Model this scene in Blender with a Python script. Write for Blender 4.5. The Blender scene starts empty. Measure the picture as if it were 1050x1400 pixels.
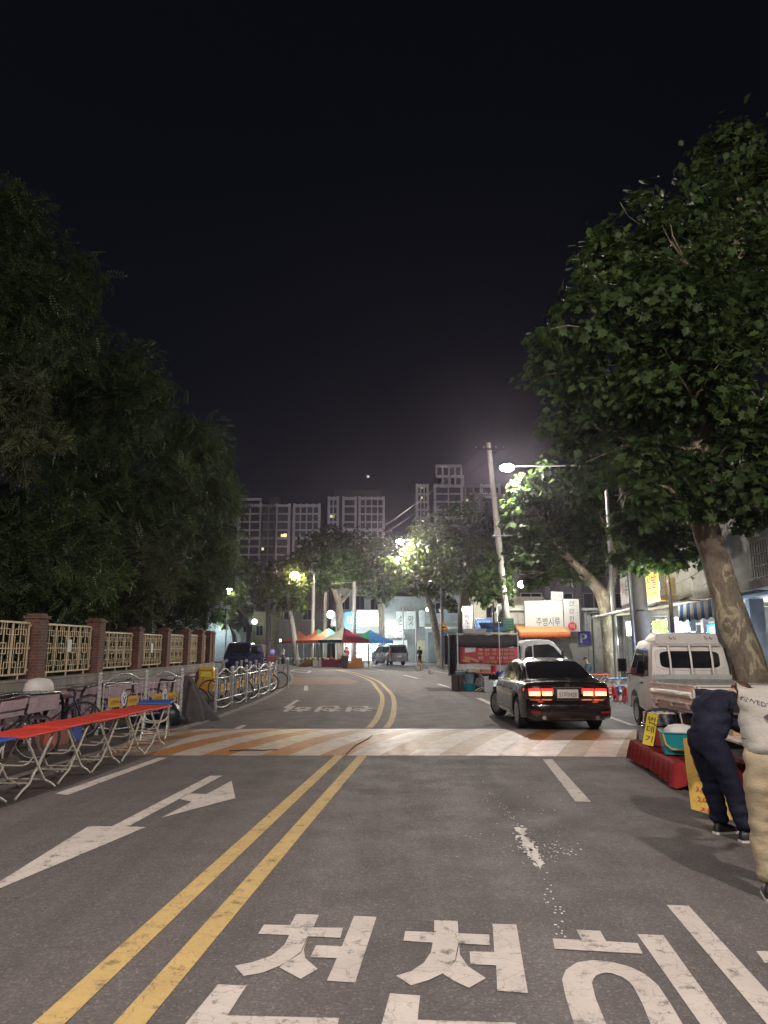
import bpy, math, random
import numpy as np
from mathutils import Vector, Matrix, noise

random.seed(7)
S = bpy.context.scene
C = S.collection
V = Vector
PI = math.pi
F_PX, HZ, EYE = 970.0, 884.0, 1.75
PITCH = math.atan((HZ - 700) / F_PX)
CP, SP = math.cos(PITCH), math.sin(PITCH)


def ray(px, py):
    a = (px - 525) / F_PX
    b = (700 - py) / F_PX
    return V((a, CP - b * SP, SP + b * CP))


def gnd(px, py, z=0.0):
    r = ray(px, py)
    t = (z - EYE) / r.z
    return V((r.x * t, r.y * t, z))


def at(px, py, d):
    r = ray(px, py)
    t = d / r.y
    return V((r.x * t, d, EYE + r.z * t))


# ------------------------------------------------------------------ mesh builder
class MB:
    def __init__(s):
        s.v = []; s.f = []; s.m = []; s.mi = 0

    def mat(s, i):
        s.mi = i
        return s

    def add(s, vs, fs):
        o = len(s.v)
        s.v += [tuple(p) for p in vs]
        s.f += [tuple(i + o for i in f) for f in fs]
        s.m += [s.mi] * len(fs)
        return s

    def box(s, c, d, rz=0.0, M=None):
        x, y, z = d[0] / 2, d[1] / 2, d[2] / 2
        vs = [V((a * x, b * y, e * z)) for a in (-1, 1) for b in (-1, 1) for e in (-1, 1)]
        R = Matrix.Rotation(rz, 3, 'Z') if M is None else M
        vs = [R @ p + V(c) for p in vs]
        return s.add(vs, [(0, 1, 3, 2), (4, 6, 7, 5), (0, 4, 5, 1), (2, 3, 7, 6), (0, 2, 6, 4), (1, 5, 7, 3)])

    def bar(s, p, q, w, h=None, up=(0, 0, 1)):
        p, q = V(p), V(q)
        h = w if h is None else h
        d = (q - p).normalized()
        u = V(up)
        if abs(d.dot(u)) > .99:
            u = V((1, 0, 0))
        a = d.cross(u).normalized() * (w / 2)
        b = a.cross(d).normalized() * (h / 2)
        vs = [p - a - b, p + a - b, p + a + b, p - a + b, q - a - b, q + a - b, q + a + b, q - a + b]
        return s.add(vs, [(0, 3, 2, 1), (4, 5, 6, 7), (0, 1, 5, 4), (1, 2, 6, 5), (2, 3, 7, 6), (3, 0, 4, 7)])

    def tube(s, pts, r, n=8, cap=True, closed=False):
        pts = [V(p) for p in pts]
        k = len(pts)
        rr = r if isinstance(r, (list, tuple)) else [r] * k
        rings = []
        a = None
        for i in range(k):
            if closed:
                d = pts[(i + 1) % k] - pts[i - 1]
            else:
                d = pts[min(i + 1, k - 1)] - pts[max(i - 1, 0)]
            d.normalize()
            if a is None:
                u = V((0, 0, 1)) if abs(d.z) < .9 else V((1, 0, 0))
                a = d.cross(u).normalized()
            else:
                a = (a - d * a.dot(d)).normalized()
            b = d.cross(a)
            rings.append([pts[i] + (a * math.cos(2 * PI * j / n) + b * math.sin(2 * PI * j / n)) * rr[i] for j in range(n)])
        return s.loft(rings, cap and not closed, closed)

    def loft(s, rings, cap=True, loop=False, ring_closed=True):
        n = len(rings[0]); k = len(rings)
        vs = [p for r in rings for p in r]
        fs = []
        for i in range(k if loop else k - 1):
            i2 = (i + 1) % k
            for j in range(n if ring_closed else n - 1):
                j2 = (j + 1) % n
                fs.append((i * n + j, i * n + j2, i2 * n + j2, i2 * n + j))
        if cap:
            fs.append(tuple(range(n - 1, -1, -1)))
            fs.append(tuple((k - 1) * n + j for j in range(n)))
        return s.add(vs, fs)

    def lathe(s, prof, n=16, c=(0, 0, 0), M=None, cap=True):
        R = Matrix.Identity(3) if M is None else M
        c = V(c)
        rings = [[c + R @ V((r * math.cos(2 * PI * j / n), r * math.sin(2 * PI * j / n), z)) for j in range(n)] for r, z in prof]
        return s.loft(rings, cap)

    def prism(s, pts, O, U, W, th):
        """polygon pts (u,v) in plane O+U*u+W*v, from offset 0 to th along U x W"""
        O, U, W = V(O), V(U), V(W)
        N = U.cross(W).normalized() * th
        n = len(pts)
        a = [O + U * p[0] + W * p[1] for p in pts]
        b = [p + N for p in a]
        fs = [tuple(range(n - 1, -1, -1)), tuple(range(n, 2 * n))]
        fs += [(i, (i + 1) % n, n + (i + 1) % n, n + i) for i in range(n)]
        return s.add(a + b, fs)

    def ball(s, c, r, nu=10, nv=7):
        if not isinstance(r, (list, tuple)):
            r = (r, r, r)
        c = V(c)
        rings = []
        for i in range(nv + 1):
            t = PI * (0.02 + .96 * i / nv)
            rings.append([c + V((r[0] * math.sin(t) * math.cos(2 * PI * j / nu), r[1] * math.sin(t) * math.sin(2 * PI * j / nu), -r[2] * math.cos(t))) for j in range(nu)])
        return s.loft(rings)

    def quad(s, a, b, c, d):
        return s.add([a, b, c, d], [(0, 1, 2, 3)])

    def build(s, name, mats, parent=None, smooth=None, bevel=0, loc=None, seg=2):
        me = bpy.data.meshes.new(name)
        me.from_pydata(s.v, [], s.f)
        if not isinstance(mats, (list, tuple)):
            mats = [mats]
        for m in mats:
            me.materials.append(m)
        if len(mats) > 1:
            me.polygons.foreach_set('material_index', s.m)
        if smooth:
            me.polygons.foreach_set('use_smooth', [True] * len(me.polygons))
            me.set_sharp_from_angle(angle=math.radians(smooth))
        me.update()
        o = bpy.data.objects.new(name, me)
        C.objects.link(o)
        if parent:
            o.parent = parent
        if loc:
            o.location = loc
        if bevel:
            b = o.modifiers.new('bevel', 'BEVEL')
            b.width = bevel; b.segments = seg; b.limit_method = 'ANGLE'; b.angle_limit = .6
        return o


def tag(o, label=None, cat=None, group=None, kind=None):
    if label: o['label'] = label
    if cat: o['category'] = cat
    if group: o['group'] = group
    if kind: o['kind'] = kind
    return o


def thing(name, label, cat, loc=(0, 0, 0), rz=0.0, group=None):
    o = bpy.data.objects.new(name, None)
    C.objects.link(o)
    o.empty_display_size = .2
    o.location = loc
    o.rotation_euler = (0, 0, rz)
    return tag(o, label, cat, group)


KIDS = {}


def copy_tree(o, parent=None, loc=None, rz=None, label=None, group=None):
    c = o.copy()
    C.objects.link(c)
    if parent:
        c.parent = parent
    if loc is not None: c.location = loc
    if rz is not None: c.rotation_euler = (0, 0, rz)
    if label: c['label'] = label
    if group: c['group'] = group
    for ch in [k for k in C.objects if k.parent == o]:
        copy_tree(ch, c)
    return c


# ------------------------------------------------------------------ materials
def nt(name):
    m = bpy.data.materials.new(name)
    m.use_nodes = True
    t = m.node_tree
    b = t.nodes['Principled BSDF']
    return m, t, b


def N(t, typ, **kw):
    n = t.nodes.new(typ)
    for k, v in kw.items():
        if k in ('operation', 'blend_type', 'data_type', 'feature', 'attribute_name', 'noise_dimensions', 'wave_type', 'bands_direction', 'interpolation', 'clamp', 'distance', 'invert'):
            setattr(n, k, v)
        else:
            n.inputs[k.replace('_', ' ') if k.replace('_', ' ') in n.inputs else k].default_value = v
    return n


def L(t, a, b):
    t.links.new(a, b)


def ramp(t, fac, stops):
    r = t.nodes.new('ShaderNodeValToRGB')
    e = r.color_ramp.elements
    while len(e) < len(stops):
        e.new(.5)
    for i, (p, c) in enumerate(stops):
        e[i].position = p
        e[i].color = (*c, 1) if len(c) == 3 else c
    L(t, fac, r.inputs[0])
    return r.outputs[0]


def math_(t, op, a, b=None, clamp=False):
    n = t.nodes.new('ShaderNodeMath')
    n.operation = op
    n.use_clamp = clamp
    for i, x in enumerate((a, b)):
        if x is None: continue
        if isinstance(x, (int, float)): n.inputs[i].default_value = x
        else: L(t, x, n.inputs[i])
    return n.outputs[0]


def mix(t, fac, a, b):
    n = t.nodes.new('ShaderNodeMix')
    n.data_type = 'RGBA'
    for k, x in ((0, fac), (6, a), (7, b)):
        if isinstance(x, (int, float)): n.inputs[k].default_value = x
        elif isinstance(x, tuple): n.inputs[k].default_value = (*x, 1) if len(x) == 3 else x
        else: L(t, x, n.inputs[k])
    return n.outputs[2]


def nz(t, scale, detail=4, rough=.55, co=None, dist=0.0):
    n = t.nodes.new('ShaderNodeTexNoise')
    n.inputs['Scale'].default_value = scale
    n.inputs['Detail'].default_value = detail
    n.inputs['Roughness'].default_value = rough
    n.inputs['Distortion'].default_value = dist
    if co is None:
        co = obco(t)
    L(t, co, n.inputs['Vector'])
    return n.outputs['Fac']


def obco(t):
    for n in t.nodes:
        if n.type == 'TEX_COORD':
            return n.outputs['Object']
    return t.nodes.new('ShaderNodeTexCoord').outputs['Object']


def bump(t, b, h, strength=.3, dist=.01):
    n = t.nodes.new('ShaderNodeBump')
    n.inputs['Strength'].default_value = strength
    n.inputs['Distance'].default_value = dist
    L(t, h, n.inputs['Height'])
    L(t, n.outputs[0], b.inputs['Normal'])


MATS = {}


def mat(name, col, rough=.55, metal=0.0, var=.18, scale=4.0, bmp=0.0, bscale=40.0, dirt=0.0, coat=0.0, emit=None, es=0.0, trans=0.0, spec=.5):
    if name in MATS:
        return MATS[name]
    m, t, b = nt(name)
    f = nz(t, scale, 5, .6)
    c = ramp(t, f, [(.3, tuple(x * (1 - var) for x in col)), (.7, tuple(min(1, x * (1 + var)) for x in col))])
    if dirt:
        g = nz(t, scale * 2.7, 6, .7, dist=.6)
        k = math_(t, 'MULTIPLY', ramp(t, g, [(.48, (0, 0, 0)), (.68, (1, 1, 1))]), dirt)
        c = mix(t, k, c, (.07, .055, .045))
    L(t, c, b.inputs['Base Color'])
    b.inputs['Metallic'].default_value = metal
    r = ramp(t, nz(t, scale * 3, 3), [(.3, (max(0, rough - min(.1, rough * .4)),) * 3), (.7, (min(1, rough + min(.1, rough * .4)),) * 3)])
    L(t, r, b.inputs['Roughness'])
    b.inputs['Coat Weight'].default_value = coat
    b.inputs['Coat Roughness'].default_value = .05
    b.inputs['Specular IOR Level'].default_value = spec
    if bmp:
        bump(t, b, nz(t, bscale, 5, .6), bmp, .01)
    if emit:
        b.inputs['Emission Color'].default_value = (*emit, 1)
        b.inputs['Emission Strength'].default_value = es
    if trans:
        b.inputs['Transmission Weight'].default_value = trans
    MATS[name] = m
    return m


def glow(name, col, es, base=None):
    return mat(name, base or tuple(min(.8, c * .8) for c in col), .5, 0, .02, 3, emit=col, es=es)


def wallco(t):
    """(x+y, z) coordinates: walls whose faces run along x or y"""
    sx = t.nodes.new('ShaderNodeSeparateXYZ')
    L(t, obco(t), sx.inputs[0])
    cx = t.nodes.new('ShaderNodeCombineXYZ')
    L(t, math_(t, 'ADD', sx.outputs[0], sx.outputs[1]), cx.inputs[0])
    L(t, sx.outputs[2], cx.inputs[1])
    return cx.outputs[0]


def brickmat(name, c1, c2, mortar, bw, bh, ms=.012, rough=.85):
    if name in MATS: return MATS[name]
    m, t, b = nt(name)
    br = t.nodes.new('ShaderNodeTexBrick')
    L(t, wallco(t), br.inputs['Vector'])
    br.inputs['Scale'].default_value = 1
    br.inputs['Color1'].default_value = (*c1, 1)
    br.inputs['Color2'].default_value = (*c2, 1)
    br.inputs['Mortar'].default_value = (*mortar, 1)
    br.inputs['Brick Width'].default_value = bw
    br.inputs['Row Height'].default_value = bh
    br.inputs['Mortar Size'].default_value = ms
    st = ramp(t, nz(t, 2.2, 6, .7), [(.3, (.55, .55, .55)), (.7, (1.1, 1.1, 1.1))])
    mm = t.nodes.new('ShaderNodeMix'); mm.data_type = 'RGBA'; mm.blend_type = 'MULTIPLY'
    mm.inputs[0].default_value = 1
    L(t, br.outputs['Color'], mm.inputs[6]); L(t, st, mm.inputs[7])
    L(t, mm.outputs[2], b.inputs['Base Color'])
    b.inputs['Roughness'].default_value = rough
    bump(t, b, math_(t, 'ADD', math_(t, 'MULTIPLY', br.outputs['Fac'], -1.0), math_(t, 'MULTIPLY', nz(t, 60, 4), .4)), .5, .008)
    MATS[name] = m
    return m


def asphalt(name, base, patch, grain=1.0):
    m, t, b = nt(name)
    co = obco(t)
    big = nz(t, .22, 5, .6)
    mid = nz(t, 1.7, 6, .65)
    fine = nz(t, 90, 3, .6)
    c = ramp(t, big, [(.3, base), (.7, patch)])
    c = mix(t, math_(t, 'MULTIPLY', ramp(t, mid, [(.42, (0, 0, 0)), (.75, (1, 1, 1))]), .35), c, tuple(x * .62 for x in base))
    vo = t.nodes.new('ShaderNodeTexVoronoi')
    vo.inputs['Scale'].default_value = 75
    L(t, co, vo.inputs['Vector'])
    spk = ramp(t, vo.outputs['Color'], [(.1, (.62,) * 3), (.75, (1.0,) * 3), (.95, (1.75,) * 3)])
    mm = t.nodes.new('ShaderNodeMix'); mm.data_type = 'RGBA'; mm.blend_type = 'MULTIPLY'
    mm.inputs[0].default_value = .8 * grain
    L(t, c, mm.inputs[6]); L(t, spk, mm.inputs[7])
    # streaks worn by tyres along the lanes
    mp = t.nodes.new('ShaderNodeMapping'); mp.inputs['Scale'].default_value = (1.6, .06, 1)
    L(t, co, mp.inputs[0])
    tr_ = nz(t, 1.0, 4, .6, mp.outputs[0])
    m2 = t.nodes.new('ShaderNodeMix'); m2.data_type = 'RGBA'; m2.blend_type = 'MULTIPLY'; m2.inputs[0].default_value = 1
    L(t, mm.outputs[2], m2.inputs[6]); L(t, ramp(t, tr_, [(.35, (.80, .80, .81)), (.65, (1.1, 1.09, 1.08))]), m2.inputs[7])
    mm = m2
    # fine cracks
    cv = t.nodes.new('ShaderNodeTexVoronoi'); cv.feature = 'DISTANCE_TO_EDGE'
    cv.inputs['Scale'].default_value = .33
    wob = t.nodes.new('ShaderNodeVectorMath'); wob.operation = 'ADD'
    ns = t.nodes.new('ShaderNodeTexNoise'); ns.inputs['Scale'].default_value = 1.4; ns.inputs['Detail'].default_value = 6
    L(t, co, ns.inputs['Vector'])
    L(t, co, wob.inputs[0]); L(t, ns.outputs['Color'], wob.inputs[1]); L(t, wob.outputs[0], cv.inputs['Vector'])
    ck = math_(t, 'LESS_THAN', cv.outputs['Distance'], .0018)
    ck = math_(t, 'MULTIPLY', ck, math_(t, 'GREATER_THAN', nz(t, .5, 3), .5))
    col = mix(t, math_(t, 'MULTIPLY', ck, .4), mm.outputs[2], (.03, .027, .026))
    # pale gum spots and litter stains
    gv = t.nodes.new('ShaderNodeTexVoronoi'); gv.inputs['Scale'].default_value = 2.6
    L(t, co, gv.inputs['Vector'])
    gs = math_(t, 'MULTIPLY', math_(t, 'LESS_THAN', gv.outputs['Distance'], .045), math_(t, 'GREATER_THAN', nz(t, 3.1, 2), .55))
    col = mix(t, math_(t, 'MULTIPLY', gs, .45), col, (.3, .27, .25))
    L(t, col, b.inputs['Base Color'])
    L(t, ramp(t, mid, [(.3, (.62,) * 3), (.7, (.86,) * 3)]), b.inputs['Roughness'])
    b.inputs['Specular IOR Level'].default_value = .35
    bump(t, b, math_(t, 'ADD', vo.outputs['Distance'], math_(t, 'MULTIPLY', fine, .7)), .45, .006)
    return m


def paintmat(name, col, wear=.5, under=(.075, .068, .066)):
    m, t, b = nt(name)
    co = obco(t)
    g = nz(t, 7, 8, .72)
    g2 = nz(t, 130, 3, .6)
    c = ramp(t, nz(t, 2.0, 5, .65), [(.3, tuple(x * .78 for x in col)), (.7, col)])
    c = mix(t, math_(t, 'MULTIPLY', ramp(t, nz(t, 26, 5, .7), [(.5, (0, 0, 0)), (.75, (1, 1, 1))]), .35), c, tuple(x * .5 for x in col))
    holes = ramp(t, math_(t, 'ADD', math_(t, 'MULTIPLY', g, .8), math_(t, 'MULTIPLY', g2, .2)), [(.60 - .06 * wear, (0, 0, 0)), (.68 - .06 * wear, (1, 1, 1))])
    cv = t.nodes.new('ShaderNodeTexVoronoi'); cv.feature = 'DISTANCE_TO_EDGE'
    cv.inputs['Scale'].default_value = 3.8
    wob = t.nodes.new('ShaderNodeVectorMath'); wob.operation = 'ADD'
    ns = t.nodes.new('ShaderNodeTexNoise'); ns.inputs['Scale'].default_value = 5; ns.inputs['Detail'].default_value = 5
    L(t, co, ns.inputs['Vector'])
    sc = t.nodes.new('ShaderNodeVectorMath'); sc.operation = 'SCALE'; sc.inputs['Scale'].default_value = .3
    L(t, ns.outputs['Color'], sc.inputs[0])
    L(t, co, wob.inputs[0]); L(t, sc.outputs[0], wob.inputs[1]); L(t, wob.outputs[0], cv.inputs['Vector'])
    ck = math_(t, 'MULTIPLY', math_(t, 'LESS_THAN', cv.outputs['Distance'], .008), .5)
    k = math_(t, 'MAXIMUM', math_(t, 'MULTIPLY', holes, .55 + .3 * wear), ck)
    L(t, mix(t, k, c, under), b.inputs['Base Color'])
    b.inputs['Roughness'].default_value = .7
    bump(t, b, math_(t, 'ADD', g2, math_(t, 'MULTIPLY', k, -1.2)), .35, .004)
    return m


# ------------------------------------------------------------------ lettering
TX = {}


def text_mesh(body):
    if body not in TX:
        cu = bpy.data.curves.new('lettering', 'FONT')
        cu.body = body
        cu.resolution_u = 3
        o = bpy.data.objects.new('lettering', cu)
        me = o.to_mesh()
        vs = [tuple(v.co) for v in me.vertices]
        fs = [tuple(p.vertices) for p in me.polygons]
        o.to_mesh_clear()
        bpy.data.objects.remove(o)
        bpy.data.curves.remove(cu)
        TX[body] = (vs, fs)
    return TX[body]


def put_text(mb, body, O, U, W, w, h, off=.004):
    """fit text into a w x h box centred on O in the plane of unit vectors U (right) and W (up)"""
    vs, fs = text_mesh(body)
    if not vs: return mb
    O, U, W = V(O), V(U).normalized(), V(W).normalized()
    Nn = U.cross(W)
    xs = [v[0] for v in vs]; ys = [v[1] for v in vs]
    x0, x1, y0, y1 = min(xs), max(xs), min(ys), max(ys)
    sx = w / max(1e-6, x1 - x0); sy = h / max(1e-6, y1 - y0)
    mb.add([O + U * ((v[0] - (x0 + x1) / 2) * sx) + W * ((v[1] - (y0 + y1) / 2) * sy) + Nn * off for v in vs], fs)
    return mb


def lettering(body, O, U, W, w, h, m, parent=None, name='lettering', off=.004):
    mb = MB()
    put_text(mb, body, O, U, W, w, h, off)
    return mb.build(name, m, parent)


def catmull(pts, step=6):
    out = []
    P = [V((p[0], p[1], 0)) for p in pts]
    for i in range(len(P) - 1):
        p0 = P[max(i - 1, 0)]; p1 = P[i]; p2 = P[i + 1]; p3 = P[min(i + 2, len(P) - 1)]
        for k in range(step):
            t = k / step
            out.append(.5 * ((2 * p1) + (p2 - p0) * t + (2 * p0 - 5 * p1 + 4 * p2 - p3) * t * t + (3 * p1 - p0 - 3 * p2 + p3) * t ** 3))
    out.append(P[-1])
    return out
# ------------------------------------------------------------------ people (built first, while the scene is light)
def skin(name, nodes, edges, mats, parent=None, sub=2, root=0, wr=0.0, wscale=9.0, noise_seed=0):
    """nodes: list of (x,y,z,rx,ry)"""
    me = bpy.data.meshes.new(name)
    me.from_pydata([n[:3] for n in nodes], edges, [])
    o = bpy.data.objects.new(name, me)
    C.objects.link(o)
    o.modifiers.new('skin', 'SKIN').use_smooth_shade = True
    for i, n in enumerate(nodes):
        sv = me.skin_vertices[0].data[i]
        sv.radius = (n[3], n[4] if len(n) > 4 else n[3])
        sv.use_root = (i == root)
    s = o.modifiers.new('sub', 'SUBSURF'); s.levels = sub; s.render_levels = sub
    dg = bpy.context.evaluated_depsgraph_get()
    m2 = bpy.data.meshes.new_from_object(o.evaluated_get(dg))
    bpy.data.objects.remove(o)
    bpy.data.meshes.remove(me)
    m2.name = name
    if wr:
        m2.calc_loop_triangles()
        for v in m2.vertices:
            q = V((v.co.x, v.co.y, v.co.z * 1.9)) * wscale * .9 + V((noise_seed, 0, 0))
            v.co += v.normal * (noise.noise(q) * wr + abs(noise.noise(q * 2.3)) * wr * .5)
    m2.materials.clear()
    m2.materials.append(mats)
    m2.polygons.foreach_set('use_smooth', [True] * len(m2.polygons))
    o2 = bpy.data.objects.new(name, m2)
    C.objects.link(o2)
    if parent: o2.parent = parent
    return o2


def lerp(a, b, t):
    return V(a) * (1 - t) + V(b) * t


def cloth(name, col, var=.12):
    return mat(name, col, .85, 0, var, 7, .5, 55, spec=.2)


SKIN = mat('skin', (.46, .27, .19), .5, 0, .08, 8)
HAIR = mat('dark_hair', (.02, .014, .012), .5, 0, .3, 30, .6, 60)
SHOE = mat('shoe_black', (.02, .02, .022), .5, 0, .2, 10)
SOLE = mat('shoe_sole', (.55, .54, .5), .7)


def hand_nodes(nodes, edges, wrist_i, wrist, d, side, curl=.5):
    """add a palm and five bent fingers to a skin graph; d = direction of the hand, side = across the palm"""
    d = V(d).normalized(); side = V(side); side = (side - d * side.dot(d)).normalized()
    nrm = d.cross(side)
    base = len(nodes)
    palm = V(wrist) + d * .055
    nodes.append((*palm, .03, .017)); edges.append((wrist_i, base))
    for k, (off, ln) in enumerate(((-.028, .068), (-.009, .08), (.010, .076), (.028, .06))):
        p = palm + side * off + d * .035
        i0 = len(nodes)
        nodes.append((*p, .009)); edges.append((base, i0))
        c = curl * (.8 + .15 * k)
        p2 = p + (d * math.cos(c * .6) + nrm * math.sin(c * .6)) * ln * .5
        nodes.append((*p2, .0082)); edges.append((i0, i0 + 1))
        p3 = p2 + (d * math.cos(c * 1.7) + nrm * math.sin(c * 1.7)) * ln * .5
        nodes.append((*p3, .0072)); edges.append((i0 + 1, i0 + 2))
    i0 = len(nodes)
    t1 = V(wrist) + d * .035 - side * .036
    nodes.append((*t1, .0115)); edges.append((base, i0))
    t2 = t1 + (d * .7 - side * .45 + nrm * .4).normalized() * .034
    nodes.append((*t2, .010)); edges.append((i0, i0 + 1))
    t3 = t2 + (d * .85 - side * .05 + nrm * .4).normalized() * .028
    nodes.append((*t3, .0085)); edges.append((i0 + 1, i0 + 2))


def person(label, J, top, bottom, dx=(0, 0, 0), hair=HAIR, shoes=SHOE, cap=None, sleeve=1.0, bulk=1.0, group=None, loose=1.0, hands=True, shorts=1.0):
    """J: joints in world metres: hip, chest, neck, head, (sl, el, wl), (sr, er, wr), (hl, kl, al, tl), (hr, kr, ar, tr)"""
    J = {k: V(v) + (V(dx) if k != 'face' else V((0, 0, 0))) for k, v in J.items()}
    base = V(((J['al'].x + J['ar'].x) / 2, (J['al'].y + J['ar'].y) / 2, 0))
    r = thing('person', label, 'person', base, 0, group)
    for k in J:
        if k != 'face': J[k] = J[k] - base
    up = (J['neck'] - J['hip']).normalized()
    # bare body, continuous
    nodes = []; edges = []
    def nd(p, a, b=None):
        nodes.append((*p, a, b if b else a)); return len(nodes) - 1
    hip = nd(J['hip'], .10, .08)
    waist = nd(lerp(J['hip'], J['chest'], .5), .085, .07)
    chest = nd(J['chest'], .135, .095)
    neck = nd(lerp(J['neck'], J['chest'], .12), .062)
    hd = (J['head'] - J['neck']).normalized()
    nk2 = nd(J['neck'] + hd * .05, .05)
    h1 = nd(J['neck'] + hd * .11, .066, .072)
    h2 = nd(J['neck'] + hd * .175, .078, .088)
    h3 = nd(J['neck'] + hd * .24, .06, .07)
    edges += [(hip, waist), (waist, chest), (chest, neck), (neck, nk2), (nk2, h1), (h1, h2), (h2, h3)]
    for s in 'lr':
        a = nd(J['s' + s], .05); e = nd(J['e' + s], .04); w = nd(J['w' + s], .027, .023)
        edges += [(chest, a), (a, e), (e, w)]
        d = (J['w' + s] - J['e' + s]).normalized()
        if hands:
            hand_nodes(nodes, edges, w, J['w' + s], d, up.cross(d) if abs(up.dot(d)) < .95 else V((1, 0, 0)))
        else:
            k = nd(J['w' + s] + d * .09, .032, .02); edges.append((w, k))
    for s in 'lr':
        a = nd(J['h' + s], .085); k = nd(J['k' + s], .058); an = nd(J['a' + s] + V((0, 0, .03)), .03)
        edges += [(hip, a), (a, k), (k, an)]
        t = nd(J['t' + s] + V((0, 0, .02)), .03, .022); edges.append((an, t))
    body = skin('body', nodes, edges, SKIN, r, 2)
    # face: nose, eyes, ears, mouth
    face = J.get('face', None)
    fdir = (V(face) if face is not None else V((0, 1, 0)))
    if face is not None: fdir = V(face).normalized()
    fdir = (fdir - hd * fdir.dot(hd)).normalized()
    sd = hd.cross(fdir)
    hc = J['neck'] + hd * .165
    MB().tube([hc + fdir * .085 + hd * .02, hc + fdir * .112 - hd * .018, hc + fdir * .088 - hd * .028], [.008, .015, .01], 8).build('nose', SKIN, body, 60)
    for q in (-1, 1):
        MB().ball(hc + sd * q * .083 - fdir * .005, (.012, .018, .03), 8, 6).build('ear', SKIN, body, 60)
        MB().ball(hc + fdir * .083 + sd * q * .032 + hd * .015, (.011, .008, .007), 8, 6).build('eye', HAIR, body, 60)
    MB().ball(hc + fdir * .084 - hd * .055, (.024, .01, .007), 8, 6).build('mouth', mat('lips', (.32, .12, .1), .5), body, 60)
    # hair / cap as a shell over the skull
    mb = MB()
    rings = []
    for i in range(7):
        t = i / 6 * PI * .74
        rings.append([hc + hd * (.015 + .108 * math.cos(t)) + (sd * math.cos(2 * PI * j / 16) * .088 + fdir * (math.sin(2 * PI * j / 16) * .099 - .012 * (i / 3))) * max(.05, math.sin(t)) * (1.03 + .03 * noise.noise(V((j * .8, i, 1)))) for j in range(16)])
    if cap:
        mb.loft(rings[:5])
        pk = hc + fdir * .09 + hd * .035
        mb.loft([[pk + sd * math.cos(a) * .075 + fdir * math.sin(a) * .085 + hd * z for a in [k * PI / 8 for k in range(9)]] for z in (0, .008)])
        mb.build('cap', cap, r, 60)
    else:
        mb.loft(rings)
        mb.build('hair', hair, r, 60)
    # upper garment
    nodes = []; edges = []
    sw = .155 * bulk
    a0 = nd(J['hip'] - up * .05, sw * 1.1, .148 * bulk)
    a1 = nd(lerp(J['hip'], J['chest'], .5), sw * .98, .122 * bulk)
    a2 = nd(J['chest'], sw, .128 * bulk)
    a3 = nd(lerp(J['chest'], J['neck'], .72), .075)
    edges += [(a0, a1), (a1, a2), (a2, a3)]
    for s in 'lr':
        q = nd(J['s' + s], .078 * loose); e = nd(lerp(J['s' + s], J['e' + s], 1 if sleeve > .5 else .75), .06 * loose)
        edges += [(a2, q), (q, e)]
        if sleeve > .5:
            w = nd(lerp(J['e' + s], J['w' + s], .95), .045 * loose); edges.append((e, w))
    g = skin('jacket' if sleeve > .5 else 'shirt', nodes, edges, top, r, 3, wr=.022, noise_seed=len(label))
    # trousers
    nodes = []; edges = []
    b0 = nd(J['hip'] + up * .07, .145 * bulk, .118 * bulk); b1 = nd(J['hip'] - up * .05, .15 * bulk, .128 * bulk)
    edges.append((b0, b1))
    for s in 'lr':
        q = nd(J['h' + s], .108 * loose); k0 = nd(lerp(J['h' + s], J['k' + s], .55), .095 * loose); k = nd(J['k' + s], .082 * loose); k1 = nd(lerp(J['k' + s], J['a' + s], .5), .075 * loose)
        an = nd(lerp(J['k' + s], J['a' + s], 1.0) + V((0, 0, .02)), .068 * loose)
        edges += [(b1, q), (q, k0), (k0, k), (k, k1), (k1, an)]
    skin('trousers', nodes, edges, bottom, r, 3, wr=.02, wscale=8, noise_seed=3 + len(label))
    for s in 'lr':
        d = (J['t' + s] - J['a' + s]); d.z = 0; d.normalize(); q = V((-d.y, d.x, 0))
        A = J['a' + s]
        mb = MB()
        rings = []
        for t, w, h in ((-.075, .03, .05), (-.06, .038, .085), (0, .042, .1), (.07, .045, .075), (.13, .048, .05), (.17, .04, .035), (.19, .022, .02)):
            c = V((A.x, A.y, 0)) + d * t
            rings.append([c + q * w * x + V((0, 0, .012 + z * h)) for x, z in ((-1, 0), (-1, .5), (-.6, 1), (.6, 1), (1, .5), (1, 0))])
        mb.loft(rings)
        sh = mb.build('shoe', shoes, r, 70)
        mb = MB()
        rings = []
        for t, w in ((-.082, .03), (-.06, .042), (0, .044), (.07, .048), (.13, .05), (.175, .04), (.197, .02)):
            c = V((A.x, A.y, 0)) + d * t
            rings.append([c + q * w * x + V((0, 0, z)) for x, z in ((-1, 0), (-1, .02), (1, .02), (1, 0))])
        mb.loft(rings)
        mb.build('sole', SOLE, sh)
    return r


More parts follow.
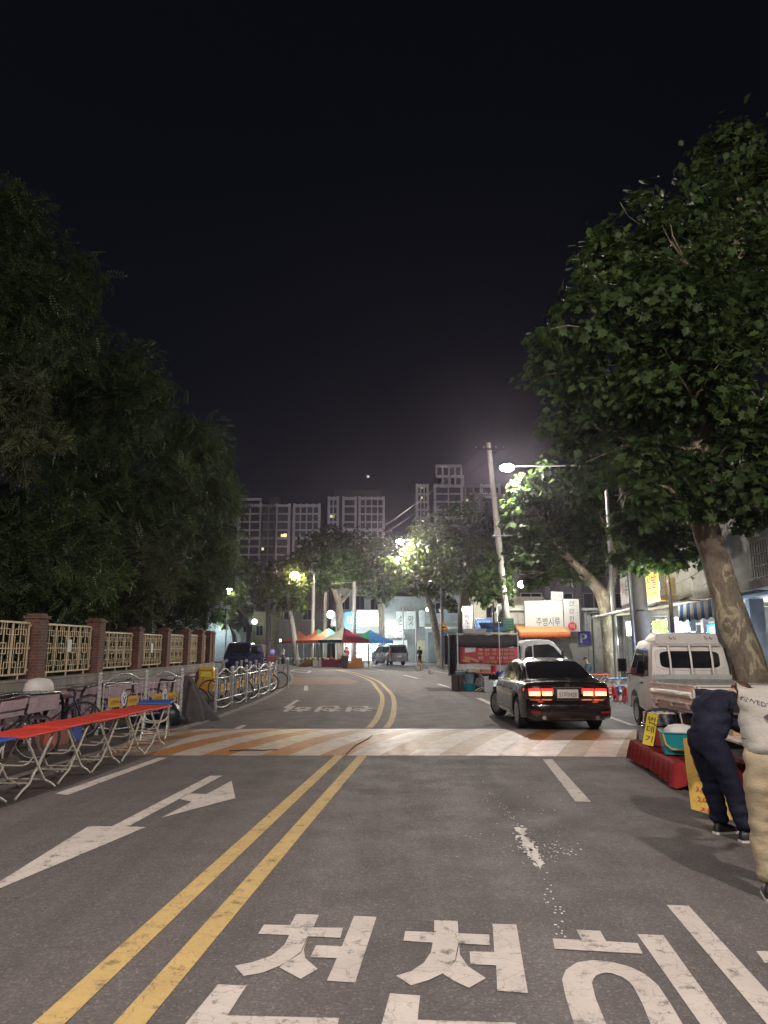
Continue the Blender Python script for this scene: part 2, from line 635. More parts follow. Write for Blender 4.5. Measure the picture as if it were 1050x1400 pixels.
# man bending over the stall, dark navy clothes
navy = cloth('navy_cloth', (.017, .019, .036), .35)
navy2 = cloth('navy_trousers', (.012, .014, .03), .3)
P1 = person('stooping person in dark navy jacket and trousers, bending beside the yellow price poster',
       dict(hip=(3.24, 7.1, .90), chest=(3.40, 7.18, 1.17), neck=(3.50, 7.22, 1.27), head=(3.66, 7.22, 1.30), face=(.6, .2, -.8),
            sl=(3.36, 7.36, 1.24), el=(3.62, 7.42, 1.02), wl=(3.86, 7.42, .88),
            sr=(3.46, 7.00, 1.24), er=(3.66, 6.98, 1.0), wr=(3.88, 7.1, .86),
            hl=(3.22, 7.2, .84), kl=(3.32, 7.26, .46), al=(3.36, 7.22, .06), tl=(3.50, 7.26, 0),
            hr=(3.26, 7.0, .84), kr=(3.40, 7.0, .45), ar=(3.46, 6.92, .06), tr=(3.62, 6.95, 0)), navy, navy2, hair=mat('brown_hair', (.07, .03, .018), .5, 0, .3, 30, .6, 60), bulk=1.16, loose=1.22, dx=(-.14, 0, 0))
# man in pale shirt and beige trousers at the right frame edge
shirtm = cloth('pale_shirt', (.40, .39, .36), .08)
P2 = person('person in pale grey shirt and beige trousers leaning at the stall, nearest the viewer',
       dict(hip=(3.03, 5.42, .95), chest=(3.13, 5.52, 1.24), neck=(3.30, 5.66, 1.42), head=(3.45, 5.76, 1.50), face=(.6, .6, -.5),
            sl=(2.98, 5.60, 1.38), el=(3.16, 5.86, 1.16), wl=(3.36, 6.02, 1.0),
            sr=(3.30, 5.44, 1.38), er=(3.42, 5.62, 1.12), wr=(3.5, 5.85, .98),
            hl=(2.96, 5.44, .88), kl=(2.98, 5.48, .48), al=(2.96, 5.42, .07), tl=(3.02, 5.58, 0),
            hr=(3.14, 5.40, .88), kr=(3.24, 5.46, .48), ar=(3.28, 5.40, .07), tr=(3.36, 5.54, 0)), shirtm, cloth('beige_trousers', (.38, .32, .22), .12), bulk=1.12, loose=1.1, sleeve=0, dx=(-.235, 0, 0))
# lettering and orange print on the back of the pale shirt follow the cloth, set 3 mm off it
def on_cloth(root, child, mb_flat, name, m):
    tgt = [k for k in C.objects if k.parent == root and k.name.split('.')[0] == child][0]
    from mathutils.bvhtree import BVHTree
    me = tgt.data
    bv = BVHTree.FromPolygons([v.co for v in me.vertices], [tuple(p.vertices) for p in me.polygons])
    vs = []
    for v in mb_flat.v:
        p = V(v) - root.location
        h = bv.ray_cast(p, V((0, 1, 0)))
        if h[0] is None:
            h = bv.find_nearest(p)
        vs.append(h[0] + V((0, -.004, .0)) + h[1] * .002)
    mb_flat.v = [tuple(v) for v in vs]
    return mb_flat.build(name, m, tgt)


mb = MB()
sa = math.radians(-20)
put_text(mb, 'GWEDTEE', (2.795, 5.1, 1.335), (math.cos(sa), 0, math.sin(sa)), (-math.sin(sa), 0, math.cos(sa)), .19, .032)
on_cloth(P2, 'shirt', mb, 'lettering', mat('shirt_ink', (.06, .06, .07), .8))
mb = MB()
blob = [(2.845 + .05 * math.cos(a) * (1 + .35 * math.sin(3 * a)), 5.1, 1.02 + .045 * math.sin(a) * (1 + .3 * math.cos(2 * a))) for a in [k * PI / 9 for k in range(18)]]
for k in range(18):
    mb.add([(2.845, 5.1, 1.02), blob[k], blob[(k + 1) % 18]], [(0, 1, 2)])
on_cloth(P2, 'shirt', mb, 'print', mat('shirt_orange', (.62, .09, .03), .8))
mb = MB()
for (x0, x1, z0, z1) in ((2.76, 2.86, .775, .785), (2.76, 2.768, .66, .78), (2.852, 2.86, .66, .78), (2.76, 2.86, .655, .665)):
    n_ = 8
    for k in range(n_):
        xa = x0 + (x1 - x0) * k / n_; xb = x0 + (x1 - x0) * (k + 1) / n_
        mb.add([(xa, 5.0, z0), (xb, 5.0, z0), (xb, 5.0, z1), (xa, 5.0, z1)], [(0, 1, 2, 3)])
on_cloth(P2, 'trousers', mb, 'pocket_seam', cloth('beige_seam', (.20, .165, .11)))
# seated man with a cap on a blue stool
sx, sy = 8.83, 31.0
P3 = person('seated person in dark cap and teal jacket on a stool below the parking sign',
       dict(hip=(sx, sy, .53), chest=(sx - .1, sy - .02, .86), neck=(sx - .17, sy - .04, 1.06), head=(sx - .22, sy - .05, 1.2), face=(-1, -.2, -.3),
            sl=(sx - .12, sy - .2, .98), el=(sx - .2, sy - .26, .74), wl=(sx - .42, sy - .2, .66),
            sr=(sx - .12, sy + .16, .98), er=(sx - .2, sy + .22, .74), wr=(sx - .42, sy + .12, .66),
            hl=(sx - .02, sy - .1, .5), kl=(sx - .42, sy - .14, .52), al=(sx - .42, sy - .14, .07), tl=(sx - .58, sy - .15, 0),
            hr=(sx - .02, sy + .1, .5), kr=(sx - .42, sy + .14, .52), ar=(sx - .42, sy + .14, .07), tr=(sx - .58, sy + .15, 0)),
       cloth('teal_jacket', (.05, .09, .11), .2), cloth('black_trousers', (.015, .016, .02), .2), cap=mat('cap_black', (.015, .015, .018), .8))


def stander(x, y, rz, label, topc, botc, h=1.0, group=None):
    c, s = math.cos(rz), math.sin(rz)
    def p(a, b, z): return (x + a * c - b * s, y + a * s + b * c, z * h)
    return person(label, dict(hip=p(0, 0, .93), chest=p(0, .02, 1.27), neck=p(0, .04, 1.46), head=p(0, .06, 1.62), face=(-s, c, -.2),
           sl=p(-.19, 0, 1.40), el=p(-.25, .03, 1.13), wl=p(-.2, .2, .96), sr=p(.19, 0, 1.40), er=p(.25, .03, 1.13), wr=p(.2, .2, .96),
           hl=p(-.09, 0, .88), kl=p(-.1, .03, .48), al=p(-.1, 0, .07), tl=p(-.11, .16, 0), hr=p(.09, 0, .88), kr=p(.11, .05, .48), ar=p(.11, .06, .07), tr=p(.12, .22, 0)),
           cloth('cloth_%d' % int(topc[0] * 9999 + topc[2] * 99), topc), cloth('cloth_%d' % int(botc[0] * 9999 + botc[2] * 99), botc), hands=False)


p = at(574, 905, 70); stander(p.x, 70, 2.6, 'person in dark clothes standing by the tree trunk near the roller shutter', (.03, .035, .05), (.02, .022, .03))
p = at(473, 900, 63.5); stander(p.x, 64.5, 3.0, 'vendor in a red top under the navy and maroon canopy', (.3, .02, .03), (.03, .03, .04))
p = at(387, 900, 78); stander(p.x, 78, 2.2, 'person in a white top by the far stall at the bend', (.6, .58, .58), (.04, .04, .06))
p = at(372, 900, 80); stander(p.x, 80, 3.6, 'person in a violet blue top by the far stall lamp', (.16, .15, .4), (.03, .03, .05))
def light(name, loc, W, col=(1, .87, .74), r=.15, parent=None, spot=None, rot=None, blend=.6):
    l = bpy.data.lights.new(name, 'SPOT' if spot else 'POINT')
    l.energy = W; l.color = col; l.shadow_soft_size = r
    if spot:
        l.spot_size = math.radians(spot); l.spot_blend = blend
    o = bpy.data.objects.new(name, l); C.objects.link(o)
    o.location = loc
    if rot: o.rotation_euler = rot
    if parent: o.parent = parent
    return o


light('street_and_fill_light_behind', (4.6, -1.8, 9.0), 4600, (1, .86, .76), .2)
light('street_and_fill_light_behind', (-5.6, 1.0, 9.0), 3500, (1, .88, .80), .25)  # left one is added unseen fill, softening shadows and brightening the fence
# ------------------------------------------------------------------ setting: ground, road, pavements, markings
def struct(mb, name, m, **k):
    return tag(mb.build(name, m, **k), kind='structure')


mb = MB()
mb.quad((-900, -300, -.04), (900, -300, -.04), (900, 1500, -.04), (-900, 1500, -.04))
struct(mb, 'ground', mat('bare_ground', (.045, .042, .036), .9, 0, .3, .05))
ASPH = asphalt('asphalt', (.118, .108, .109), (.147, .134, .135))
mb = MB()
mb.quad((-60, -40, 0), (60, -40, 0), (60, 125, 0), (-60, 125, 0))
struct(mb, 'road', ASPH)

CLP = [(-3.36, -16), (-1.76, 0), (-1.39, 3.74), (-.96, 8), (-.54, 12.1), (-.17, 15.8), (.0, 18), (.09, 20.8), (.13, 23.5), (.1, 27), (-.15, 32), (-.55, 38), (-1.8, 47), (-3.3, 54.5), (-5.5, 61), (-8, 66), (-11, 70), (-16, 74), (-24, 77), (-34, 79)]
CL = catmull(CLP, 8)


def offs(line, d):
    out = []
    for i, p in enumerate(line):
        t = (line[min(i + 1, len(line) - 1)] - line[max(i - 1, 0)]).normalized()
        out.append(p + V((t.y, -t.x, 0)) * d)
    return out


def strip(mb, line, d0, d1, z):
    a = offs(line, d0); b = offs(line, d1)
    n = len(line)
    mb.add([(p.x, p.y, z) for p in a] + [(p.x, p.y, z) for p in b], [(n + i + 1, n + i, i, i + 1)[::-1] for i in range(n - 1)])


YEL = paintmat('road_yellow', (.58, .415, .165), .9)
WHT = paintmat('road_white', (.58, .535, .50), .95)
B0, B1 = 12.12, 15.95
mb = MB()
for part in ([p for p in CL if p.y <= B0], [p for p in CL if p.y >= B1]):
    for d in (-.19, .19):
        strip(mb, part, d - .075, d + .075, .004)
o = struct(mb, 'centre_line_marking', YEL)

mb = MB()


def mk(pts, ox=0, oy=0, s=1.0, z=.004):
    P = [gnd(ox + p[0] / s, oy + p[1] / s, z) for p in pts]
    ar = sum(P[i].x * P[(i + 1) % len(P)].y - P[(i + 1) % len(P)].x * P[i].y for i in range(len(P)))
    if ar < 0: P.reverse()
    mb.add(P, [tuple(range(len(P)))])


def mz(pts, z=.004): mk(pts, 240, 1200, 2.0192, z)
def m8(pts, z=.004): mk(pts, 600, 1000, 2.3333, z)
def m6(pts, z=.004): mk(pts, 0, 1000, 2.0192, z)


# first syllable
mz([(333, 100), (396, 102), (380, 137), (462, 138), (455, 166), (365, 161), (345, 205), (300, 238), (240, 262), (188, 271), (163, 243), (215, 232), (265, 215), (300, 185), (314, 158), (228, 155), (244, 129), (316, 131)])
mz([(367, 163), (354, 196), (358, 222), (393, 252), (345, 279), (302, 256), (286, 247), (346, 208)])
mz([(493, 105), (555, 108), (496, 289), (418, 284), (445, 222), (372, 219), (388, 186), (459, 189)])
mz([(118, 294), (196, 298), (143, 380), (452, 387), (440, 430), (10, 424), (55, 370)])
# second syllable
mz([(714, 117), (779, 119), (781, 153), (866, 157), (867, 186), (780, 181), (772, 225), (745, 260), (700, 282), (650, 297), (609, 270), (650, 258), (685, 235), (705, 205), (710, 179), (629, 174), (634, 147), (714, 150)])
mz([(783, 183), (785, 212), (808, 245), (857, 277), (810, 304), (768, 284), (738, 265), (774, 228)])
mz([(875, 127), (941, 129), (973, 318), (888, 312), (885, 242), (814, 238), (812, 203), (880, 205)])
mz([(592, 319), (675, 325), (668, 392), (940, 400), (950, 445), (560, 436)])
# third syllable
m8([(438, 632), (515, 636), (534, 669), (634, 675), (650, 709), (370, 693), (363, 660), (456, 665)])
out_ = [(440, 960), (405, 850), (393, 790), (405, 760), (440, 737), (490, 729), (550, 735), (610, 750), (660, 775), (700, 810), (740, 870), (800, 970), (790, 1040), (700, 1085), (590, 1075), (490, 1030)]
in_ = [(545, 960), (500, 850), (488, 800), (494, 788), (502, 778), (528, 769), (552, 771), (585, 783), (605, 797), (620, 812), (650, 870), (690, 970), (690, 1000), (660, 1020), (610, 1015), (570, 990)]
for i in range(16):
    j = (i + 1) % 16
    m8([out_[i], out_[j], in_[j], in_[i]])
m8([(632, 646), (716, 650), (985, 1024), (898, 1024)])
struct(mb, 'road_lettering', WHT)
mb = MB()
m8([(726, 553), (797, 556), (1160, 950), (1060, 950)])
m8([(1012, 700), (1200, 706), (1215, 745), (1040, 738)])
mk([(742, 1038), (755, 1038), (808, 1096), (787, 1096)])
mk([(75, 1085), (92, 1087), (228, 1036), (216, 1036)])
m6([(-94, 472), (245, 261), (309, 262), (580, 122), (614, 122), (354, 262), (403, 264)])
m6([(639, 136), (650, 184), (446, 238), (530, 194), (494, 186), (520, 171), (570, 173)])
mk([(93, 403), (130, 404), (218, 343), (190, 343)], 370, 895, 5.526)
mk([(416, 937.5), (421, 937.5), (421, 944), (415.5, 944)])
mk([(311, 1000), (330, 991.5), (338, 991.5), (320, 1000)])
for a, b in (((396.5, 917.4), (404, 915.4)), ((404, 915.4), (424.5, 917.2)), ((424.5, 917.2), (420, 920.2)), ((420, 920.2), (396.5, 917.4))):
    p, q = gnd(*a, .005), gnd(*b, .005)
    mb.bar(p, q, .22, .004)
for a, b, w in (((504, 913.2), (524, 916.5), .16), ((552, 923), (571, 927.5), .16), ((599, 935), (621, 942), .16), ((558, 911.6), (616, 921.5), .12), ((824, 977), (866, 992), .14), ((654, 954.5), (673, 963), .2), ((585, 911.5), (596, 912.5), .1), ((467, 907.5), (475, 909.5), .16)):
    mb.bar(gnd(*a, .004), gnd(*b, .004), w, .003)
put_text(mb, '천천히', (-1.55, 21.0, .001), (-1, 0, 0), (0, -1, 0), 2.4, 1.9)
put_text(mb, '천천히', (-1.51, 20.96, .0), (-1, 0, 0), (0, -1, 0), 2.4, 1.9, .0065)
put_text(mb, '천천히', (-1.58, 21.04, .0), (-1, 0, 0), (0, -1, 0), 2.4, 1.9, .0075)
struct(mb, 'lane_markings', WHT)
# faded reddish band across the far lane
mb = MB()
mk([(383, 926), (470, 926), (492, 932), (480, 935.5), (384, 936)], z=.002)
struct(mb, 'worn_red_surface', paintmat('worn_red', (.22, .11, .07), .9))

# speed bump with slanting painted stripes
m, t, b = nt('bump_paint')
sx_ = t.nodes.new('ShaderNodeSeparateXYZ'); L(t, obco(t), sx_.inputs[0])
s_ = math_(t, 'SUBTRACT', sx_.outputs[0], math_(t, 'MULTIPLY', math_(t, 'SUBTRACT', sx_.outputs[1], B0), .43))
s_ = math_(t, 'ADD', s_, 97 * .6 + .58)
s_ = math_(t, 'ADD', s_, math_(t, 'MULTIPLY', nz(t, 8, 4), .04))
fr = math_(t, 'FRACT', math_(t, 'DIVIDE', s_, .97))
white = math_(t, 'LESS_THAN', fr, .535)
orange = ramp(t, math_(t, 'ADD', math_(t, 'MULTIPLY', sx_.outputs[0], .12), .56), [(.42, (.38, .165, .055)), (.62, (.29, .18, .06))])
wh = ramp(t, nz(t, 1.1, 5, .6), [(.3, (.44, .38, .32)), (.7, (.53, .47, .41))])
c = mix(t, white, orange, wh)
g = nz(t, 5, 8, .72)
c = mix(t, ramp(t, g, [(.46, (0, 0, 0)), (.8, (.6, .6, .6))]), c, (.15, .105, .08))
c = mix(t, math_(t, 'MULTIPLY', ramp(t, nz(t, 140, 3), [(.5, (0, 0, 0)), (.7, (1, 1, 1))]), .25), c, (.08, .06, .05))
L(t, c, b.inputs['Base Color'])
L(t, ramp(t, g, [(.3, (.36,) * 3), (.7, (.62,) * 3)]), b.inputs['Roughness'])
bump(t, b, math_(t, 'ADD', nz(t, 120, 3), g), .3, .005)
mb = MB()
ny = 16
rows = []
for i in range(ny + 1):
    y = B0 + (B1 - B0) * i / ny
    z = .003 + .075 * (1 - (2 * i / ny - 1) ** 2)
    rows.append([(-4.55 - .07 * (y - B0), y, z), (-1.5, y, z), (1.5, y, z), (4.05 + .36 * (y - B0), y - .16, z)])
mb.loft(rows, cap=False, ring_closed=False)
mb.f = [f[::-1] for f in mb.f]
o = struct(mb, 'speed_bump', m, smooth=60)
mb = MB()   # dark tar seam and chipped edge across the bump
for pts in ([(-.62, 12.2, .012), (-.5, 12.9, .048), (-.3, 13.6, .075), (-.22, 14.2, .082)], [(-2.6, 12.45, .03), (-2.3, 12.5, .032), (-2.05, 12.48, .031), (-1.8, 12.56, .036)]):
    mb.tube([V(p) for p in pts], [.012, .02, .016, .006], 5)
struct(mb, 'bump_cracks', mat('tar', (.02, .018, .017), .7))

# pavements
KERB_R = [(4.7, -16), (5.7, 0), (7.45, 12), (7.75, 16), (8.1, 20), (8.6, 26), (9.2, 32), (9.4, 36), (8.5, 40), (7.4, 43.5), (7.0, 50), (6.9, 57), (6.2, 65), (4.8, 72), (0, 75.2), (-8, 77), (-20, 80.5), (-36, 84)]
KR = catmull(KERB_R, 4)
PAVE = brickmat('paving', (.15, .125, .115), (.115, .10, .095), (.05, .045, .045), .22, .11, .006)
# flat paving needs x/y brick coordinates
t = PAVE.node_tree
for n in t.nodes:
    if n.type == 'TEX_BRICK':
        L(t, obco(t), n.inputs['Vector'])
mb = MB()
n = len(KR)
far = []
for p in KR:
    far.append(V((p.x + 40, p.y, 0)) if p.y < 70 else V((p.x + 40, p.y + 30, 0)))
inn = offs(KR, .16)
mb.add([(p.x, p.y, .12) for p in inn] + [(p.x, p.y, .12) for p in far], [(i, n + i, n + i + 1, i + 1) for i in range(n - 1)])
struct(mb, 'pavement', PAVE)
CONC = mat('kerb_concrete', (.26, .235, .215), .8, 0, .25, 3, .4, 50, .5)
mb = MB()
r1 = KR; r2 = inn
mb.loft([[(a.x, a.y, 0), (a.x, a.y, .125), (b.x, b.y, .125), (b.x, b.y, 0)] for a, b in zip(r1, r2)], ring_closed=True)
struct(mb, 'kerb', CONC)
LP = [p for p in CL if p.y < 64]
KL = offs(LP, -4.12)
mb = MB()
n = len(KL)
mb.add([(p.x, p.y, .015) for p in KL] + [(p.x - 9, p.y, .015) for p in KL], [(i + 1, n + i + 1, n + i, i) for i in range(n - 1)])
mb.f = [f[::-1] for f in mb.f] if False else mb.f
struct(mb, 'side_path', asphalt('path_asphalt', (.075, .067, .066), (.09, .08, .077), .7))
mb = MB()
K2 = offs(LP, -4.28)
mb.loft([[(a.x, a.y, 0), (a.x, a.y, .03), (b.x, b.y, .03), (b.x, b.y, 0)] for a, b in zip(KL, K2)])
struct(mb, 'path_kerb', CONC)

# white powder spilled on the road
mb = MB()
rnd = random.Random(3)
def flake(px, py, r):
    c = gnd(px, py, .0062)
    k = rnd.randint(5, 8); a0 = rnd.random() * 6
    mb.add([c + V((math.cos(a0 + j * 2 * PI / k) * r * rnd.uniform(.5, 1.2), math.sin(a0 + j * 2 * PI / k) * r * rnd.uniform(.6, 1.8), 0)) for j in range(k)], [tuple(range(k))])
path = [(664, 1077), (690, 1105), (711, 1132), (718, 1150), (728, 1165), (738, 1182), (752, 1222), (764, 1255), (770, 1278)]
for i in range(len(path) - 1):
    dens = (8, 16, 60, 70, 50, 8, 12, 8)[i]
    for k in range(dens):
        u = rnd.random()
        sp = (1.2, 1.2, 4, 5, 4, 4, 5, 5)[i]
        flake(path[i][0] + (path[i + 1][0] - path[i][0]) * u + rnd.gauss(0, sp), path[i][1] + (path[i + 1][1] - path[i][1]) * u + rnd.gauss(0, 2.5), rnd.uniform(.006, .022 if 2 <= i <= 4 else .011))
for i, cnt in ((2, 16), (3, 26), (4, 18)):
    for k in range(cnt):
        u = rnd.random()
        px = path[i][0] + (path[i + 1][0] - path[i][0]) * u + rnd.gauss(0, 2.6); py = path[i][1] + (path[i + 1][1] - path[i][1]) * u + rnd.gauss(0, 2)
        c = gnd(px, py, .0066 + .0003 * (k % 5)); nn_ = 14; a0 = rnd.random() * 6; R_ = rnd.uniform(.02, .048)
        mb.add([c + V((math.cos(a0 + j * 2 * PI / nn_) * R_ * rnd.uniform(.25, 1.2) * .6, math.sin(a0 + j * 2 * PI / nn_) * R_ * rnd.uniform(.3, 1.6) * 1.7, 0)) for j in range(nn_)], [tuple(range(nn_))])
for k in range(160):
    flake(rnd.gauss(728, 22), rnd.gauss(1155, 16), rnd.uniform(.002, .006))
for k in range(50):
    flake(rnd.gauss(762, 16), rnd.gauss(1165, 9), rnd.uniform(.004, .013))
for k in range(60):
    flake(rnd.gauss(690, 50), rnd.gauss(1090, 42), rnd.uniform(.003, .011))
tag(mb.build('spilled_powder', mat('powder_white', (.68, .66, .63), .9)), 'white powder and paper crumbs spilled on the asphalt', 'litter', kind='stuff')
# ------------------------------------------------------------------ LEFT SIDE: park wall and fence
BRICK = brickmat('pillar_brick', (.20, .075, .055), (.13, .05, .04), (.17, .14, .12), .2, .068, .01)
STONE = brickmat('coping_stone', (.30, .28, .255), (.26, .24, .215), (.12, .11, .1), .75, .17, .008)
MURAL = mat('pink_wall_paint', (.34, .22, .26), .8, 0, .25, 1.6, .3, 30, .55)
CREAM = mat('cream_iron', (.60, .50, .33), .5, .1, .12, 6, dirt=.25)
WHITEP = mat('paper_white', (.7, .7, .68), .8, 0, .06, 12)
INK = mat('ink_black', (.03, .03, .035), .7)
fx = -7.55
wall_pts = [(-7.9, 8.0), (-7.7, 12), (-7.55, 16), (-7.5, 19.5), (-7.5, 22.5), (-7.45, 25.3), (-7.4, 27.8), (-7.42, 29.9), (-7.5, 31.5), (-7.75, 33)]
fence = thing('park_fence', 'brick pillar fence with cream iron panels on a stone wall beneath dark trees', 'fence', (fx, 16, 0))
def FL(x, y, z): return (x - fx, y - 16, z)
mb = MB()
mb.loft([[FL(x, y, -.03), FL(x, y, .78), FL(x - .35, y, .78), FL(x - .35, y, -.03)] for x, y in wall_pts])
mb.build('base_wall', MURAL, fence)
mb = MB()
mb.loft([[FL(x + .05, y, .78), FL(x + .05, y, 1.06), FL(x - .42, y, 1.06), FL(x - .42, y, .78)] for x, y in wall_pts])
mb.build('coping', STONE, fence, bevel=.015)
pillars = [(-7.72, 12.9, 2.36), (-7.62, 16.1, 2.36), (-7.56, 19.3, 2.38), (-7.56, 22.4, 2.24), (-7.52, 25.2, 2.27), (-7.48, 27.7, 2.30), (-7.48, 29.8, 2.32), (-7.56, 31.5, 2.32), (-7.78, 33.0, 2.32)]
pil0 = None
for x, y, h in pillars:
    mb = MB()
    mb.box((0, 0, h / 2 + .5), (.38, .38, h - 1.0))
    mb.box((0, 0, h + .035), (.44, .44, .07)); mb.box((0, 0, h + .095), (.32, .32, .05))
    mb.build('pillar', BRICK, fence, bevel=.012, loc=FL(x - .17, y, 0))


def grille(y0, y1, z0, z1, x0, x1, paper=None):
    """rectangular iron panel with interlocking squares"""
    w = y1 - y0; h = z1 - z0
    mb = MB()
    def P(u, v): return FL(x0 + (x1 - x0) * u - .17, y0 + w * u, z0 + h * v)
    def b(u0, v0, u1, v1, th=.02): mb.bar(P(u0, v0), P(u1, v1), th, th)
    b(0, 0, 1, 0, .035); b(0, 1, 1, 1, .04); b(0, 0, 0, 1, .035); b(1, 0, 1, 1, .035)
    b(0, .5, 1, .5, .018)
    for k in range(1, 4): b(k / 4, 0, k / 4, 1, .034)
    for k in range(4):
        c = (k + .5) / 4; q = .25
        b(c, 0, c, 1, .016)
        s = .045
        for (a0, c0, a1, c1) in ((c - s, .4, c + s, .4), (c + s, .4, c + s, .6), (c + s, .6, c - s, .6), (c - s, .6, c - s, .4)): b(a0, c0, a1, c1, .016)
        for sgn in (-1, 1):
            e = c + sgn * .085; m_ = c + sgn * .038; f = c + sgn * .125
            b(e, .24, e, .76, .014)
            for vv, d in ((.76, 1), (.24, -1)):
                b(m_, vv - d * .0, m_, vv + d * .24, .013)
                b(m_, vv, f, vv, .014)
                b(e, vv + d * .11, c, vv + d * .11, .013); b(e, vv, e, vv + d * .11, .013)
    for u in (.12, .5, .88):
        mb.bar(P(u, 0), P(u, -.11), .03, .03)
    for v in (.07, .5, .95):
        for u, s in ((0, -1), (1, 1)):
            p = V(P(u, v)); mb.ball(p + V((0, s * .06, 0)), .03, 8, 5)
            mb.bar(p, p + V((0, s * .1, 0)), .014)
    o = mb.build('iron_panel', CREAM, fence)
    if paper:
        q = V(P(paper, .55)) + V((.03, 0, 0))
        MB().box(q, (.006, .22, .3)).build('notice_sheet', WHITEP, o)


for i in range(len(pillars) - 1):
    a, b_ = pillars[i], pillars[i + 1]
    hi = 2.26 if i < 2 else 2.1
    if i >= 2: hi = min(a[2], b_[2]) - .1
    grille(a[1] + .32, b_[1] - .32, 1.17, hi, a[0], b_[0], {1: .52, 3: .55}.get(i))

# ------------------------------------------------------------------ stainless bicycle-parking railings
CHROME = mat('stainless', (.58, .59, .60), .3, .55, .08, 9)
PLATE = mat('yellow_plate', (.62, .36, .04), .5, 0, .08, 6)
BLUE = mat('emblem_blue', (.02, .08, .35), .5)


def railing(name, label, posts, h=1.12, n_text=True):
    x0, y0 = posts[0]
    r = thing(name, label, 'railing', (x0, y0, 0))
    for i, (x, y) in enumerate(posts):
        mb = MB()
        p = V((x - x0, y - y0, 0))
        mb.lathe([(.038, 0), (.038, h - .03), (.045, h - .03), (.045, h), (.02, h + .01)], 12, p)
        mb.ball(p + V((0, 0, h + .045)), .045, 12, 8)
        mb.build('post', CHROME, r, 50)
    for i in range(len(posts) - 1):
        a = V((posts[i][0] - x0, posts[i][1] - y0, 0)); b = V((posts[i + 1][0] - x0, posts[i + 1][1] - y0, 0))
        d = (b - a); ln = d.length; d.normalize(); nrm = V((d.y, -d.x, 0))
        def P(u, z): return a + d * (u * ln) + V((0, 0, z))
        mb = MB()
        mb.tube([P(0, h - .1), P(.16, h - .1)] + [P(.16 + .68 * k / 12, h - .1 + .13 * math.sin(PI * k / 12)) for k in range(1, 12)] + [P(.84, h - .1), P(1, h - .1)], .019, 8)
        mb.tube([P(.09, h - .2), P(.91, h - .2)], .014, 8)
        for u in (.09, .2, .8, .91):
            mb.tube([P(u, .3), P(u, h - .2 if u in (.2, .8) else h - .1)], .013, 8)
        mb.tube([P(0, .3), P(1, .3)], .016, 8)
        mb.tube([P(0, .16)] + [P(k / 12, .16 - .09 * math.sin(PI * k / 12)) for k in range(1, 12)] + [P(1, .16)], .017, 8)
        mb.tube([P(.5, .3), P(.5, h - .2)], .011, 6)
        mb.build('rail_panel', CHROME, r, 50)
        zc = .62
        fl = nrm if nrm.dot(V((0, -1, 0)) + V((.8, 0, 0))) > 0 else -nrm
        U = d if d.cross(V((0, 0, 1))).dot(fl) > 0 else -d
        for s in (-1, 1):
            c = P(.5, zc) + U * s * ln * .2 + fl * .022
            mb = MB(); mb.box(c, (.001, .001, .001))
            mb = MB()
            wv = min(.3, ln * .27)
            mb.prism([(-wv / 2, -.1), (wv / 2, -.1), (wv / 2, .07), (wv / 2 - .03, .1), (-wv / 2 + .03, .1), (-wv / 2, .07)], c, U, V((0, 0, 1)), .012)
            pl = mb.build('name_plate', PLATE, r)
            lettering('노량진수' if s < 0 else '도로관리', c + fl * .012, U, (0, 0, 1), wv * .75, .085, INK, pl)
        c = P(.5, zc + .05) + fl * .024
        mb = MB(); mb.prism([(.075 * math.cos(k * PI / 8), .15 * math.sin(k * PI / 8)) for k in range(16)], c, U, V((0, 0, 1)), .014)
        em = mb.build('emblem', WHITEP, r)
        mb = MB()
        z = c + fl * .018
        mb.tube([z - U * .04 + V((0, 0, .04)), z - V((0, 0, .03)), z + U * .04 + V((0, 0, .04))], .011, 6)
        mb.tube([z - V((0, 0, .03)), z - V((0, 0, .09))], .012, 6)
        mb.ball(z + V((0, 0, .085)), (.016, .006, .016), 8, 6)
        mb.build('figure_mark', BLUE, em)
    return r


railing('bicycle_railing', 'shiny steel railing with yellow plates behind the red folding tables', [(-5.75, 14.75), (-5.22, 16.0), (-4.72, 17.0)], 1.16)
railing('bicycle_railing', 'long shiny steel railing with wavy top curving beside the road, yellow plates', [(-4.58, 19.9), (-4.5, 21.6), (-4.42, 23.4), (-4.37, 25.4), (-4.36, 27.6), (-4.45, 30.0)], 1.1)
for k, (x, y) in enumerate([(-4.2, 31.8), (-6.0, 27.0), (-5.6, 27.6), (-5.2, 28.2), (-6.4, 29), (-5.9, 30), (-5.4, 30.6)]):
    mb = MB(); mb.lathe([(.05, 0), (.05, 1.12), (.06, 1.13), (.06, 1.17), (.02, 1.2)], 12)
    o = mb.build('bollard', CHROME, loc=(x, y, 0), smooth=50)
    tag(o, ['tall steel post standing alone at the road end of the railing'][0] if k == 0 else 'steel post among the parked bicycles in front of the blue lorry', 'post', 'steel posts by the bicycles')
    if k == 0: del o['group']

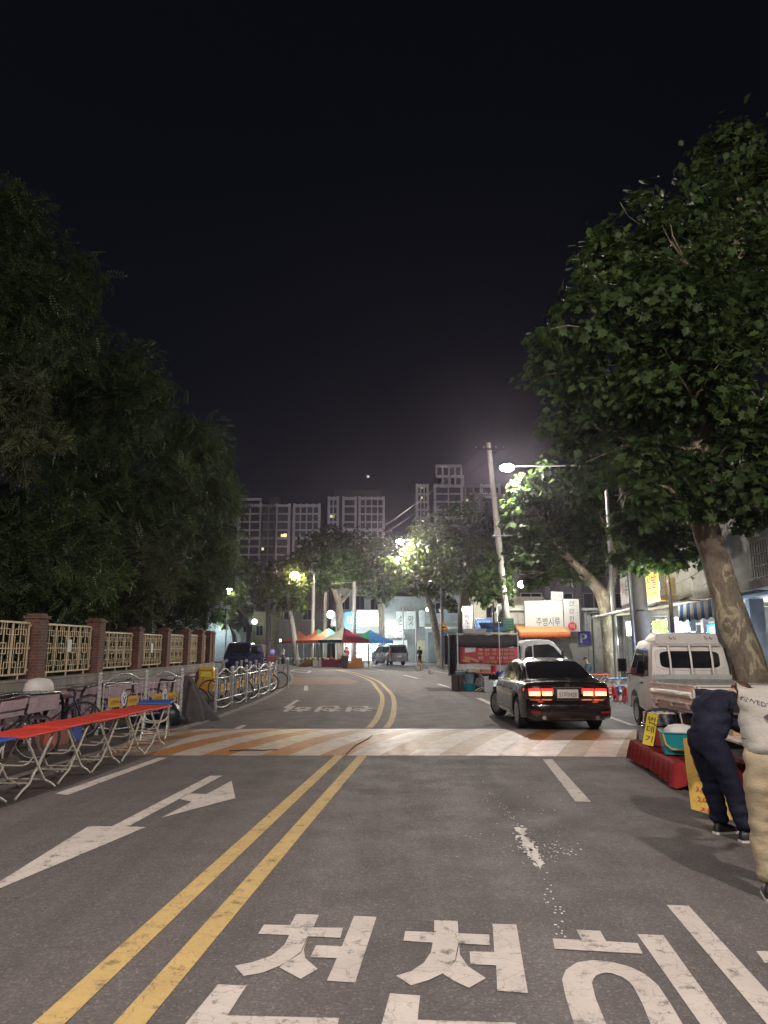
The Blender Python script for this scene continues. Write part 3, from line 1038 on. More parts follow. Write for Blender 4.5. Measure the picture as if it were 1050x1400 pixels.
# grey cloth draped like a tent over something by the gap in the railing
CLOTHG = cloth('grey_tarp', (.075, .068, .07), .2)
mb = MB()
rings = []
for i in range(13):
    u = i / 12
    z = 1.02 * (1 - u) ** .9
    ring = []
    for j in range(56):
        a = 2 * PI * j / 56
        rx = .08 + .36 * u ** 1.25; ry = .14 + .42 * u ** 1.1
        f = 1 + .20 * u * math.sin(a * 7 + 1.3 + u) + .35 * u * noise.noise(V((math.cos(a) * 2.2, math.sin(a) * 2.2, u * 2.5)))
        ring.append(V((-.05 + .26 * u * (1 if math.cos(a) > 0 else .2) + rx * f * math.cos(a), ry * f * math.sin(a), z + .02 * math.sin(a * 6) * u)))
    rings.append(ring)
mb.loft(rings)
tag(mb.build('draped_cover', CLOTHG, smooth=80, loc=(-4.72, 17.75, .02)), 'grey cloth cover draped over a parked thing beside the steel railing', 'cover')

# ------------------------------------------------------------------ arched bicycle stands with pink boards
BLACKP = mat('black_pipe', (.03, .03, .032), .3, .6, .1, 8)
PINKB = mat('pink_board', (.42, .30, .345), .6, 0, .14, 3, dirt=.3)


def bike_stand(label, x, y, ln, txt=None, rz=0.0, hoops=3):
    r = thing('bicycle_stand', label, 'bike stand', (x, y, .015), rz, 'arched bicycle stands')
    mb = MB()
    for s in (-.17, .17):
        mb.tube([(s, -ln / 2, 0), (s, -ln / 2, .62), (s, -ln / 2 + .08, .80), (s, -ln / 2 + .25, .9), (s, 0, .93), (s, ln / 2 - .25, .9), (s, ln / 2 - .08, .8), (s, ln / 2, .62), (s, ln / 2, 0)], .03, 8)
    mb.build('arch_frame', BLACKP, r, 60)
    mb = MB(); mb.box((.2, 0, .74), (.02, ln - .55, .26))
    bd = mb.build('board', PINKB, r, bevel=.004)
    if txt: lettering(txt, (.212, 0, .76), (0, 1, 0), (0, 0, 1), .75, .07, INK, bd)
    for k in range(hoops):
        yy = -ln / 2 + ln * (k + .5) / hoops
        mb = MB(); mb.tube([(-.3, yy, 0), (-.3, yy, .36), (-.24, yy, .44), (.1, yy, .44), (.22, yy, .3), (.22, yy, 0)], .017, 8)
        mb.build('wheel_hoop', CHROME, r, 60)
    return r


bike_stand('black arched bicycle stand with pink board at the left edge behind the tables', -6.25, 12.6, 2.6)
bike_stand('black arched bicycle stand behind the nearest railing emblem plates', -6.1, 16.2, 2.2)
bike_stand('pink signboard bicycle stand with small dark lettering beyond the grey cover', -5.7, 20.2, 3.0, '자전거 보관', .06, 5)

# ------------------------------------------------------------------ bicycles
TYRE = mat('rubber', (.018, .018, .02), .7, 0, .2, 20)


def bicycle(label, loc, rz, colr, basket=False):
    r = thing('bicycle', label, 'bicycle', loc, rz, 'parked bicycles')
    fm = mat('bike_paint_%d' % int(sum(colr) * 1000), colr, .35, .3, .1, 8, coat=.3)
    for yy in (-.53, .53):
        mb = MB()
        mb.tube([(0, yy + .33 * math.cos(a), .34 + .33 * math.sin(a)) for a in [k * PI / 14 for k in range(28)]], .019, 6, closed=True)
        wh = mb.build('wheel', TYRE, r, 60)
        mb = MB()
        mb.tube([(0, yy + .3 * math.cos(a), .34 + .3 * math.sin(a)) for a in [k * PI / 12 for k in range(24)]], .008, 5, closed=True)
        for k in range(14):
            a = k * 2 * PI / 14
            mb.bar((.02 * (-1) ** k, yy, .34), (0, yy + .3 * math.cos(a), .34 + .3 * math.sin(a)), .004)
        mb.tube([(-.05, yy, .34), (.05, yy, .34)], .02, 8)
        mb.build('rim', mat('dull_rim', (.14, .14, .145), .45, .3, .1, 9), wh)
    mb = MB()
    for p, q, w_ in (((0, -.12, .3), (0, -.2, .72), .017), ((0, -.12, .3), (0, .35, .68), .018), ((0, -.2, .7), (0, .34, .78), .016), ((0, .34, .7), (0, .37, .86), .02)):
        mb.tube([p, q], w_, 8)
    for s in (-.05, .05):
        mb.tube([(s, -.53, .34), (s * .4, -.19, .68)], .009, 6); mb.tube([(s, -.53, .34), (s * .5, -.12, .3)], .01, 6)
        mb.tube([(s * .5, .36, .72), (s, .45, .5), (s, .53, .34)], .012, 6)
    mb.build('frame', fm, r, 60)
    mb = MB(); mb.tube([(-.29, .22, .98), (-.22, .32, 1.0), (0, .38, .97), (.22, .32, 1.0), (.29, .22, .98)], .013, 8); mb.tube([(0, .37, .84), (0, .38, .97)], .013, 8)
    mb.build('handlebar', mat('dull_rim', (.14, .14, .145), .45, .3, .1, 9), r, 60)
    mb = MB()
    mb.loft([[(-.02, -.05, .86), (.02, -.05, .86), (.02, -.05, .89), (-.02, -.05, .89)], [(-.035, -.18, .86), (.035, -.18, .86), (.035, -.18, .9), (-.035, -.18, .9)], [(-.09, -.3, .87), (.09, -.3, .87), (.08, -.3, .92), (-.08, -.3, .92)], [(-.06, -.36, .88), (.06, -.36, .88), (.05, -.36, .91), (-.05, -.36, .91)]])
    mb.tube([(0, -.2, .7), (0, -.23, .88)], .013, 6)
    mb.build('saddle', TYRE, r, 60, bevel=.008)
    mb = MB()
    mb.lathe([(.09, -.006), (.09, .006)], 16, (.05, -.12, .3), Matrix.Rotation(PI / 2, 3, 'Y'))
    mb.bar((.06, -.12, .3), (.06, -.05, .15), .014); mb.bar((-.06, -.12, .3), (-.06, -.19, .45), .014)
    mb.box((.1, -.05, .14), (.08, .07, .02)); mb.box((-.1, -.19, .46), (.08, .07, .02))
    mb.build('crank', CHROME, r)
    if basket:
        mb = MB()
        for z in (.72, .8, .88, .95):
            k = .11 + (z - .72) * .2
            mb.tube([(-k - .02, .42, z), (k + .02, .42, z), (k + .02, .42 + 2 * k, z), (-k - .02, .42 + 2 * k, z)], .005, 4, closed=True)
        for k in range(10):
            x = -.13 + .26 * (k % 5) / 4; yy = .42 if k < 5 else .66
            mb.bar((x * .85, yy - (0 if k < 5 else .02), .72), (x * 1.15, yy + (0 if k < 5 else .03), .95), .005)
        mb.build('basket', mat('dull_rim', (.14, .14, .145), .45, .3, .1, 9), r)
    return r


for label, x, y, rz, c, bk in (
    ('dark bicycle with black saddle at the left edge under the black arch', -5.9, 11.3, -1.2, (.02, .02, .022), False),
    ('navy bicycle leaning beside the black arched stand, left of the spoked grey one', -6.3, 14.0, -1.0, (.02, .03, .08), False),
    ('grey bicycle with raised handlebars facing the road behind the red table', -6.0, 14.6, -.5, (.1, .1, .1), False),
    ('black bicycle behind the first yellow plates of the near railing', -6.1, 16.6, -1.2, (.03, .03, .03), False),
    ('silver bicycle half hidden behind the grey draped cover', -5.4, 18.9, -1.3, (.3, .3, .32), True),
    ('silver bicycle with wire basket behind the long curved railing, nearest end', -5.1, 23.6, -1.4, (.35, .35, .36), True),
    ('black bicycle with wire basket in the middle behind the curved railing', -5.2, 25.2, -1.5, (.02, .02, .03), True),
    ('red bicycle parked at the far end of the curved railing', -5.0, 28.6, -1.6, (.3, .03, .03), True),
    ('white bicycle parked beside the lone steel post', -4.9, 30.6, -1.3, (.5, .5, .5), True)):
    bicycle(label, (x, y, .015), rz, c, bk)

# clutter under the wall at the left edge
WHITEBAG = mat('white_bag', (.62, .61, .6), .6, 0, .1, 6, .4, 15)
mb = MB()
rings = [[V((.26 * k * math.cos(a) * (1 + .12 * noise.noise(V((math.cos(a) * 2, math.sin(a) * 2, z * 6)))), .30 * k * math.sin(a) * (1 + .1 * noise.noise(V((math.cos(a) * 2.5, 5 + math.sin(a) * 2, z * 6)))), z)) for a in [j * PI / 10 for j in range(20)]] for z, k in ((0, .9), (.12, 1.0), (.24, .95), (.32, .7), (.35, .3))]
mb.loft(rings)
p = at(42, 948, 13.6)
# a steel shelf the bag lies on
sh = thing('goods_rack', 'low dark red rack against the wall at the left edge carrying a white bag', 'rack', (p.x, p.y, .015))
mb = MB()
for x in (-.3, .3):
    for y in (-.9, .9): mb.box((x, y, .38), (.05, .05, .76))
mb.build('leg_frame', BLACKP, sh)
MB().box((0, 0, .775), (.7, 1.95, .04)).build('shelf_board', mat('rack_red', (.2, .03, .025), .6, dirt=.4), sh, bevel=.005)
tag(mb and MB().loft(rings).build('goods_bag', WHITEBAG, smooth=80, loc=(p.x, p.y + .3, .81)), 'crumpled white bag lying on the dark red rack at the left edge', 'bag')
for (px, py, d, lab, cc) in ((74, 988, 13.4, 'small terracotta red crate on the ground behind the folding tables', (.30, .10, .06)), (92, 985, 13.9, 'small blue crate beside the red crate behind the folding tables', (.02, .08, .4))):
    q = at(px, py, d)
    mb = MB()
    for a, b_, s_ in (((-.2, 0, .14), (.02, .4, .28), 0), ((.2, 0, .14), (.02, .4, .28), 0), ((0, -.2, .14), (.4, .02, .28), 0), ((0, .2, .14), (.4, .02, .28), 0)):
        mb.box(a, b_)
    mb.box((0, 0, .015), (.4, .4, .03)); 
    for e in (-.21, .21): mb.box((e, 0, .27), (.03, .44, .03)); mb.box((0, e, .272), (.44, .03, .03))
    tag(mb.build('plastic_crate', mat('crate_%d' % int(cc[2] * 100), cc, .5), loc=(q.x, q.y, .015), bevel=.004), lab, 'crate')
q = at(232, 988, 16.6)
for k, (dx, dy, lab) in enumerate(((-.5, .1, 'dark blue rubbish sack behind the near railing, left one'), (0, 0, 'dark rubbish sack behind the second plate pair of the near railing'))):
    mb = MB()
    mb.loft([[V((rr * math.cos(a) * (1 + .55 * noise.noise(V((math.cos(a) * 1.6 + k, math.sin(a) * 1.6, z * 5)))), rr * math.sin(a) * (1 + .55 * noise.noise(V((math.cos(a) * 1.6, k + math.sin(a) * 1.6, z * 5)))), z)) for a in [j * PI / 10 for j in range(20)]] for z, rr in ((0, .22), (.12, .3), (.28, .28), (.42, .16), (.5, .05), (.56, .08))])
    tag(mb.build('rubbish_sack', mat('sack_%d' % k, ((.015, .03, .08), (.02, .022, .03))[k], .35, bmp=.4, bscale=20), smooth=80, loc=(q.x + dx, q.y + dy, .02)), lab, 'sack')

# yellow grit container with a bright label
q = gnd(289, 918)
GRY = mat('grit_yellow', (.72, .40, .02), .4, 0, .08, 4, dirt=.2)
gb = thing('grit_box', 'rounded yellow plastic street box with a bright label beside the brick fence', 'grit box', (-7.05, 29.0, .015), .1)
mb = MB()
mb.loft([[(-.26, -.26, 0), (.26, -.26, 0), (.26, .26, 0), (-.26, .26, 0)], [(-.31, -.31, .3), (.31, -.31, .3), (.31, .31, .3), (-.31, .31, .3)], [(-.25, -.25, .48), (.25, -.25, .48), (.25, .25, .48), (-.25, .25, .48)], [(-.27, -.27, .8), (.27, -.27, .8), (.27, .27, .8), (-.27, .27, .8)]])
mb.build('bin_body', GRY, gb, bevel=.04, seg=3)
mb = MB(); mb.loft([[(-.27, -.27, .81), (.27, -.27, .81), (.27, .27, .81), (-.27, .27, .81)], [(-.22, -.2, .93), (.22, -.2, .93), (.22, .22, .93), (-.22, .22, .93)]])
mb.build('lid', GRY, gb, bevel=.03, seg=3)
MB().box((0, -.272, .66), (.34, .012, .2)).build('label_plate', mat('label_yellow', (.8, .7, .1), .4), gb)
gb.scale = (1.15, 1.15, 1.0)
mb = MB(); mb.box((0, -.285, .35), (.1, .05, .03)); mb.build('latch', CHROME, gb)

# ------------------------------------------------------------------ folding tables
def tabmat(n, c): return mat(n, c, .45, 0, .1, 3, dirt=.18)
TRED = tabmat('table_red', (.62, .045, .03)); TBLUE = tabmat('table_blue', (.02, .09, .42))
LEGW = mat('white_tube', (.78, .77, .70), .4, .2, .08, 8, dirt=.15)


def table_proto(name, top, label, hgt=.72, w=.60, ln=.9):
    """x across (w), y along (ln)"""
    r = thing(name, label, 'folding table', (0, 0, 0))
    mb = MB(); mb.box((0, 0, hgt - .014), (w, ln, .028))
    mb.build('tabletop', top, r, bevel=.01, seg=3)
    for s, e in ((1, .0), (-1, .022)):
        # one U-shaped frame, crossing the other at mid height; feet bend outward
        mb = MB()
        a, b_ = -s * (ln * .36), s * (ln * .30)
        for sx in (-1, 1):
            x = sx * (w / 2 - .06 - e)
            mb.tube([(x, a, hgt - .03), (x, a + (b_ - a) * .78, hgt * .20), (x, b_ * 1.08, hgt * .11), (x, b_ * 1.5, .015)], .0145, 8)
        x = w / 2 - .06 - e
        mb.tube([(-x, a, hgt - .04), (x, a, hgt - .04)], .011, 8)
        mb.tube([(-x, a + (b_ - a) * .78, hgt * .2), (x, a + (b_ - a) * .78, hgt * .2)], .0105, 8)
        zz = hgt * .62; yy = a + (b_ - a) * .3
        mb.tube([(-x, yy, zz), (-x * .8, yy - .0, zz - .07), (-x * .5, yy, zz - .1), (x * .5, yy, zz - .1), (x * .8, yy, zz - .07), (x, yy, zz)], .010, 8)
        mb.build('leg_frame', LEGW, r, 60)
    return r


ang = math.radians(-3)
y0 = 8.35
rp = table_proto('folding_table', TRED, 'red folding table with white crossed legs, nearest of the red row')
bp = table_proto('folding_table', TBLUE, 'blue folding table with white crossed legs at the left frame edge')
order = ['nearest', 'second', 'third', 'fourth', 'farthest']
rz = -.085
for i in range(5):
    yy = 9.08 + i * .905
    xx = -4.44 + (yy - 9.08) * .085
    o = rp if i == 0 else copy_tree(rp)
    o.location = (xx, yy, .012 * (i % 2)); o.rotation_euler = (0, 0, rz + (.0, .012, -.01, .015, -.012)[i])
    o['label'] = 'red folding table with white crossed legs, %s of the red row' % order[i]
    o['group'] = 'red folding tables in a row'
bp.location = (-4.58, 8.16, .0); bp.rotation_euler = (0, 0, rz - .02)
copy_tree(bp, loc=(-4.32, 13.9, .014), rz=.2, label='blue folding table at the far end of the red table row')
# ------------------------------------------------------------------ RIGHT FOREGROUND STALL
REDC = cloth('red_cloth', (.25, .022, .024), .2)
STEEL = mat('steel_shiny', (.7, .7, .7), .16, 1.0, .05, 6)
st = thing('low_stall_table', 'low stall table under a pleated red cloth at the right roadside', 'stall table', (4.25, 10.45, 0), -.10)
mb = MB()
for x in (-.4, .4):
    for y in (-1.05, 1.05): mb.box((x, y, .145), (.05, .05, .29))
mb.build('leg_frame', BLACKP, st)
# cloth: top and a pleated skirt
def rim(z, grow, amp):
    pts = []
    per = [(-.48, -1.15), (.48, -1.15), (.48, 1.15), (-.48, 1.15)]
    for k in range(4):
        a, b_ = per[k], per[(k + 1) % 4]
        n = 12 if k % 2 == 0 else 30
        for j in range(n):
            u = j / n
            x = a[0] + (b_[0] - a[0]) * u; y = a[1] + (b_[1] - a[1]) * u
            nx, ny = ((0, -1), (1, 0), (0, 1), (-1, 0))[k]
            wv = amp * (math.sin(u * n * 2.1 + k) + .6 * noise.noise(V((x * 5, y * 5, 1))))
            cor = max(0, 1 - min(u, 1 - u) * n / 1.6)
            pts.append(V((x + nx * (grow + wv) + (.05 * cor * amp * 20) * (1 if x > 0 else -1), y + ny * (grow + wv) - (.08 * cor * amp * 20) * (1 if y < 0 else -1), z - .035 * cor * amp * 25 + .012 * amp * 30 * math.sin(u * 9 + k))))
    return pts
mb = MB()
mb.loft([rim(.30, -.1, 0), rim(.31, 0, 0), rim(.297, .012, .004), rim(.19, .03, .018), rim(.05, .05, .030)], cap=False)
mb.add(rim(.30, -.1, 0), [tuple(range(84))])
mb.build('tablecloth', REDC, st, 80)
# steaming pot: red drum with a steel pan on top
q = V((4.16, 11.0, .305))
pot = thing('steamer_pot', 'large dark red drum pot topped by a shiny steel pan on the red cloth', 'pot', q)
mb = MB(); mb.lathe([(.21, 0), (.245, .02), (.26, .12), (.262, .32), (.255, .36)], 32)
mb.build('drum', mat('pot_red', (.22, .025, .03), .4, .1, .15, 5, dirt=.35), pot, 50)
mb = MB(); mb.lathe([(.25, .36), (.295, .362), (.297, .375), (.285, .38), (.262, .54), (.272, .545), (.27, .555), (.25, .55), (.245, .52), (.02, .50)], 40)
mb.build('pan', STEEL, pot, 40)
mb = MB()
for a in range(0, 18): mb.ball((.17 * math.cos(a * 2.4) * (a / 18) ** .5, .17 * math.sin(a * 2.4) * (a / 18) ** .5, .53), (.045, .045, .03), 8, 5)
mb.build('food', mat('steamed_food', (.45, .40, .34), .6, 0, .2, 9), pot, 60)
mb = MB()
for s in (-1, 1): mb.tube([(.24 * s, -.06, .34), (.33 * s, -.05, .33), (.33 * s, .05, .33), (.24 * s, .06, .34)], .009, 6)
mb.build('handle', STEEL, pot, 60)
pot.scale = (1, 1, .86)
# yellow vertical sign on the drum
mb = MB(); sgl = []
for i in range(7):
    u = i / 6
    sgl.append([(-.075, .02 * math.sin(u * 4), .46 * (u - .5)), (.075, .02 * math.sin(u * 4), .46 * (u - .5)), (.075, .02 * math.sin(u * 4) + .004, .46 * (u - .5)), (-.075, .02 * math.sin(u * 4) + .004, .46 * (u - .5))])
mb.loft(sgl)
YSIGN = mat('yellow_sign', (.62, .50, .04), .6, 0, .08, 6)
so_ = mb.build('price_sign', YSIGN, loc=V((3.90, 10.80, .56)))
so_.rotation_euler = (0, .22, -.35)
tag(so_, 'narrow yellow sign with black letters hanging down the drum pot', 'sign')
for k, ch in enumerate('번데기'):
    lettering(ch, (0, .02 * math.sin((.5 - (k - 1) * .3) * 4) - .001, .14 - .14 * k), (1, 0, 0), (0, 0, 1), .1, .1, INK, so_, off=.006)
# teal square basin with yellow handle
bs = thing('teal_basin', 'teal square basin with yellow carrying handle and white cloth on the red table', 'basin', (4.08, 10.12, .32), -.25)
TEAL = mat('teal_plastic', (.01, .22, .26), .4, 0, .08, 5)
mb = MB()
O1 = [(-.25, -.19, 0), (.25, -.19, 0), (.25, .19, 0), (-.25, .19, 0)]
def sc(r_, k, z): return [(x * k, y * k, z) for x, y, _ in r_]
mb.loft([sc(O1, .9, .03), sc(O1, .88, 0), O1, sc(O1, 1.08, .27), sc(O1, 1.16, .275), sc(O1, 1.16, .295), sc(O1, 1.05, .295), sc(O1, .92, .04)][1:], cap=True)
mb.build('bowl', TEAL, bs, bevel=.012)
MB().tube([(-.27, -.2, .29), (-.24, -.235, .14), (-.17, -.245, .08), (0, -.25, .075), (.2, -.245, .07), (.28, -.22, .1), (.3, -.18, .29)], .013, 8).build('handle', mat('handle_yellow', (.5, .36, .08), .4), bs, 60)
mb = MB(); mb.loft([[V((.2 * k * math.cos(a) * (1 + .15 * noise.noise(V((math.cos(a) * 2, math.sin(a) * 2, k)))), .15 * k * math.sin(a), z)) for a in [j * PI / 9 for j in range(18)]] for z, k in ((.2, 1), (.3, 1.0), (.36, .75), (.38, .35), (.385, .05))])
tag(mb.build('white_towel', WHITEBAG, smooth=80, loc=(4.06, 10.15, .32)), 'folded white towel lying in the teal basin', 'towel')
# dark crate next to the basin
mb = MB(); mb.box((0, 0, .12), (.34, .36, .24)); mb.box((0, 0, .245), (.38, .4, .025))
tag(mb.build('storage_box', mat('dark_box', (.05, .055, .055), .5), loc=(4.42, 10.5, .32), bevel=.015), 'small dark lidded box on the red cloth behind the teal basin', 'box')

# second higher stall table with the yellow poster
tb = thing('stall_table', 'higher stall table behind the yellow poster with goods, beside the stooping person', 'stall table', (4.2, 8.4, 0), -.1)
MB().box((0, 0, .74), (.75, 1.9, .03)).build('tabletop', mat('stall_top', (.45, .40, .36), .6, dirt=.3), tb, bevel=.006)
for x in (-.33, .33):
    for y in (-.85, .85):
        MB().box((x, y, .363), (.04, .04, .725)).build('leg', BLACKP, tb)
pz = MB()
pos = thing('price_poster', 'yellow paper poster with red and black lettering hanging off the stall table', 'poster', (3.36, 7.72, .80), math.radians(-30))
rows_ = []
for i in range(9):
    u = i / 8
    yb = -.012 - .02 * math.sin(u * 5) - .05 * u
    rows_.append([(-.22 + .03 * u, yb, -.7 * u), (.12 + .10 * u, yb, -.7 * u - .07 * u), (.12 + .10 * u, yb + .006, -.7 * u - .07 * u), (-.22 + .03 * u, yb + .006, -.7 * u)])
pz.loft(rows_)
pz.build('sheet', mat('poster_yellow', (.66, .45, .10), .7, 0, .1, 3, dirt=.25), pos)
REDI = mat('ink_red', (.5, .03, .02), .7)
for k, (txt, z, m_, w_, h_) in enumerate((('미싱수선', -.12, REDI, .22, .05), ('바지', -.22, REDI, .2, .06), ('수선', -.33, INK, .16, .075), ('3,000원', -.47, REDI, .22, .06), ('2,000원', -.57, REDI, .22, .06), ('자크', -.67, REDI, .2, .05))):
    u = -z / .7
    lettering(txt, (.05 * u - .05, -.012 - .02 * math.sin(u * 5) - .05 * u - .006, z - .03), (1, 0, -.1), (0, 0, 1), w_, h_, m_, pos)
for k, (x, y, sx_, sy_, sz_, cc, lab) in enumerate(((4.1, 9.1, .3, .3, .14, (.6, .58, .62), 'white plastic tray at the far end of the higher stall table'), (4.15, 8.5, .4, .3, .2, (.45, .30, .18), 'cardboard carton on the higher stall table behind the yellow poster'), (4.2, 7.85, .35, .4, .1, (.5, .48, .5), 'pale flat box on the stall table under the stooping person'))):
    mb = MB(); mb.box((0, 0, sz_ / 2), (sx_, sy_, sz_)); mb.box((0, 0, sz_ + .004), (sx_ * .94, sy_ * .94, .008))
    tag(mb.build('goods_box', mat('goods_%d' % k, cc, .6, dirt=.2), loc=(x, y, .757), bevel=.01), lab, 'box')
# ------------------------------------------------------------------ VEHICLES
GLASS = mat('dark_glass', (.012, .013, .016), .05, 0, .05, 3, spec=.35)
RUBBER = TYRE
ALLOY = mat('alloy', (.45, .45, .47), .3, .9, .08, 8)
BLKPL = mat('black_plastic', (.018, .018, .02), .5, 0, .15, 12)
PLATEW = mat('plate_white', (.62, .62, .58), .5, 0, .05, 8)
REDL = glow('tail_lens_red', (1.0, .03, .02), 2.2, (.3, .01, .01))
REDD = mat('tail_lens_dark', (.28, .012, .012), .2, 0, .05, 6, coat=.4)
HOTL = glow('tail_lamp_bright', (1.0, .42, .14), 7.0)
AMBER = mat('amber_lens', (.75, .20, .02), .3, 0, .15, 14, emit=(1, .3, .03), es=.25)
RX = Matrix.Rotation(PI / 2, 3, 'Y')


def wheel(parent, x, y, r=.33, w=.21, spokes=10, rimr=.68, steer=0.0, hub=ALLOY):
    o = bpy.data.objects.new('wheel', None)
    mb = MB()
    s = 1 if x > 0 else -1
    mb.lathe([(r * rimr, -w / 2 + .01), (r * .9, -w / 2), (r * .985, -w / 2 + .02), (r, -w / 2 + .05), (r, w / 2 - .05), (r * .985, w / 2 - .02), (r * .9, w / 2), (r * rimr, w / 2 - .01)], 32, (0, 0, 0), RX)
    wh = mb.build('wheel', RUBBER, parent, 40, loc=(x, y, r))
    wh.rotation_euler = (0, 0, steer)
    bpy.data.objects.remove(o)
    mb = MB()
    f = s * (w / 2 - .025)
    mb.lathe([(r * rimr, -.02), (r * (rimr - .05), -.01), (r * (rimr - .05), .01), (r * rimr, .02)], 32, (s * (w / 2 - .02), 0, 0), RX)
    mb.lathe([(.055, -.01), (.055, .012), (.03, .02)], 12, (f, 0, 0), RX if s > 0 else Matrix.Rotation(-PI / 2, 3, 'Y'))
    for k in range(spokes):
        a = 2 * PI * k / spokes
        mb.bar((f, .04 * math.cos(a), .04 * math.sin(a)), (f - s * .0, r * rimr * .97 * math.cos(a), r * rimr * .97 * math.sin(a)), .02, .035, up=(1, 0, 0))
    mb.build('rim', hub, wh, 40)
    return wh


def sedan(label, loc, rz):
    PAINT = mat('sedan_black', (.014, .010, .011), .22, .3, .1, 2, coat=.8)
    CHR = mat('chrome_trim', (.65, .65, .66), .12, 1.0, .03, 6)
    r = thing('sedan_car', label, 'car', loc, rz)
    ST = [(-2.46, .66, .34, .46, .54, 0), (-2.44, .80, .30, .48, .60, 0), (-2.38, .86, .27, .50, .655, 0), (-2.325, .885, .25, .52, .675, 0), (-2.30, .878, .25, .60, .70, .004), (-2.275, .885, .25, .72, .93, .006), (-2.21, .895, .25, .79, 1.005, .018), (-1.9, .908, .22, .80, 1.02, .025),
          (-1.2, .922, .2, .8, 1.01, .02), (0, .925, .2, .78, .98, 0), (1.0, .92, .2, .76, .97, .02), (1.25, .91, .2, .75, .95, .03), (1.9, .89, .2, .68, .87, .04), (2.25, .84, .22, .6, .76, .04), (2.4, .74, .25, .5, .62, .02), (2.45, .6, .3, .45, .52, 0)]
    AX = (-1.36, 1.42)
    ys = [s[0] for s in ST[:8]] + [-1.86 + .06 * k for k in range(int((2.2 + 1.86) / .06))] + [2.25, 2.33, 2.4, 2.45]
    def st(y):
        for i in range(len(ST) - 1):
            if ST[i][0] <= y <= ST[i + 1][0] + 1e-6:
                a, b = ST[i], ST[i + 1]
                u = (y - a[0]) / (b[0] - a[0])
                return [a[k] + (b[k] - a[k]) * u for k in range(1, 6)]
        return list(ST[-1][1:])
    rings = []
    for y in ys:
        w_, zb, zs, zt, cr = st(y)
        for a in AX:
            if abs(y - a) < .37: zb = max(zb, .33 + math.sqrt(.37 ** 2 - (y - a) ** 2))
        half = [(0, zb), (w_ * .8, zb), (w_ * .97, max(zb, min(zs, zb + .05))), (w_ * 1.0, max(zb + .004, min(zs, zb + .22))), (w_ * .995, max(zs, zb + .01)), (w_ * .965, max(zt - .05, zb + .015)), (w_ * .92, max(zt - .01, zb + .02)), (w_ * .6, zt + cr * .7), (0, zt + cr)]
        ring = [(x, y, z) for x, z in half] + [(-x, y, z) for x, z in half[-2:0:-1]]
        rings.append(ring)
    mb = MB(); mb.loft(rings)
    mb.build('body', PAINT, r, 32)
    MB().box((0, 0.03, .42), (1.5, 3.9, .46)).build('underbody', BLKPL, r)
    G = [(-1.90, 1.02, 1.045, .80, .77), (-1.6, 1.02, 1.16, .815, .73), (-1.25, 1.01, 1.305, .825, .68), (-.85, 1.0, 1.425, .835, .635), (-.2, .985, 1.475, .845, .62), (.4, .98, 1.44, .845, .63), (.9, .97, 1.215, .83, .70), (1.32, .95, .99, .82, .79)]
    def gs(y):
        for i in range(len(G) - 1):
            if G[i][0] <= y <= G[i + 1][0] + 1e-6:
                a, b = G[i], G[i + 1]; u = (y - a[0]) / (b[0] - a[0])
                return [a[k] + (b[k] - a[k]) * u for k in range(1, 5)]
    rings = []
    for y in [-1.9 + .08 * k for k in range(41)]:
        if y > 1.32: break
        zb, zt, wb, wt = gs(y)
        e = min(.065, (zt - zb) * .5)
        half = [(wb, zb - .03), (wt + .03, zt - e), (wt - .03, zt - e * .25), (wt * .6, zt + .008), (0, zt + .014)]
        rings.append([(x, y, z) for x, z in half] + [(-x, y, z) for x, z in half[-2::-1]])
    mb = MB(); mb.loft(rings)
    mb.build('roof', PAINT, r, 32)
    def SP(y, t, s, off=.006):
        zb, zt, wb, wt = gs(y); e = min(.065, (zt - zb) * .5)
        a = V((wb, y, zb)); b = V((wt + .03, y, zt - e))
        p = lerp(a, b, t)
        n = V((b.z - a.z, 0, a.x - b.x)).normalized()
        p = p + n * off
        return V((p.x * s, p.y, p.z))
    for s in (-1, 1):
        for (y0, y1, c0, c1) in ((.10, 1.06, 0, .62), (-.80, .03, 0, 0), (-1.28, -.88, .55, 0)):
            n = 8
            lo = [SP(y0 + (y1 - y0) * k / n, .08, s) for k in range(n + 1)]
            hi = [SP(y0 + (y1 - y0) * k / n, .93 - max(0, c0 * (1 - k / n) - .0) * (1 if c0 else 0) * .75 - (c1 * (k / n) ** 3), s) for k in range(n + 1)]
            mb = MB()
            mb.add(lo + hi, [(k, k + 1, n + 2 + k, n + 1 + k) if s > 0 else (n + 1 + k, n + 2 + k, k + 1, k) for k in range(n)])
            mb.build('side_window', GLASS, r, 30)
        mb = MB()
        mb.tube([SP(-1.32 + k * .1, .03, s, .008) for k in range(25)], .010, 6)
        mb.tube([SP(-1.25 + k * .1, .97, s, .006) for k in range(23)], .007, 6)
        mb.build('window_trim', CHR, r, 60)
        mb = MB()
        for y in (.06, -.84):
            mb.bar((s * .926, y, .30), (s * .918, y + (.0 if y > 0 else -.05), .93), .006, .004)
        mb.build('door_gap', BLKPL, r)
        for y in (.22, -.68):
            mb = MB(); mb.tube([(s * .93, y, .80), (s * .95, y - .03, .805), (s * .95, y - .17, .81), (s * .93, y - .2, .81)], .012, 6)
            mb.build('door_handle', CHR, r, 60)
        mb = MB()
        mb.loft([[(s * (.90 + a), .86 + q * .0 + dy, 1.0 + dz) for dy, dz in ((-.05, -.07), (.05, -.05), (.07, .03), (-.05, .06))] for a, q in ((.0, 0), (.10, 1), (.2, 2), (.25, 3))])
        mi = mb.build('wing_mirror', PAINT, r, 50, bevel=.015)
        MB().box((s * 1.03, .80, .995), (.17, .006, .095)).build('mirror_glass', GLASS, mi)
        MB().bar((s * .935, -1.75 + .9, .33), (s * .935, 1.0, .33), .02, .03).build('side_moulding', CHR, r)
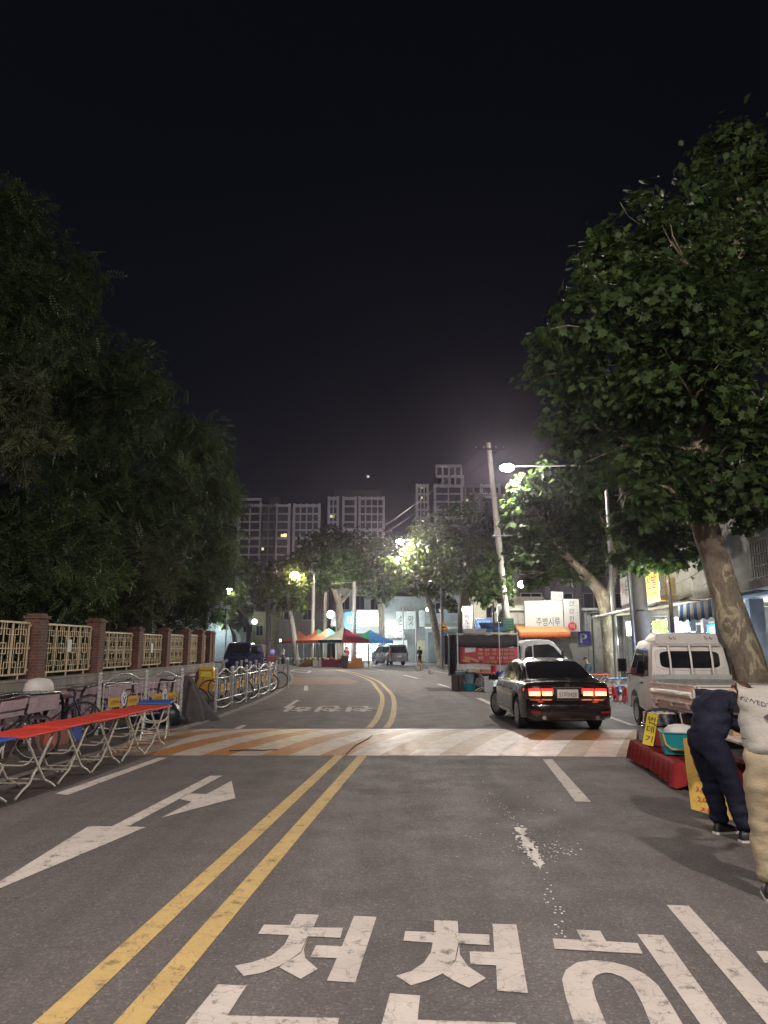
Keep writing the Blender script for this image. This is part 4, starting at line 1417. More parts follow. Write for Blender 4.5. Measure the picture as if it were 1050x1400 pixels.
    def RG(u, y, off=.006):
        zb, zt, wb, wt = gs(y); e = min(.065, (zt - zb) * .5)
        x = u * (wt - .005)
        z = zt + .014 - abs(u) ** 3 * e * .3
        return V((x, y - off * .45, z + off))
    for nm, ys_ in (('rear_window', [-1.74 + .09 * k for k in range(10)]), ('windscreen', [.48 + .1 * k for k in range(8)])):
        mb = MB()
        rows = [[RG(-.93 + 1.86 * j / 10, y) for j in range(11)] for y in ys_]
        mb.loft(rows, cap=False, ring_closed=False)
        mb.build(nm, GLASS, r, 40)
    # tail lamps, split by the boot lid
    for s in (-1, 1):
        for (x0, x1, ex, nm) in ((.30, .555, 0, 'tail_light'), (.575, .87, .12, 'tail_light')):
            mb = MB()
            pr = [(x0, -2.292), (x1 - .06 if ex else x1, -2.292), (x1, -2.23 if ex else -2.285)] + ([(.893, -2.08)] if ex else []) + [(x0 + .02, -2.22)]
            pr = [(s * a, b) for a, b in pr]
            if s < 0: pr = pr[::-1]
            mb.loft([[(a, b, z) for a, b in pr] for z in (.735, .885)])
            lamp = mb.build(nm, REDL, r, bevel=.012)
            mb = MB()
            for k in range(4):
                mb.box((s * ((x0 + x1 - .06 * (ex > 0)) / 2), -2.297, .752 + k * .022), ((x1 - x0) * .78, .012, .013))
            mb.build('bulb_row', HOTL, lamp)
    MB().box((0, -2.297, .905), (.66, .015, .022)).build('boot_trim', CHR, r)
    pl = MB().box((0, -2.305, .77), (.44, .012, .20)).build('number_plate', PLATEW, r, bevel=.006)
    lettering('51머0428', (0, -2.312, .77), (1, 0, 0), (0, 0, 1), .36, .11, INK, pl)
    mb = MB(); mb.tube([(.045 * math.cos(a), -2.275, .955 + .028 * math.sin(a)) for a in [k * PI / 8 for k in range(16)]], .006, 5, closed=True)
    mb.tube([(-.02, -2.275, .935), (-.015, -2.275, .975)], .005, 5); mb.tube([(.015, -2.275, .935), (.02, -2.275, .975)], .005, 5); mb.tube([(-.018, -2.275, .953), (.018, -2.275, .957)], .005, 5)
    mb.build('badge', CHR, r)
    mb = MB()
    mb.bar((-.86, -2.40, .50), (.86, -2.40, .50), .012, .01)
    mb.bar((-.885, -2.318, .69), (.885, -2.318, .69), .01, .014)
    mb.build('bumper_seam', BLKPL, r)
    for s in (-1, 1):
        mb = MB(); mb.tube([(s * .55, -2.47, .315), (s * .55, -2.25, .32)], .042, 10)
        mb.build('exhaust_tip', CHR, r, 60)
        MB().box((s * .72, -2.455, .42), (.2, .012, .04)).build('bumper_reflector', REDD, r)
    wheel(r, -.80, AX[0], .33, .21, 14); wheel(r, .80, AX[0], .33, .21, 14)
    wheel(r, -.80, AX[1], .33, .21, 14, steer=.30); wheel(r, .80, AX[1], .33, .21, 14, steer=.30)
    return r


car = sedan('black sedan with glowing red tail lights just past the striped speed bump', (3.80, 17.55, 0), .015)


for s_ in (-1, 1):
    l_ = light('tail_glow', (s_ * .6, -2.42, .80), 2, (1, .06, .03), .08, parent=car)


def shell(mb, prof, hw, zb, tp, inset=.05):
    """side profile (y,z) lofted across x with tumble-home above zb"""
    zm = max(z for _, z in prof)
    cy = sum(p[0] for p in prof) / len(prof); cz = sum(p[1] for p in prof) / len(prof)
    def tx(x, z): return x * (1 - tp * max(0, z - zb) / (zm - zb))
    rings = []
    for x, k in ((-hw, inset), (-hw + inset * .35, inset * .3), (-hw + inset, 0), (hw - inset, 0), (hw - inset * .35, inset * .3), (hw, inset)):
        ring = []
        for y, z in prof:
            d = V((cy - y, cz - z)); d = d / max(d.length, .01) * k
            ring.append((tx(x, z + d.y), y + d.x, z + d.y))
        rings.append(ring)
    mb.loft(rings)
    return lambda z: hw * (1 - tp * max(0, z - zb) / (zm - zb))


def side_face(pts, sx, s, off=.005):
    mb = MB()
    P = [(s * (sx(z) + off), y, z) for y, z in pts]
    Q = [(s * (sx(z) - .02), y, z) for y, z in pts]
    if s < 0: P.reverse(); Q.reverse()
    mb.loft([Q, P])
    return mb


def light_truck(label, loc, rz, paint, kind='pick', bedc=None, door_open=False):
    r = thing('cargo_truck', label, 'truck', loc, rz)
    prof = [(.36, .50), (.34, .9), (.36, 1.35), (.44, 1.74), (.60, 1.86), (1.2, 1.90), (1.62, 1.87), (1.80, 1.78), (2.28, 1.22), (2.50, 1.02), (2.56, .80), (2.56, .42), (2.42, .36), (2.25, .40), (2.2, .62), (2.05, .74), (1.85, .78), (1.62, .72), (1.48, .58), (1.42, .42), (.9, .38)]
    mb = MB()
    sx = shell(mb, prof, .815, 1.05, .13)
    mb.build('cab', paint, r, 28)
    for s in (-1, 1):
        side_face([(.62, 1.14), (.64, 1.52), (.72, 1.68), (1.02, 1.72), (1.02, 1.12)] if kind != 'long' else [(.52, 1.2), (.55, 1.55), (.7, 1.64), (.84, 1.64), (.84, 1.16)], sx, s).build('side_window', GLASS, r)
        side_face([(1.06, 1.10), (1.06, 1.72), (1.66, 1.72), (1.80, 1.62), (2.14, 1.22), (2.16, 1.12)] if kind != 'long' else [(.9, 1.1), (.9, 1.68), (1.55, 1.72), (1.78, 1.62), (2.14, 1.22), (2.16, 1.12)], sx, s).build('side_window', GLASS, r)
        mb = MB()
        for a, b in (((.98, .45), (.98, 1.74)), ((2.2, .95), (2.2, 1.12))):
            mb.bar((s * (sx(a[1]) + .003), *a), (s * (sx(b[1]) + .003), *b), .008, .008, up=(1, 0, 0))
        mb.build('door_gap', BLKPL, r)
        mb = MB(); mb.box((s * (.825), 1.14, .98), (.025, .16, .04))
        mb.build('door_handle', BLKPL, r, bevel=.006)
        if kind != 'blue' or s < 0:
            mb = MB()
            mb.tube([(s * .78, 2.02, 1.15), (s * .92, 2.08, 1.12), (s * .98, 2.08, 1.2)], .014, 6)
            mb.box((s * 1.0, 2.08, 1.33), (.19, .08, .30))
            mi = mb.build('wing_mirror', BLKPL, r, bevel=.02)
            MB().box((s * 1.0, 2.036, 1.33), (.15, .008, .25)).build('mirror_glass', GLASS, mi)
        mb = MB()
        mb.lathe([(.0, 0), (.10, 0), (.11, .02), (.09, .05)], 16, (s * .62, 2.54, .74), Matrix.Rotation(-PI / 2, 3, 'X'))
        mb.build('headlight', mat('lamp_glass', (.6, .6, .58), .1, 0, .05), r, 50)
    # glass front and back
    mb = MB()
    a = [V((-sx(1.76) + .13, 1.84, 1.76)), V((sx(1.76) - .13, 1.84, 1.76)), V((sx(1.22) - .09, 2.295, 1.24)), V((-sx(1.22) + .09, 2.295, 1.24))]
    n = V((0, 1, .85)).normalized() * .012
    mb.loft([[p - n for p in a], [p + n for p in a]])
    mb.build('windscreen', GLASS, r)
    mb = MB()
    rw = [(.60 * math.copysign(abs(math.cos(t_)) ** .35, math.cos(t_)), 1.485 + .175 * math.copysign(abs(math.sin(t_)) ** .35, math.sin(t_))) for t_ in [k * PI / 16 + .03 for k in range(32)]]
    def ry(z): return .36 + (z - 1.35) * .205 if z > 1.35 else .36
    # raised frame and glass
    mb.loft([[(x * 1.16, ry(z) - .0 + .01, 1.485 + (z - 1.485) * 1.3) for x, z in rw], [(x * 1.14, ry(z) - .018, 1.485 + (z - 1.485) * 1.26) for x, z in rw], [(x * 1.02, ry(z) - .018, 1.485 + (z - 1.485) * 1.02) for x, z in rw]])
    mb.build('window_frame', paint, r, 40)
    mb = MB(); mb.loft([[(x, ry(z) - .0, z) for x, z in rw], [(x, ry(z) - .022, z) for x, z in rw]])
    mb.build('rear_window', GLASS, r)
    # chassis, wheels
    mb = MB()
    for x in (-.38, .38): mb.box((x, -.35, .56), (.09, 4.4, .16))
    mb.box((0, -1.4, .40), (1.2, .12, .12))
    mb.build('chassis', BLKPL, r)
    for s in (-1, 1):
        wheel(r, s * .70, 1.84, .31, .19, 8, .6)
        wheel(r, s * .66, -1.45, .28, .30, 8, .6)
    bc = bedc or paint
    mb = MB(); mb.box((0, -1.2, .80), (1.66, 2.86, .07)); mb.box((0, -1.2, .72), (1.5, 2.7, .08))
    mb.build('bed_floor', bc, r, bevel=.01)
    if kind == 'pick':
        BEDG = mat('bed_grey', (.30, .31, .31), .5, .3, .15, 4, dirt=.35)
        mb = MB(); mb.box((0, .215, 1.02), (1.62, .03, .40))
        mb.build('headboard', BEDG, r, bevel=.006)
        MB().box((-.5, .19, 1.30), (.001, .001, .001))
        mb = MB(); mb.box((0, .225, 1.27), (1.55, .05, .10)); mb.build('headboard_rail', mat('bed_pale', (.45, .5, .5), .5, .1, .12, 5, dirt=.25), r, bevel=.008)
        mb = MB(); mb.box((.02, .02, 1.0), (1.58, .30, .34)); mb.box((.02, .02, 1.175), (1.6, .32, .015))
        tb_ = mb.build('tool_chest', BEDG, r, bevel=.008)
        mb = MB(); mb.box((-.1, -.14, 1.12), (.05, .02, .09)); mb.build('latch', STEEL, tb_)
        mb = MB()
        for x in (-.42, 0, .42):
            mb.tube([(x, .24, 1.2), (x, .27, 1.5), (x, .36, 1.80)], .021, 6)
        mb.tube([(-.62, .355, 1.79), (.62, .355, 1.79)], .018, 6)
        mb.build('window_guard', paint, r, 60)
        mb = MB()
        mb.loft([[(-.66, .46, 1.80), (.66, .46, 1.80), (.61, .44, 2.02), (-.61, .44, 2.02)], [(-.66, 1.1, 1.86), (.66, 1.1, 1.86), (.6, .95, 2.05), (-.6, .95, 2.05)], [(-.62, 1.65, 1.87), (.62, 1.65, 1.87), (.56, 1.5, 1.9), (-.56, 1.5, 1.9)]])
        dfl = mb.build('roof_deflector', paint, r, bevel=.025)
        mb = MB()
        for x in (-.36, -.28, .36, .46): mb.tube([(x, .435, 1.96), (x, .42, 1.93), (x + .03, .42, 1.90), (x + .05, .43, 1.93)], .006, 5)
        mb.build('hook', BLKPL, dfl)
        # side gates and tailgate
        PINKW = mat('gate_pink_tint', (.74, .69, .66), .35, .0, .08, 3, dirt=.06)  # near gate's pinkish tint imitates red light reflected onto it
        for s in (-1, 1):
            mb = MB()
            x = s * .85
            mb.box((x, -1.22, 1.0), (.02, 2.78, .33))
            mb.box((x + s * .012, -1.22, 1.155), (.045, 2.8, .035)); mb.box((x + s * .012, -1.22, .85), (.045, 2.8, .03))
            mb.tube([(x + s * .012, -2.5, 1.0), (x + s * .012, .05, 1.0)], .065, 12)
            for y in (-2.55, -1.7, -.75, .1): mb.box((x + s * .02, y, 1.0), (.03, .05, .34))
            for y in (-2.2, -1.2, -.2): mb.box((x + s * .02, y, .80), (.03, .09, .08))
            mb.build('side_gate', PINKW if s < 0 else bc, r, bevel=.005)
        mb = MB(); mb.box((0, -2.625, 1.0), (1.66, .025, .36)); mb.box((0, -2.64, 1.165), (1.68, .05, .03)); mb.box((0, -2.64, .835), (1.68, .04, .03))
        mb.box((0, -2.642, 1.0), (1.5, .012, .24))
        for x in (-.8, .8): mb.box((x, -2.645, 1.0), (.04, .04, .36))
        tg = mb.build('tailgate', bc, r, bevel=.006)
        for x in (-.70, .70):
            mb = MB(); mb.box((x, -2.66, .98), (.035, .03, .12)); mb.build('gate_latch', BLKPL, tg)
        mb = MB(); mb.box((0, -2.6, .70), (1.66, .1, .2)); mb.box((0, -2.62, .57), (1.6, .08, .06))
        mb.build('rear_panel', bc, r, bevel=.01)
        for s in (-1, 1):
            mb = MB(); mb.loft([[(s * .66 + .12 * math.copysign(abs(math.cos(q)) ** .5, math.cos(q)), yy, .69 + .065 * math.copysign(abs(math.sin(q)) ** .5, math.sin(q))) for q in [k * PI / 10 for k in range(20)]] for yy in (-2.64, -2.685)])
            mb.build('tail_light', AMBER, r, 30)
        mb = MB(); mb.box((.25, -2.655, .70), (.42, .01, .14)); mb.build('number_plate', PLATEW, r)
    return r


WPAINT = mat('truck_white', (.74, .72, .69), .35, 0, .05, 2, coat=.2, dirt=.05)
pick = light_truck('white pickup truck with open bed parked at the right under the large plane tree', (6.33, 14.73, 0), -.10, WPAINT, 'pick')
for k_ in [k_ for k_ in C.objects if k_.parent == pick]:
    if k_.name.split('.')[0] in ('bed_floor', 'side_gate', 'tailgate', 'rear_panel', 'tail_light', 'number_plate', 'headboard', 'headboard_rail', 'tool_chest', 'chassis'):
        k_.location.z -= .13 if k_.name.split('.')[0] != 'chassis' else 0
        k_.rotation_euler.x = -.025

# food lorry with a black canopy and a red banner, side on
WPAINT2 = mat('lorry_white', (.62, .63, .64), .3, .05, .05, 2, coat=.3, dirt=.1)
lor = light_truck('white lorry with a black tarpaulin canopy and red food banner, seen side on', (5.35, 31.2, 0), -PI / 2 + .06, WPAINT2, 'long')
lor.scale = (1.05, 1.0, 1.08)
TARP = mat('black_tarp', (.022, .021, .026), .55, 0, .25, 5, .6, 12)
mb = MB()
for x in (-.82, .82):
    for y in (-2.5, -1.2, .1): mb.tube([(x, y, .83), (x, y, 2.05)], .018, 6)
mb.build('canopy_frame', STEEL, lor, 60)
mb = MB()
rows = []
for i in range(15):
    y = -2.62 + 2.86 * i / 14
    k = .02 * math.sin(i * 1.9)
    rows.append([(.92 + k, y, 1.58 + .05 * math.sin(i * 1.1)), (.90 - k, y, 1.85), (.85, y, 2.06 + .02 * math.sin(i * 2.2)), (.3, y, 2.11 - .02 * math.cos(i)), (-.3, y, 2.11), (-.85, y, 2.05), (-.9, y, 1.5), (-.9, y, .9)])
mb.loft(rows, cap=False, ring_closed=False)
q = MB(); q.v = mb.v; q.f = mb.f; q.m = mb.m
o = q.build('tarpaulin', TARP, lor, 60)
sd = o.modifiers.new('thick', 'SOLIDIFY'); sd.thickness = .012
mb = MB()
for k in range(6):
    a = -2.70 + .05 * k
    mb.loft([[(.98 + .03 * math.sin(k * 2.2 + z * 3), a + .02 * math.cos(z * 4 + k), z), (.92, a + .05, z), (.62, a + .04, z), (.62, a, z)] for z in (.55, .8, 1.2, 1.6, 2.0, 2.08)])
mb.build('rolled_curtain', TARP, lor, 60)
mb = MB()
rows = []
for i in range(13):
    y = -2.28 + 2.44 * i / 12
    z1 = 1.60 - .035 * math.sin(PI * i / 12); z0 = .97 + .03 * math.sin(PI * i / 12 * 2)
    rows.append([(.955 + .012 * math.sin(i * 1.3 + j), y, z0 + (z1 - z0) * j / 5) for j in range(6)])
mb.loft(rows, cap=False, ring_closed=False)
BANR = mat('banner_red', (.42, .045, .075), .6, 0, .1, 4)
bn = mb.build('banner', BANR, lor, 60)
bn.modifiers.new('thick', 'SOLIDIFY').thickness = .008
BW = mat('banner_white', (.66, .62, .64), .6); BY = mat('banner_yellow', (.66, .48, .12), .6)
for k, (wd, mt) in enumerate((('옥 산 꿈 비빔면', BW), ('매 감 백 비빔밥', BY), ('찐   밤 비빔국', BW), ('건강식품 백 비빔밥', BY))):
    lettering(wd, (.972, -.75 + .1 * (k == 3), 1.50 - .155 * k), (0, 1, 0), (0, 0, 1), 1.5 if k < 3 else 1.35, .105, mt, bn, off=.006)
mb = MB(); mb.add([(.975, y, z) for y, z in ((-2.05, 1.40), (-1.62, 1.42), (-1.60, 1.58), (-2.05, 1.57))], [(0, 1, 2, 3)]); mb.build('printed_panel', BW, bn)
mb = MB()
for k, (y, z, a) in enumerate(((-1.95, 1.18, -.25), (-1.78, 1.16, -.3), (-1.62, 1.1, -.35), (-2.0, 1.08, -.2))):
    mb.add([(.976 + .001 * k, y + .17 * math.cos(t_) * math.cos(a) - .05 * math.sin(t_) * math.sin(a), z + .17 * math.cos(t_) * math.sin(a) + .05 * math.sin(t_) * math.cos(a)) for t_ in [j * PI / 8 for j in range(16)]], [tuple(range(16))])
mb.build('corn_picture', mat('corn_brown', (.50, .28, .12), .6, 0, .3, 30), bn)
mb = MB()
for y in (-2.35, .2):
    mb.box((.93, y, 1.5), (.04, .05, 1.3))
mb.build('canopy_post', WPAINT2, lor)
mb = MB(); rows = [[(.97 + .04 * math.cos(q), -.95 + 1.15 * i / 8, 2.1 + .035 * math.sin(q) + .02 * math.sin(i * 1.7)) for q in [k * PI / 4 for k in range(8)]] for i in range(9)]
mb.loft(rows); mb.build('rolled_sheet', mat('canvas_cream', (.5, .46, .32), .8), lor, 60)
mb = MB(); mb.box((.55, -1.55, 2.2), (.22, .95, .16)); mb.box((.55, -1.55, 2.29), (.24, .98, .02))
tag(mb.build('roof_box', mat('old_white', (.45, .44, .4), .6, dirt=.3), lor, bevel=.01))
mb = MB(); mb.box((.84, -1.2, .86), (.03, 2.86, .26)); mb.build('side_gate', WPAINT2, lor, bevel=.005)

# navy lorry at the left bend, facing the camera, its door standing open
navyp = mat('lorry_navy', (.015, .025, .10), .3, .1, .08, 2, coat=.4)
q = at(326, 900, 50)
blt = light_truck('dark navy lorry facing the viewer behind the bicycles, door standing open', (q.x, 52.5, 0), PI - .05, navyp, 'blue')
blt.scale = (1.12, 1.0, 1.08)
mb = MB()
mb.loft([[(-.80, 2.15, .5), (-.80, 2.15, 1.15), (-.78, 2.1, 1.7), (-.78, 2.14, 1.72), (-.83, 2.19, 1.15), (-.83, 2.19, .5)], [(-1.55, 2.0, .5), (-1.6, 2.0, 1.15), (-1.45, 1.96, 1.7), (-1.45, 2.0, 1.72), (-1.6, 2.04, 1.15), (-1.55, 2.04, .5)]])
dr = mb.build('open_door', navyp, blt, 30)
MB().add([(-.86, 2.2, 1.16), (-1.5, 2.06, 1.16), (-1.38, 2.02, 1.62), (-.84, 2.16, 1.62)], [(0, 1, 2, 3)]).build('door_glass', GLASS, dr)
MB().box((0, 2.545, .95), (1.3, .02, .1)).build('grille', mat('navy_grille', (.05, .06, .1), .4), blt)
mb = MB(); mb.box((0, -1.2, 1.3), (1.66, 2.8, .9)); mb.build('tarp_load', mat('load_brown', (.10, .07, .06), .8, 0, .4, 6), blt, bevel=.1)

# grey van
VANLIT = mat('van_paint_lit', (.26, .27, .30), .3, .4, .06, 2, coat=.5)  # lighter copy of the van paint, lamplight on the rear put into colour
VANSHADE = mat('van_paint_shaded', (.09, .085, .095), .25, .4, .06, 2, coat=.5)  # darker copy of the same paint for the shaded sides
q = at(545.5, 900, 68)
van = thing('grey_van', 'dark grey passenger van seen from behind, parked beside the canopies', 'van', (q.x - .90, 70.3, 0), .37)
mb = MB()
prof = [(-2.52, .42), (-2.55, .62), (-2.55, .95), (-2.50, 1.15), (-2.40, 1.65), (-2.26, 1.88), (-2.0, 1.95), (.7, 1.97), (1.1, 1.88), (1.85, 1.25), (2.4, 1.05), (2.55, .8), (2.55, .4), (1.95, .34), (1.9, .55), (1.72, .70), (1.45, .73), (1.2, .62), (1.1, .36), (-1.05, .36), (-1.1, .55), (-1.25, .70), (-1.5, .73), (-1.75, .65), (-1.9, .45)]
sxv = shell(mb, prof, .93, 1.05, .13, .06)
mb.build('body', VANSHADE, van, 30)
mb = MB(); mb.loft([[(-.86, y, z), (.86, y, z), (.86, y + .03, z), (-.86, y + .03, z)] for y, z in ((-2.575, .62), (-2.575, .95), (-2.525, 1.15))])
mb.build('tailgate', VANLIT, van, bevel=.01)
mb = MB(); mb.loft([[(-.93, -2.62, z), (.93, -2.62, z), (.93, -2.4, z), (-.93, -2.4, z)] for z in (.40, .62)])
mb.build('rear_bumper', VANLIT, van, bevel=.03)
a = [V((-.72, -2.515, 1.19)), V((.72, -2.515, 1.19)), V((.66, -2.385, 1.75)), V((-.66, -2.385, 1.75))]
mb = MB(); mb.loft([a, [p + V((0, .03, 0)) for p in a]]); mb.build('rear_window', GLASS, van)
for s in (-1, 1):
    for w0 in ([(-2.2, 1.2), (-2.12, 1.72), (-1.3, 1.74), (-1.3, 1.2)], [(-1.22, 1.2), (-1.22, 1.74), (-.1, 1.76), (-.1, 1.18)], [(.0, 1.18), (.0, 1.76), (.75, 1.76), (1.0, 1.7), (1.55, 1.22)]):
        side_face(w0, sxv, s).build('side_window', GLASS, van)
    mb = MB(); mb.box((s * .85, -2.54, 1.02), (.12, .08, .36)); mb.build('tail_light', REDD, van, bevel=.02)
    mb = MB(); mb.box((s * 1.02, 1.35, 1.2), (.18, .1, .2)); mb.build('wing_mirror', BLKPL, van, bevel=.03)
    wheel(van, s * .82, -1.48, .33, .2, 8); wheel(van, s * .82, 1.5, .33, .2, 8)
MB().box((0, -2.59, .85), (.5, .02, .13)).build('number_plate', PLATEW, van)
MB().box((0, -2.545, .98), (.7, .03, .04)).build('plate_trim', STEEL, van)
# ------------------------------------------------------------------ RIGHT SHOP ROW AND MIDDLE-DISTANCE BUILDINGS
CONCW = mat('wall_concrete', (.24, .23, .215), .85, 0, .22, 1.2, .4, 25, .55)
GREYP = mat('grey_panel', (.38, .38, .36), .7, 0, .12, .9, .2, 20, .35)
DARKW = mat('dark_wall', (.07, .065, .07), .85, 0, .25, .8, dirt=.3)
TILE = brickmat('white_tile', (.36, .35, .335), (.30, .29, .28), (.12, .115, .11), .42, .26, .014, .6)
BALC = mat('balcony_iron', (.05, .045, .045), .6, .3, .2, 5)
SIGNW = mat('sign_white', (.44, .45, .435), .55, 0, .06, 1.5, dirt=.12)
SIGNG = mat('sign_greenish', (.50, .56, .48), .55, 0, .06, 1.5, dirt=.15)
SHUT = None
FRAME = mat('window_frame_grey', (.28, .28, .29), .5, .2, .1, 4)
REDS = mat('sign_red', (.55, .02, .02), .5)
GREENB = mat('sign_green', (.02, .09, .055), .5, 0, .15, 6)
BLUES = mat('sign_blue', (.012, .03, .30), .45, 0, .08, 4)


def corrugated(name, col, per=.12, vertical=True):
    m, t, b = nt(name)
    sx_ = t.nodes.new('ShaderNodeSeparateXYZ'); L(t, obco(t), sx_.inputs[0])
    v = sx_.outputs[0] if vertical else sx_.outputs[2]
    wv = math_(t, 'SINE', math_(t, 'MULTIPLY', v, 2 * PI / per))
    c = ramp(t, nz(t, 1.5, 6, .65), [(.3, tuple(x * .65 for x in col)), (.7, col)])
    L(t, c, b.inputs['Base Color'])
    b.inputs['Roughness'].default_value = .5
    b.inputs['Metallic'].default_value = .3
    bump(t, b, wv, .9, .02)
    return m


SHUT = corrugated('roller_shutter', (.20, .24, .245), .1, False)


def bld(name, label, loc, rz, cat='building'):
    return thing(name, label, cat, loc, rz)


def win(r, x, z, w_, h_, y=0.0, fr=FRAME, pane=GLASS, bars=1, name='window'):
    mb = MB()
    t_ = .06
    for a in (-1, 1):
        mb.box((x + a * (w_ / 2 - t_ / 2), y - .03, z), (t_, .1, h_))
        mb.box((x, y - .031, z + a * (h_ / 2 - t_ / 2)), (w_ - 2 * t_ - .004, .1, t_))
    for k in range(bars):
        mb.box((x - w_ / 2 + w_ * (k + 1) / (bars + 1), y - .032, z), (.045, .09, h_ - 2 * t_ - .004))
    f = mb.build(name, fr, r)
    MB().box((x, y - .008, z), (w_ - .02, .012, h_ - .02)).build('pane', pane, f)
    mb = MB(); mb.box((x, y - .05, z - h_ / 2 - .04), (w_ + .12, .14, .06)); mb.build('sill', fr, f)
    return f


def sign(label, loc, rz, w_, h_, face, texts=(), d=.16, name='shop_sign', group=None, frame=STEEL):
    """box sign standing on local y<0 side; texts: (str, x, z, w, h, mat)"""
    r = thing(name, label, 'sign', loc, rz, group)
    MB().box((0, 0, 0), (w_, d, h_)).build('sign_box', face, r, bevel=.01)
    mb = MB()
    for a in (-1, 1):
        mb.box((a * (w_ / 2 + .012), -.005, 0), (.03, d + .03, h_ + .05)); mb.box((0, -.006, a * (h_ / 2 + .012)), (w_ - .01, d + .026, .03))
    mb.build('sign_frame', frame, r)
    for s in texts:
        lettering(s[0], (s[1], -d / 2 - .003, s[2]), (1, 0, 0), (0, 0, 1), s[3], s[4], s[5], r)
    return r


def lamp_post(label, base, h, lamp_at, W, col, r0=.10, name='street_lamp', post=None, head=1.0, es=30, light_r=.12):
    r = thing(name, label, 'street lamp', base)
    pm = post or mat('lamp_post_grey', (.30, .30, .31), .45, .5, .1, 5, dirt=.15)
    b = V(base); la = V(lamp_at) - b
    mb = MB(); mb.tube([(0, 0, 0), (0, 0, 1.0), (0, 0, h)], [r0, r0 * .95, r0 * .6], 12)
    mb.lathe([(r0 * 1.7, 0), (r0 * 1.7, .04), (r0 * 1.2, .12), (r0, .3)], 12)
    mb.build('pole', pm, r, 50)
    hd = V((la.x, la.y, 0)); ln = hd.length; hd.normalize()
    mb = MB(); mb.tube([V((0, 0, h - .05)), V((0, 0, h)) + hd * .25 + V((0, 0, .06)), V((la.x, la.y, la.z + .06)) - hd * .2], [.045, .045, .035], 8)
    mb.build('arm', pm, r, 60)
    mb = MB()
    Rm = Matrix.Rotation(math.atan2(hd.y, hd.x), 3, 'Z')
    mb.loft([[V(la) + Rm @ V((x, y * wv, z)) for y, z in ((-.1, 0), (-.13, .02), (-.09, .09), (.09, .09), (.13, .02), (.1, 0))] for x, wv in ((-.3 * head, .5), (-.15 * head, 1), (.25 * head, 1.1), (.35 * head, .5))])
    hh = mb.build('lamp_head', pm, r, 40)
    mb = MB(); mb.ball(V(la) + Rm @ V((.06, 0, -.01)), (.36 * head, .24 * head, .18 * head), 14, 8)  # lens ball oversized to imitate the glare round the lamp
    mb.build('lens', glow('lamp_glow_%d_%d' % (int(col[2] * 100), int(es)), col, es), hh, 60)
    light('street_light', V(lamp_at) + V((0, 0, -.28)), W, col, light_r)
    return r


# ---- shop row along the right side of the road
RZA = math.atan2(-22.5, -2.4)
ROW = V((12.15, 36.5, .12))
def rowp(D, out=0.0, z=0.0):
    """world point on the shop row at distance D, 'out' metres toward the road"""
    u = (36.5 - D) * 1.0057
    c, s = math.cos(RZA), math.sin(RZA)
    return V((ROW.x + c * u + s * out, ROW.y + s * u - c * out, z))


shop = bld('shop_row', 'two storey shop row with sheeted grey upper floor behind the white pickup', ROW, RZA)
mb = MB(); mb.box((8.1, 3.0, 4.1), (16.2, 5.0, 8.2)); mb.build('upper_wall', CONCW, shop) if False else None
mb = MB()
mb.box((9.45, 3.5, 5.1), (18.9, 7.0, 4.2)); mb.box((9.45, 3.6, 7.3), (18.9, 7.4, .25))
mb.build('upper_wall', CONCW, shop)
mb = MB()
for x in (0.12, 4.0, 8.0, 12.0, 16.05, 18.75): mb.box((x, .2, 1.49), (.26, .4, 2.98))
mb.box((9.4, 6.5, 1.49), (18.7, .2, 2.98))
for x in (4.0, 8.0, 12.0): mb.box((x, 3.4, 1.49), (.16, 6.0, 2.97))
mb.build('ground_floor_wall', CONCW, shop)
LITWALL = mat('shop_interior', (.6, .62, .58), .7, 0, .1, 1.2)
for i, x in enumerate((2.06, 6.0, 10.0, 14.0)):
    # glazed fronts with lit interiors
    mb = MB()
    for k in range(5): mb.box((x - 1.7 + .85 * k, .16, 1.2), (.05, .06, 2.4))
    mb.box((x, .158, 2.42), (3.6, .06, .08)); mb.box((x, .158, .06), (3.6, .06, .1)); mb.box((x, .158, 1.9), (3.6, .05, .05))
    f = mb.build('shop_front', FRAME, shop)
    MB().box((x, .17, 1.24), (3.5, .012, 2.3)).build('pane', mat('clear_glass', (.9, .95, .95), .02, 0, .02, 2, trans=1.0), f)
    MB().box((x, 2.6, 1.3), (3.5, .05, 2.6)).build('shelving', mat('shelf_goods_%d' % i, ((.5, .48, .3), (.35, .5, .4), (.4, .3, .5), (.5, .3, .3))[i], .7, 0, .6, 3), shop)
for i, x in enumerate((1.5, 4.4, 7.2, 10.2, 13.2)):
    win(shop, x, 5.6, 1.7, 1.3, 0, bars=1)
# grey sheet hung over the upper floor
mb = MB(); rows = []
for i in range(15):
    x = 7.0 + 6.6 * i / 14
    rows.append([(x, -.12 - .09 * math.sin(i * 1.7 + z * .6) - .05 * noise.noise(V((x, z, 0))), z + .1 * math.sin(i * .9) * (z < 4)) for z in (3.3, 3.9, 4.6, 5.2, 5.8)])
mb.loft(rows, cap=False, ring_closed=False)
o = mb.build('hung_sheet', mat('grey_sheet', (.36, .355, .31), .7, 0, .15, 2, .5, 8, .3), shop, 60)
o.modifiers.new('thick', 'SOLIDIFY').thickness = .01
# canopies
CREAMC = mat('cream_canopy', (.50, .45, .30), .7, 0, .12, 2, dirt=.3)
m, t, b = nt('striped_canvas')
sp_ = t.nodes.new('ShaderNodeSeparateXYZ'); L(t, obco(t), sp_.inputs[0])
fr = math_(t, 'FRACT', math_(t, 'DIVIDE', sp_.outputs[0], .62))
L(t, mix(t, math_(t, 'LESS_THAN', fr, .5), (.50, .50, .47), (.02, .10, .30)), b.inputs['Base Color'])
b.inputs['Roughness'].default_value = .8
STRIPE = m


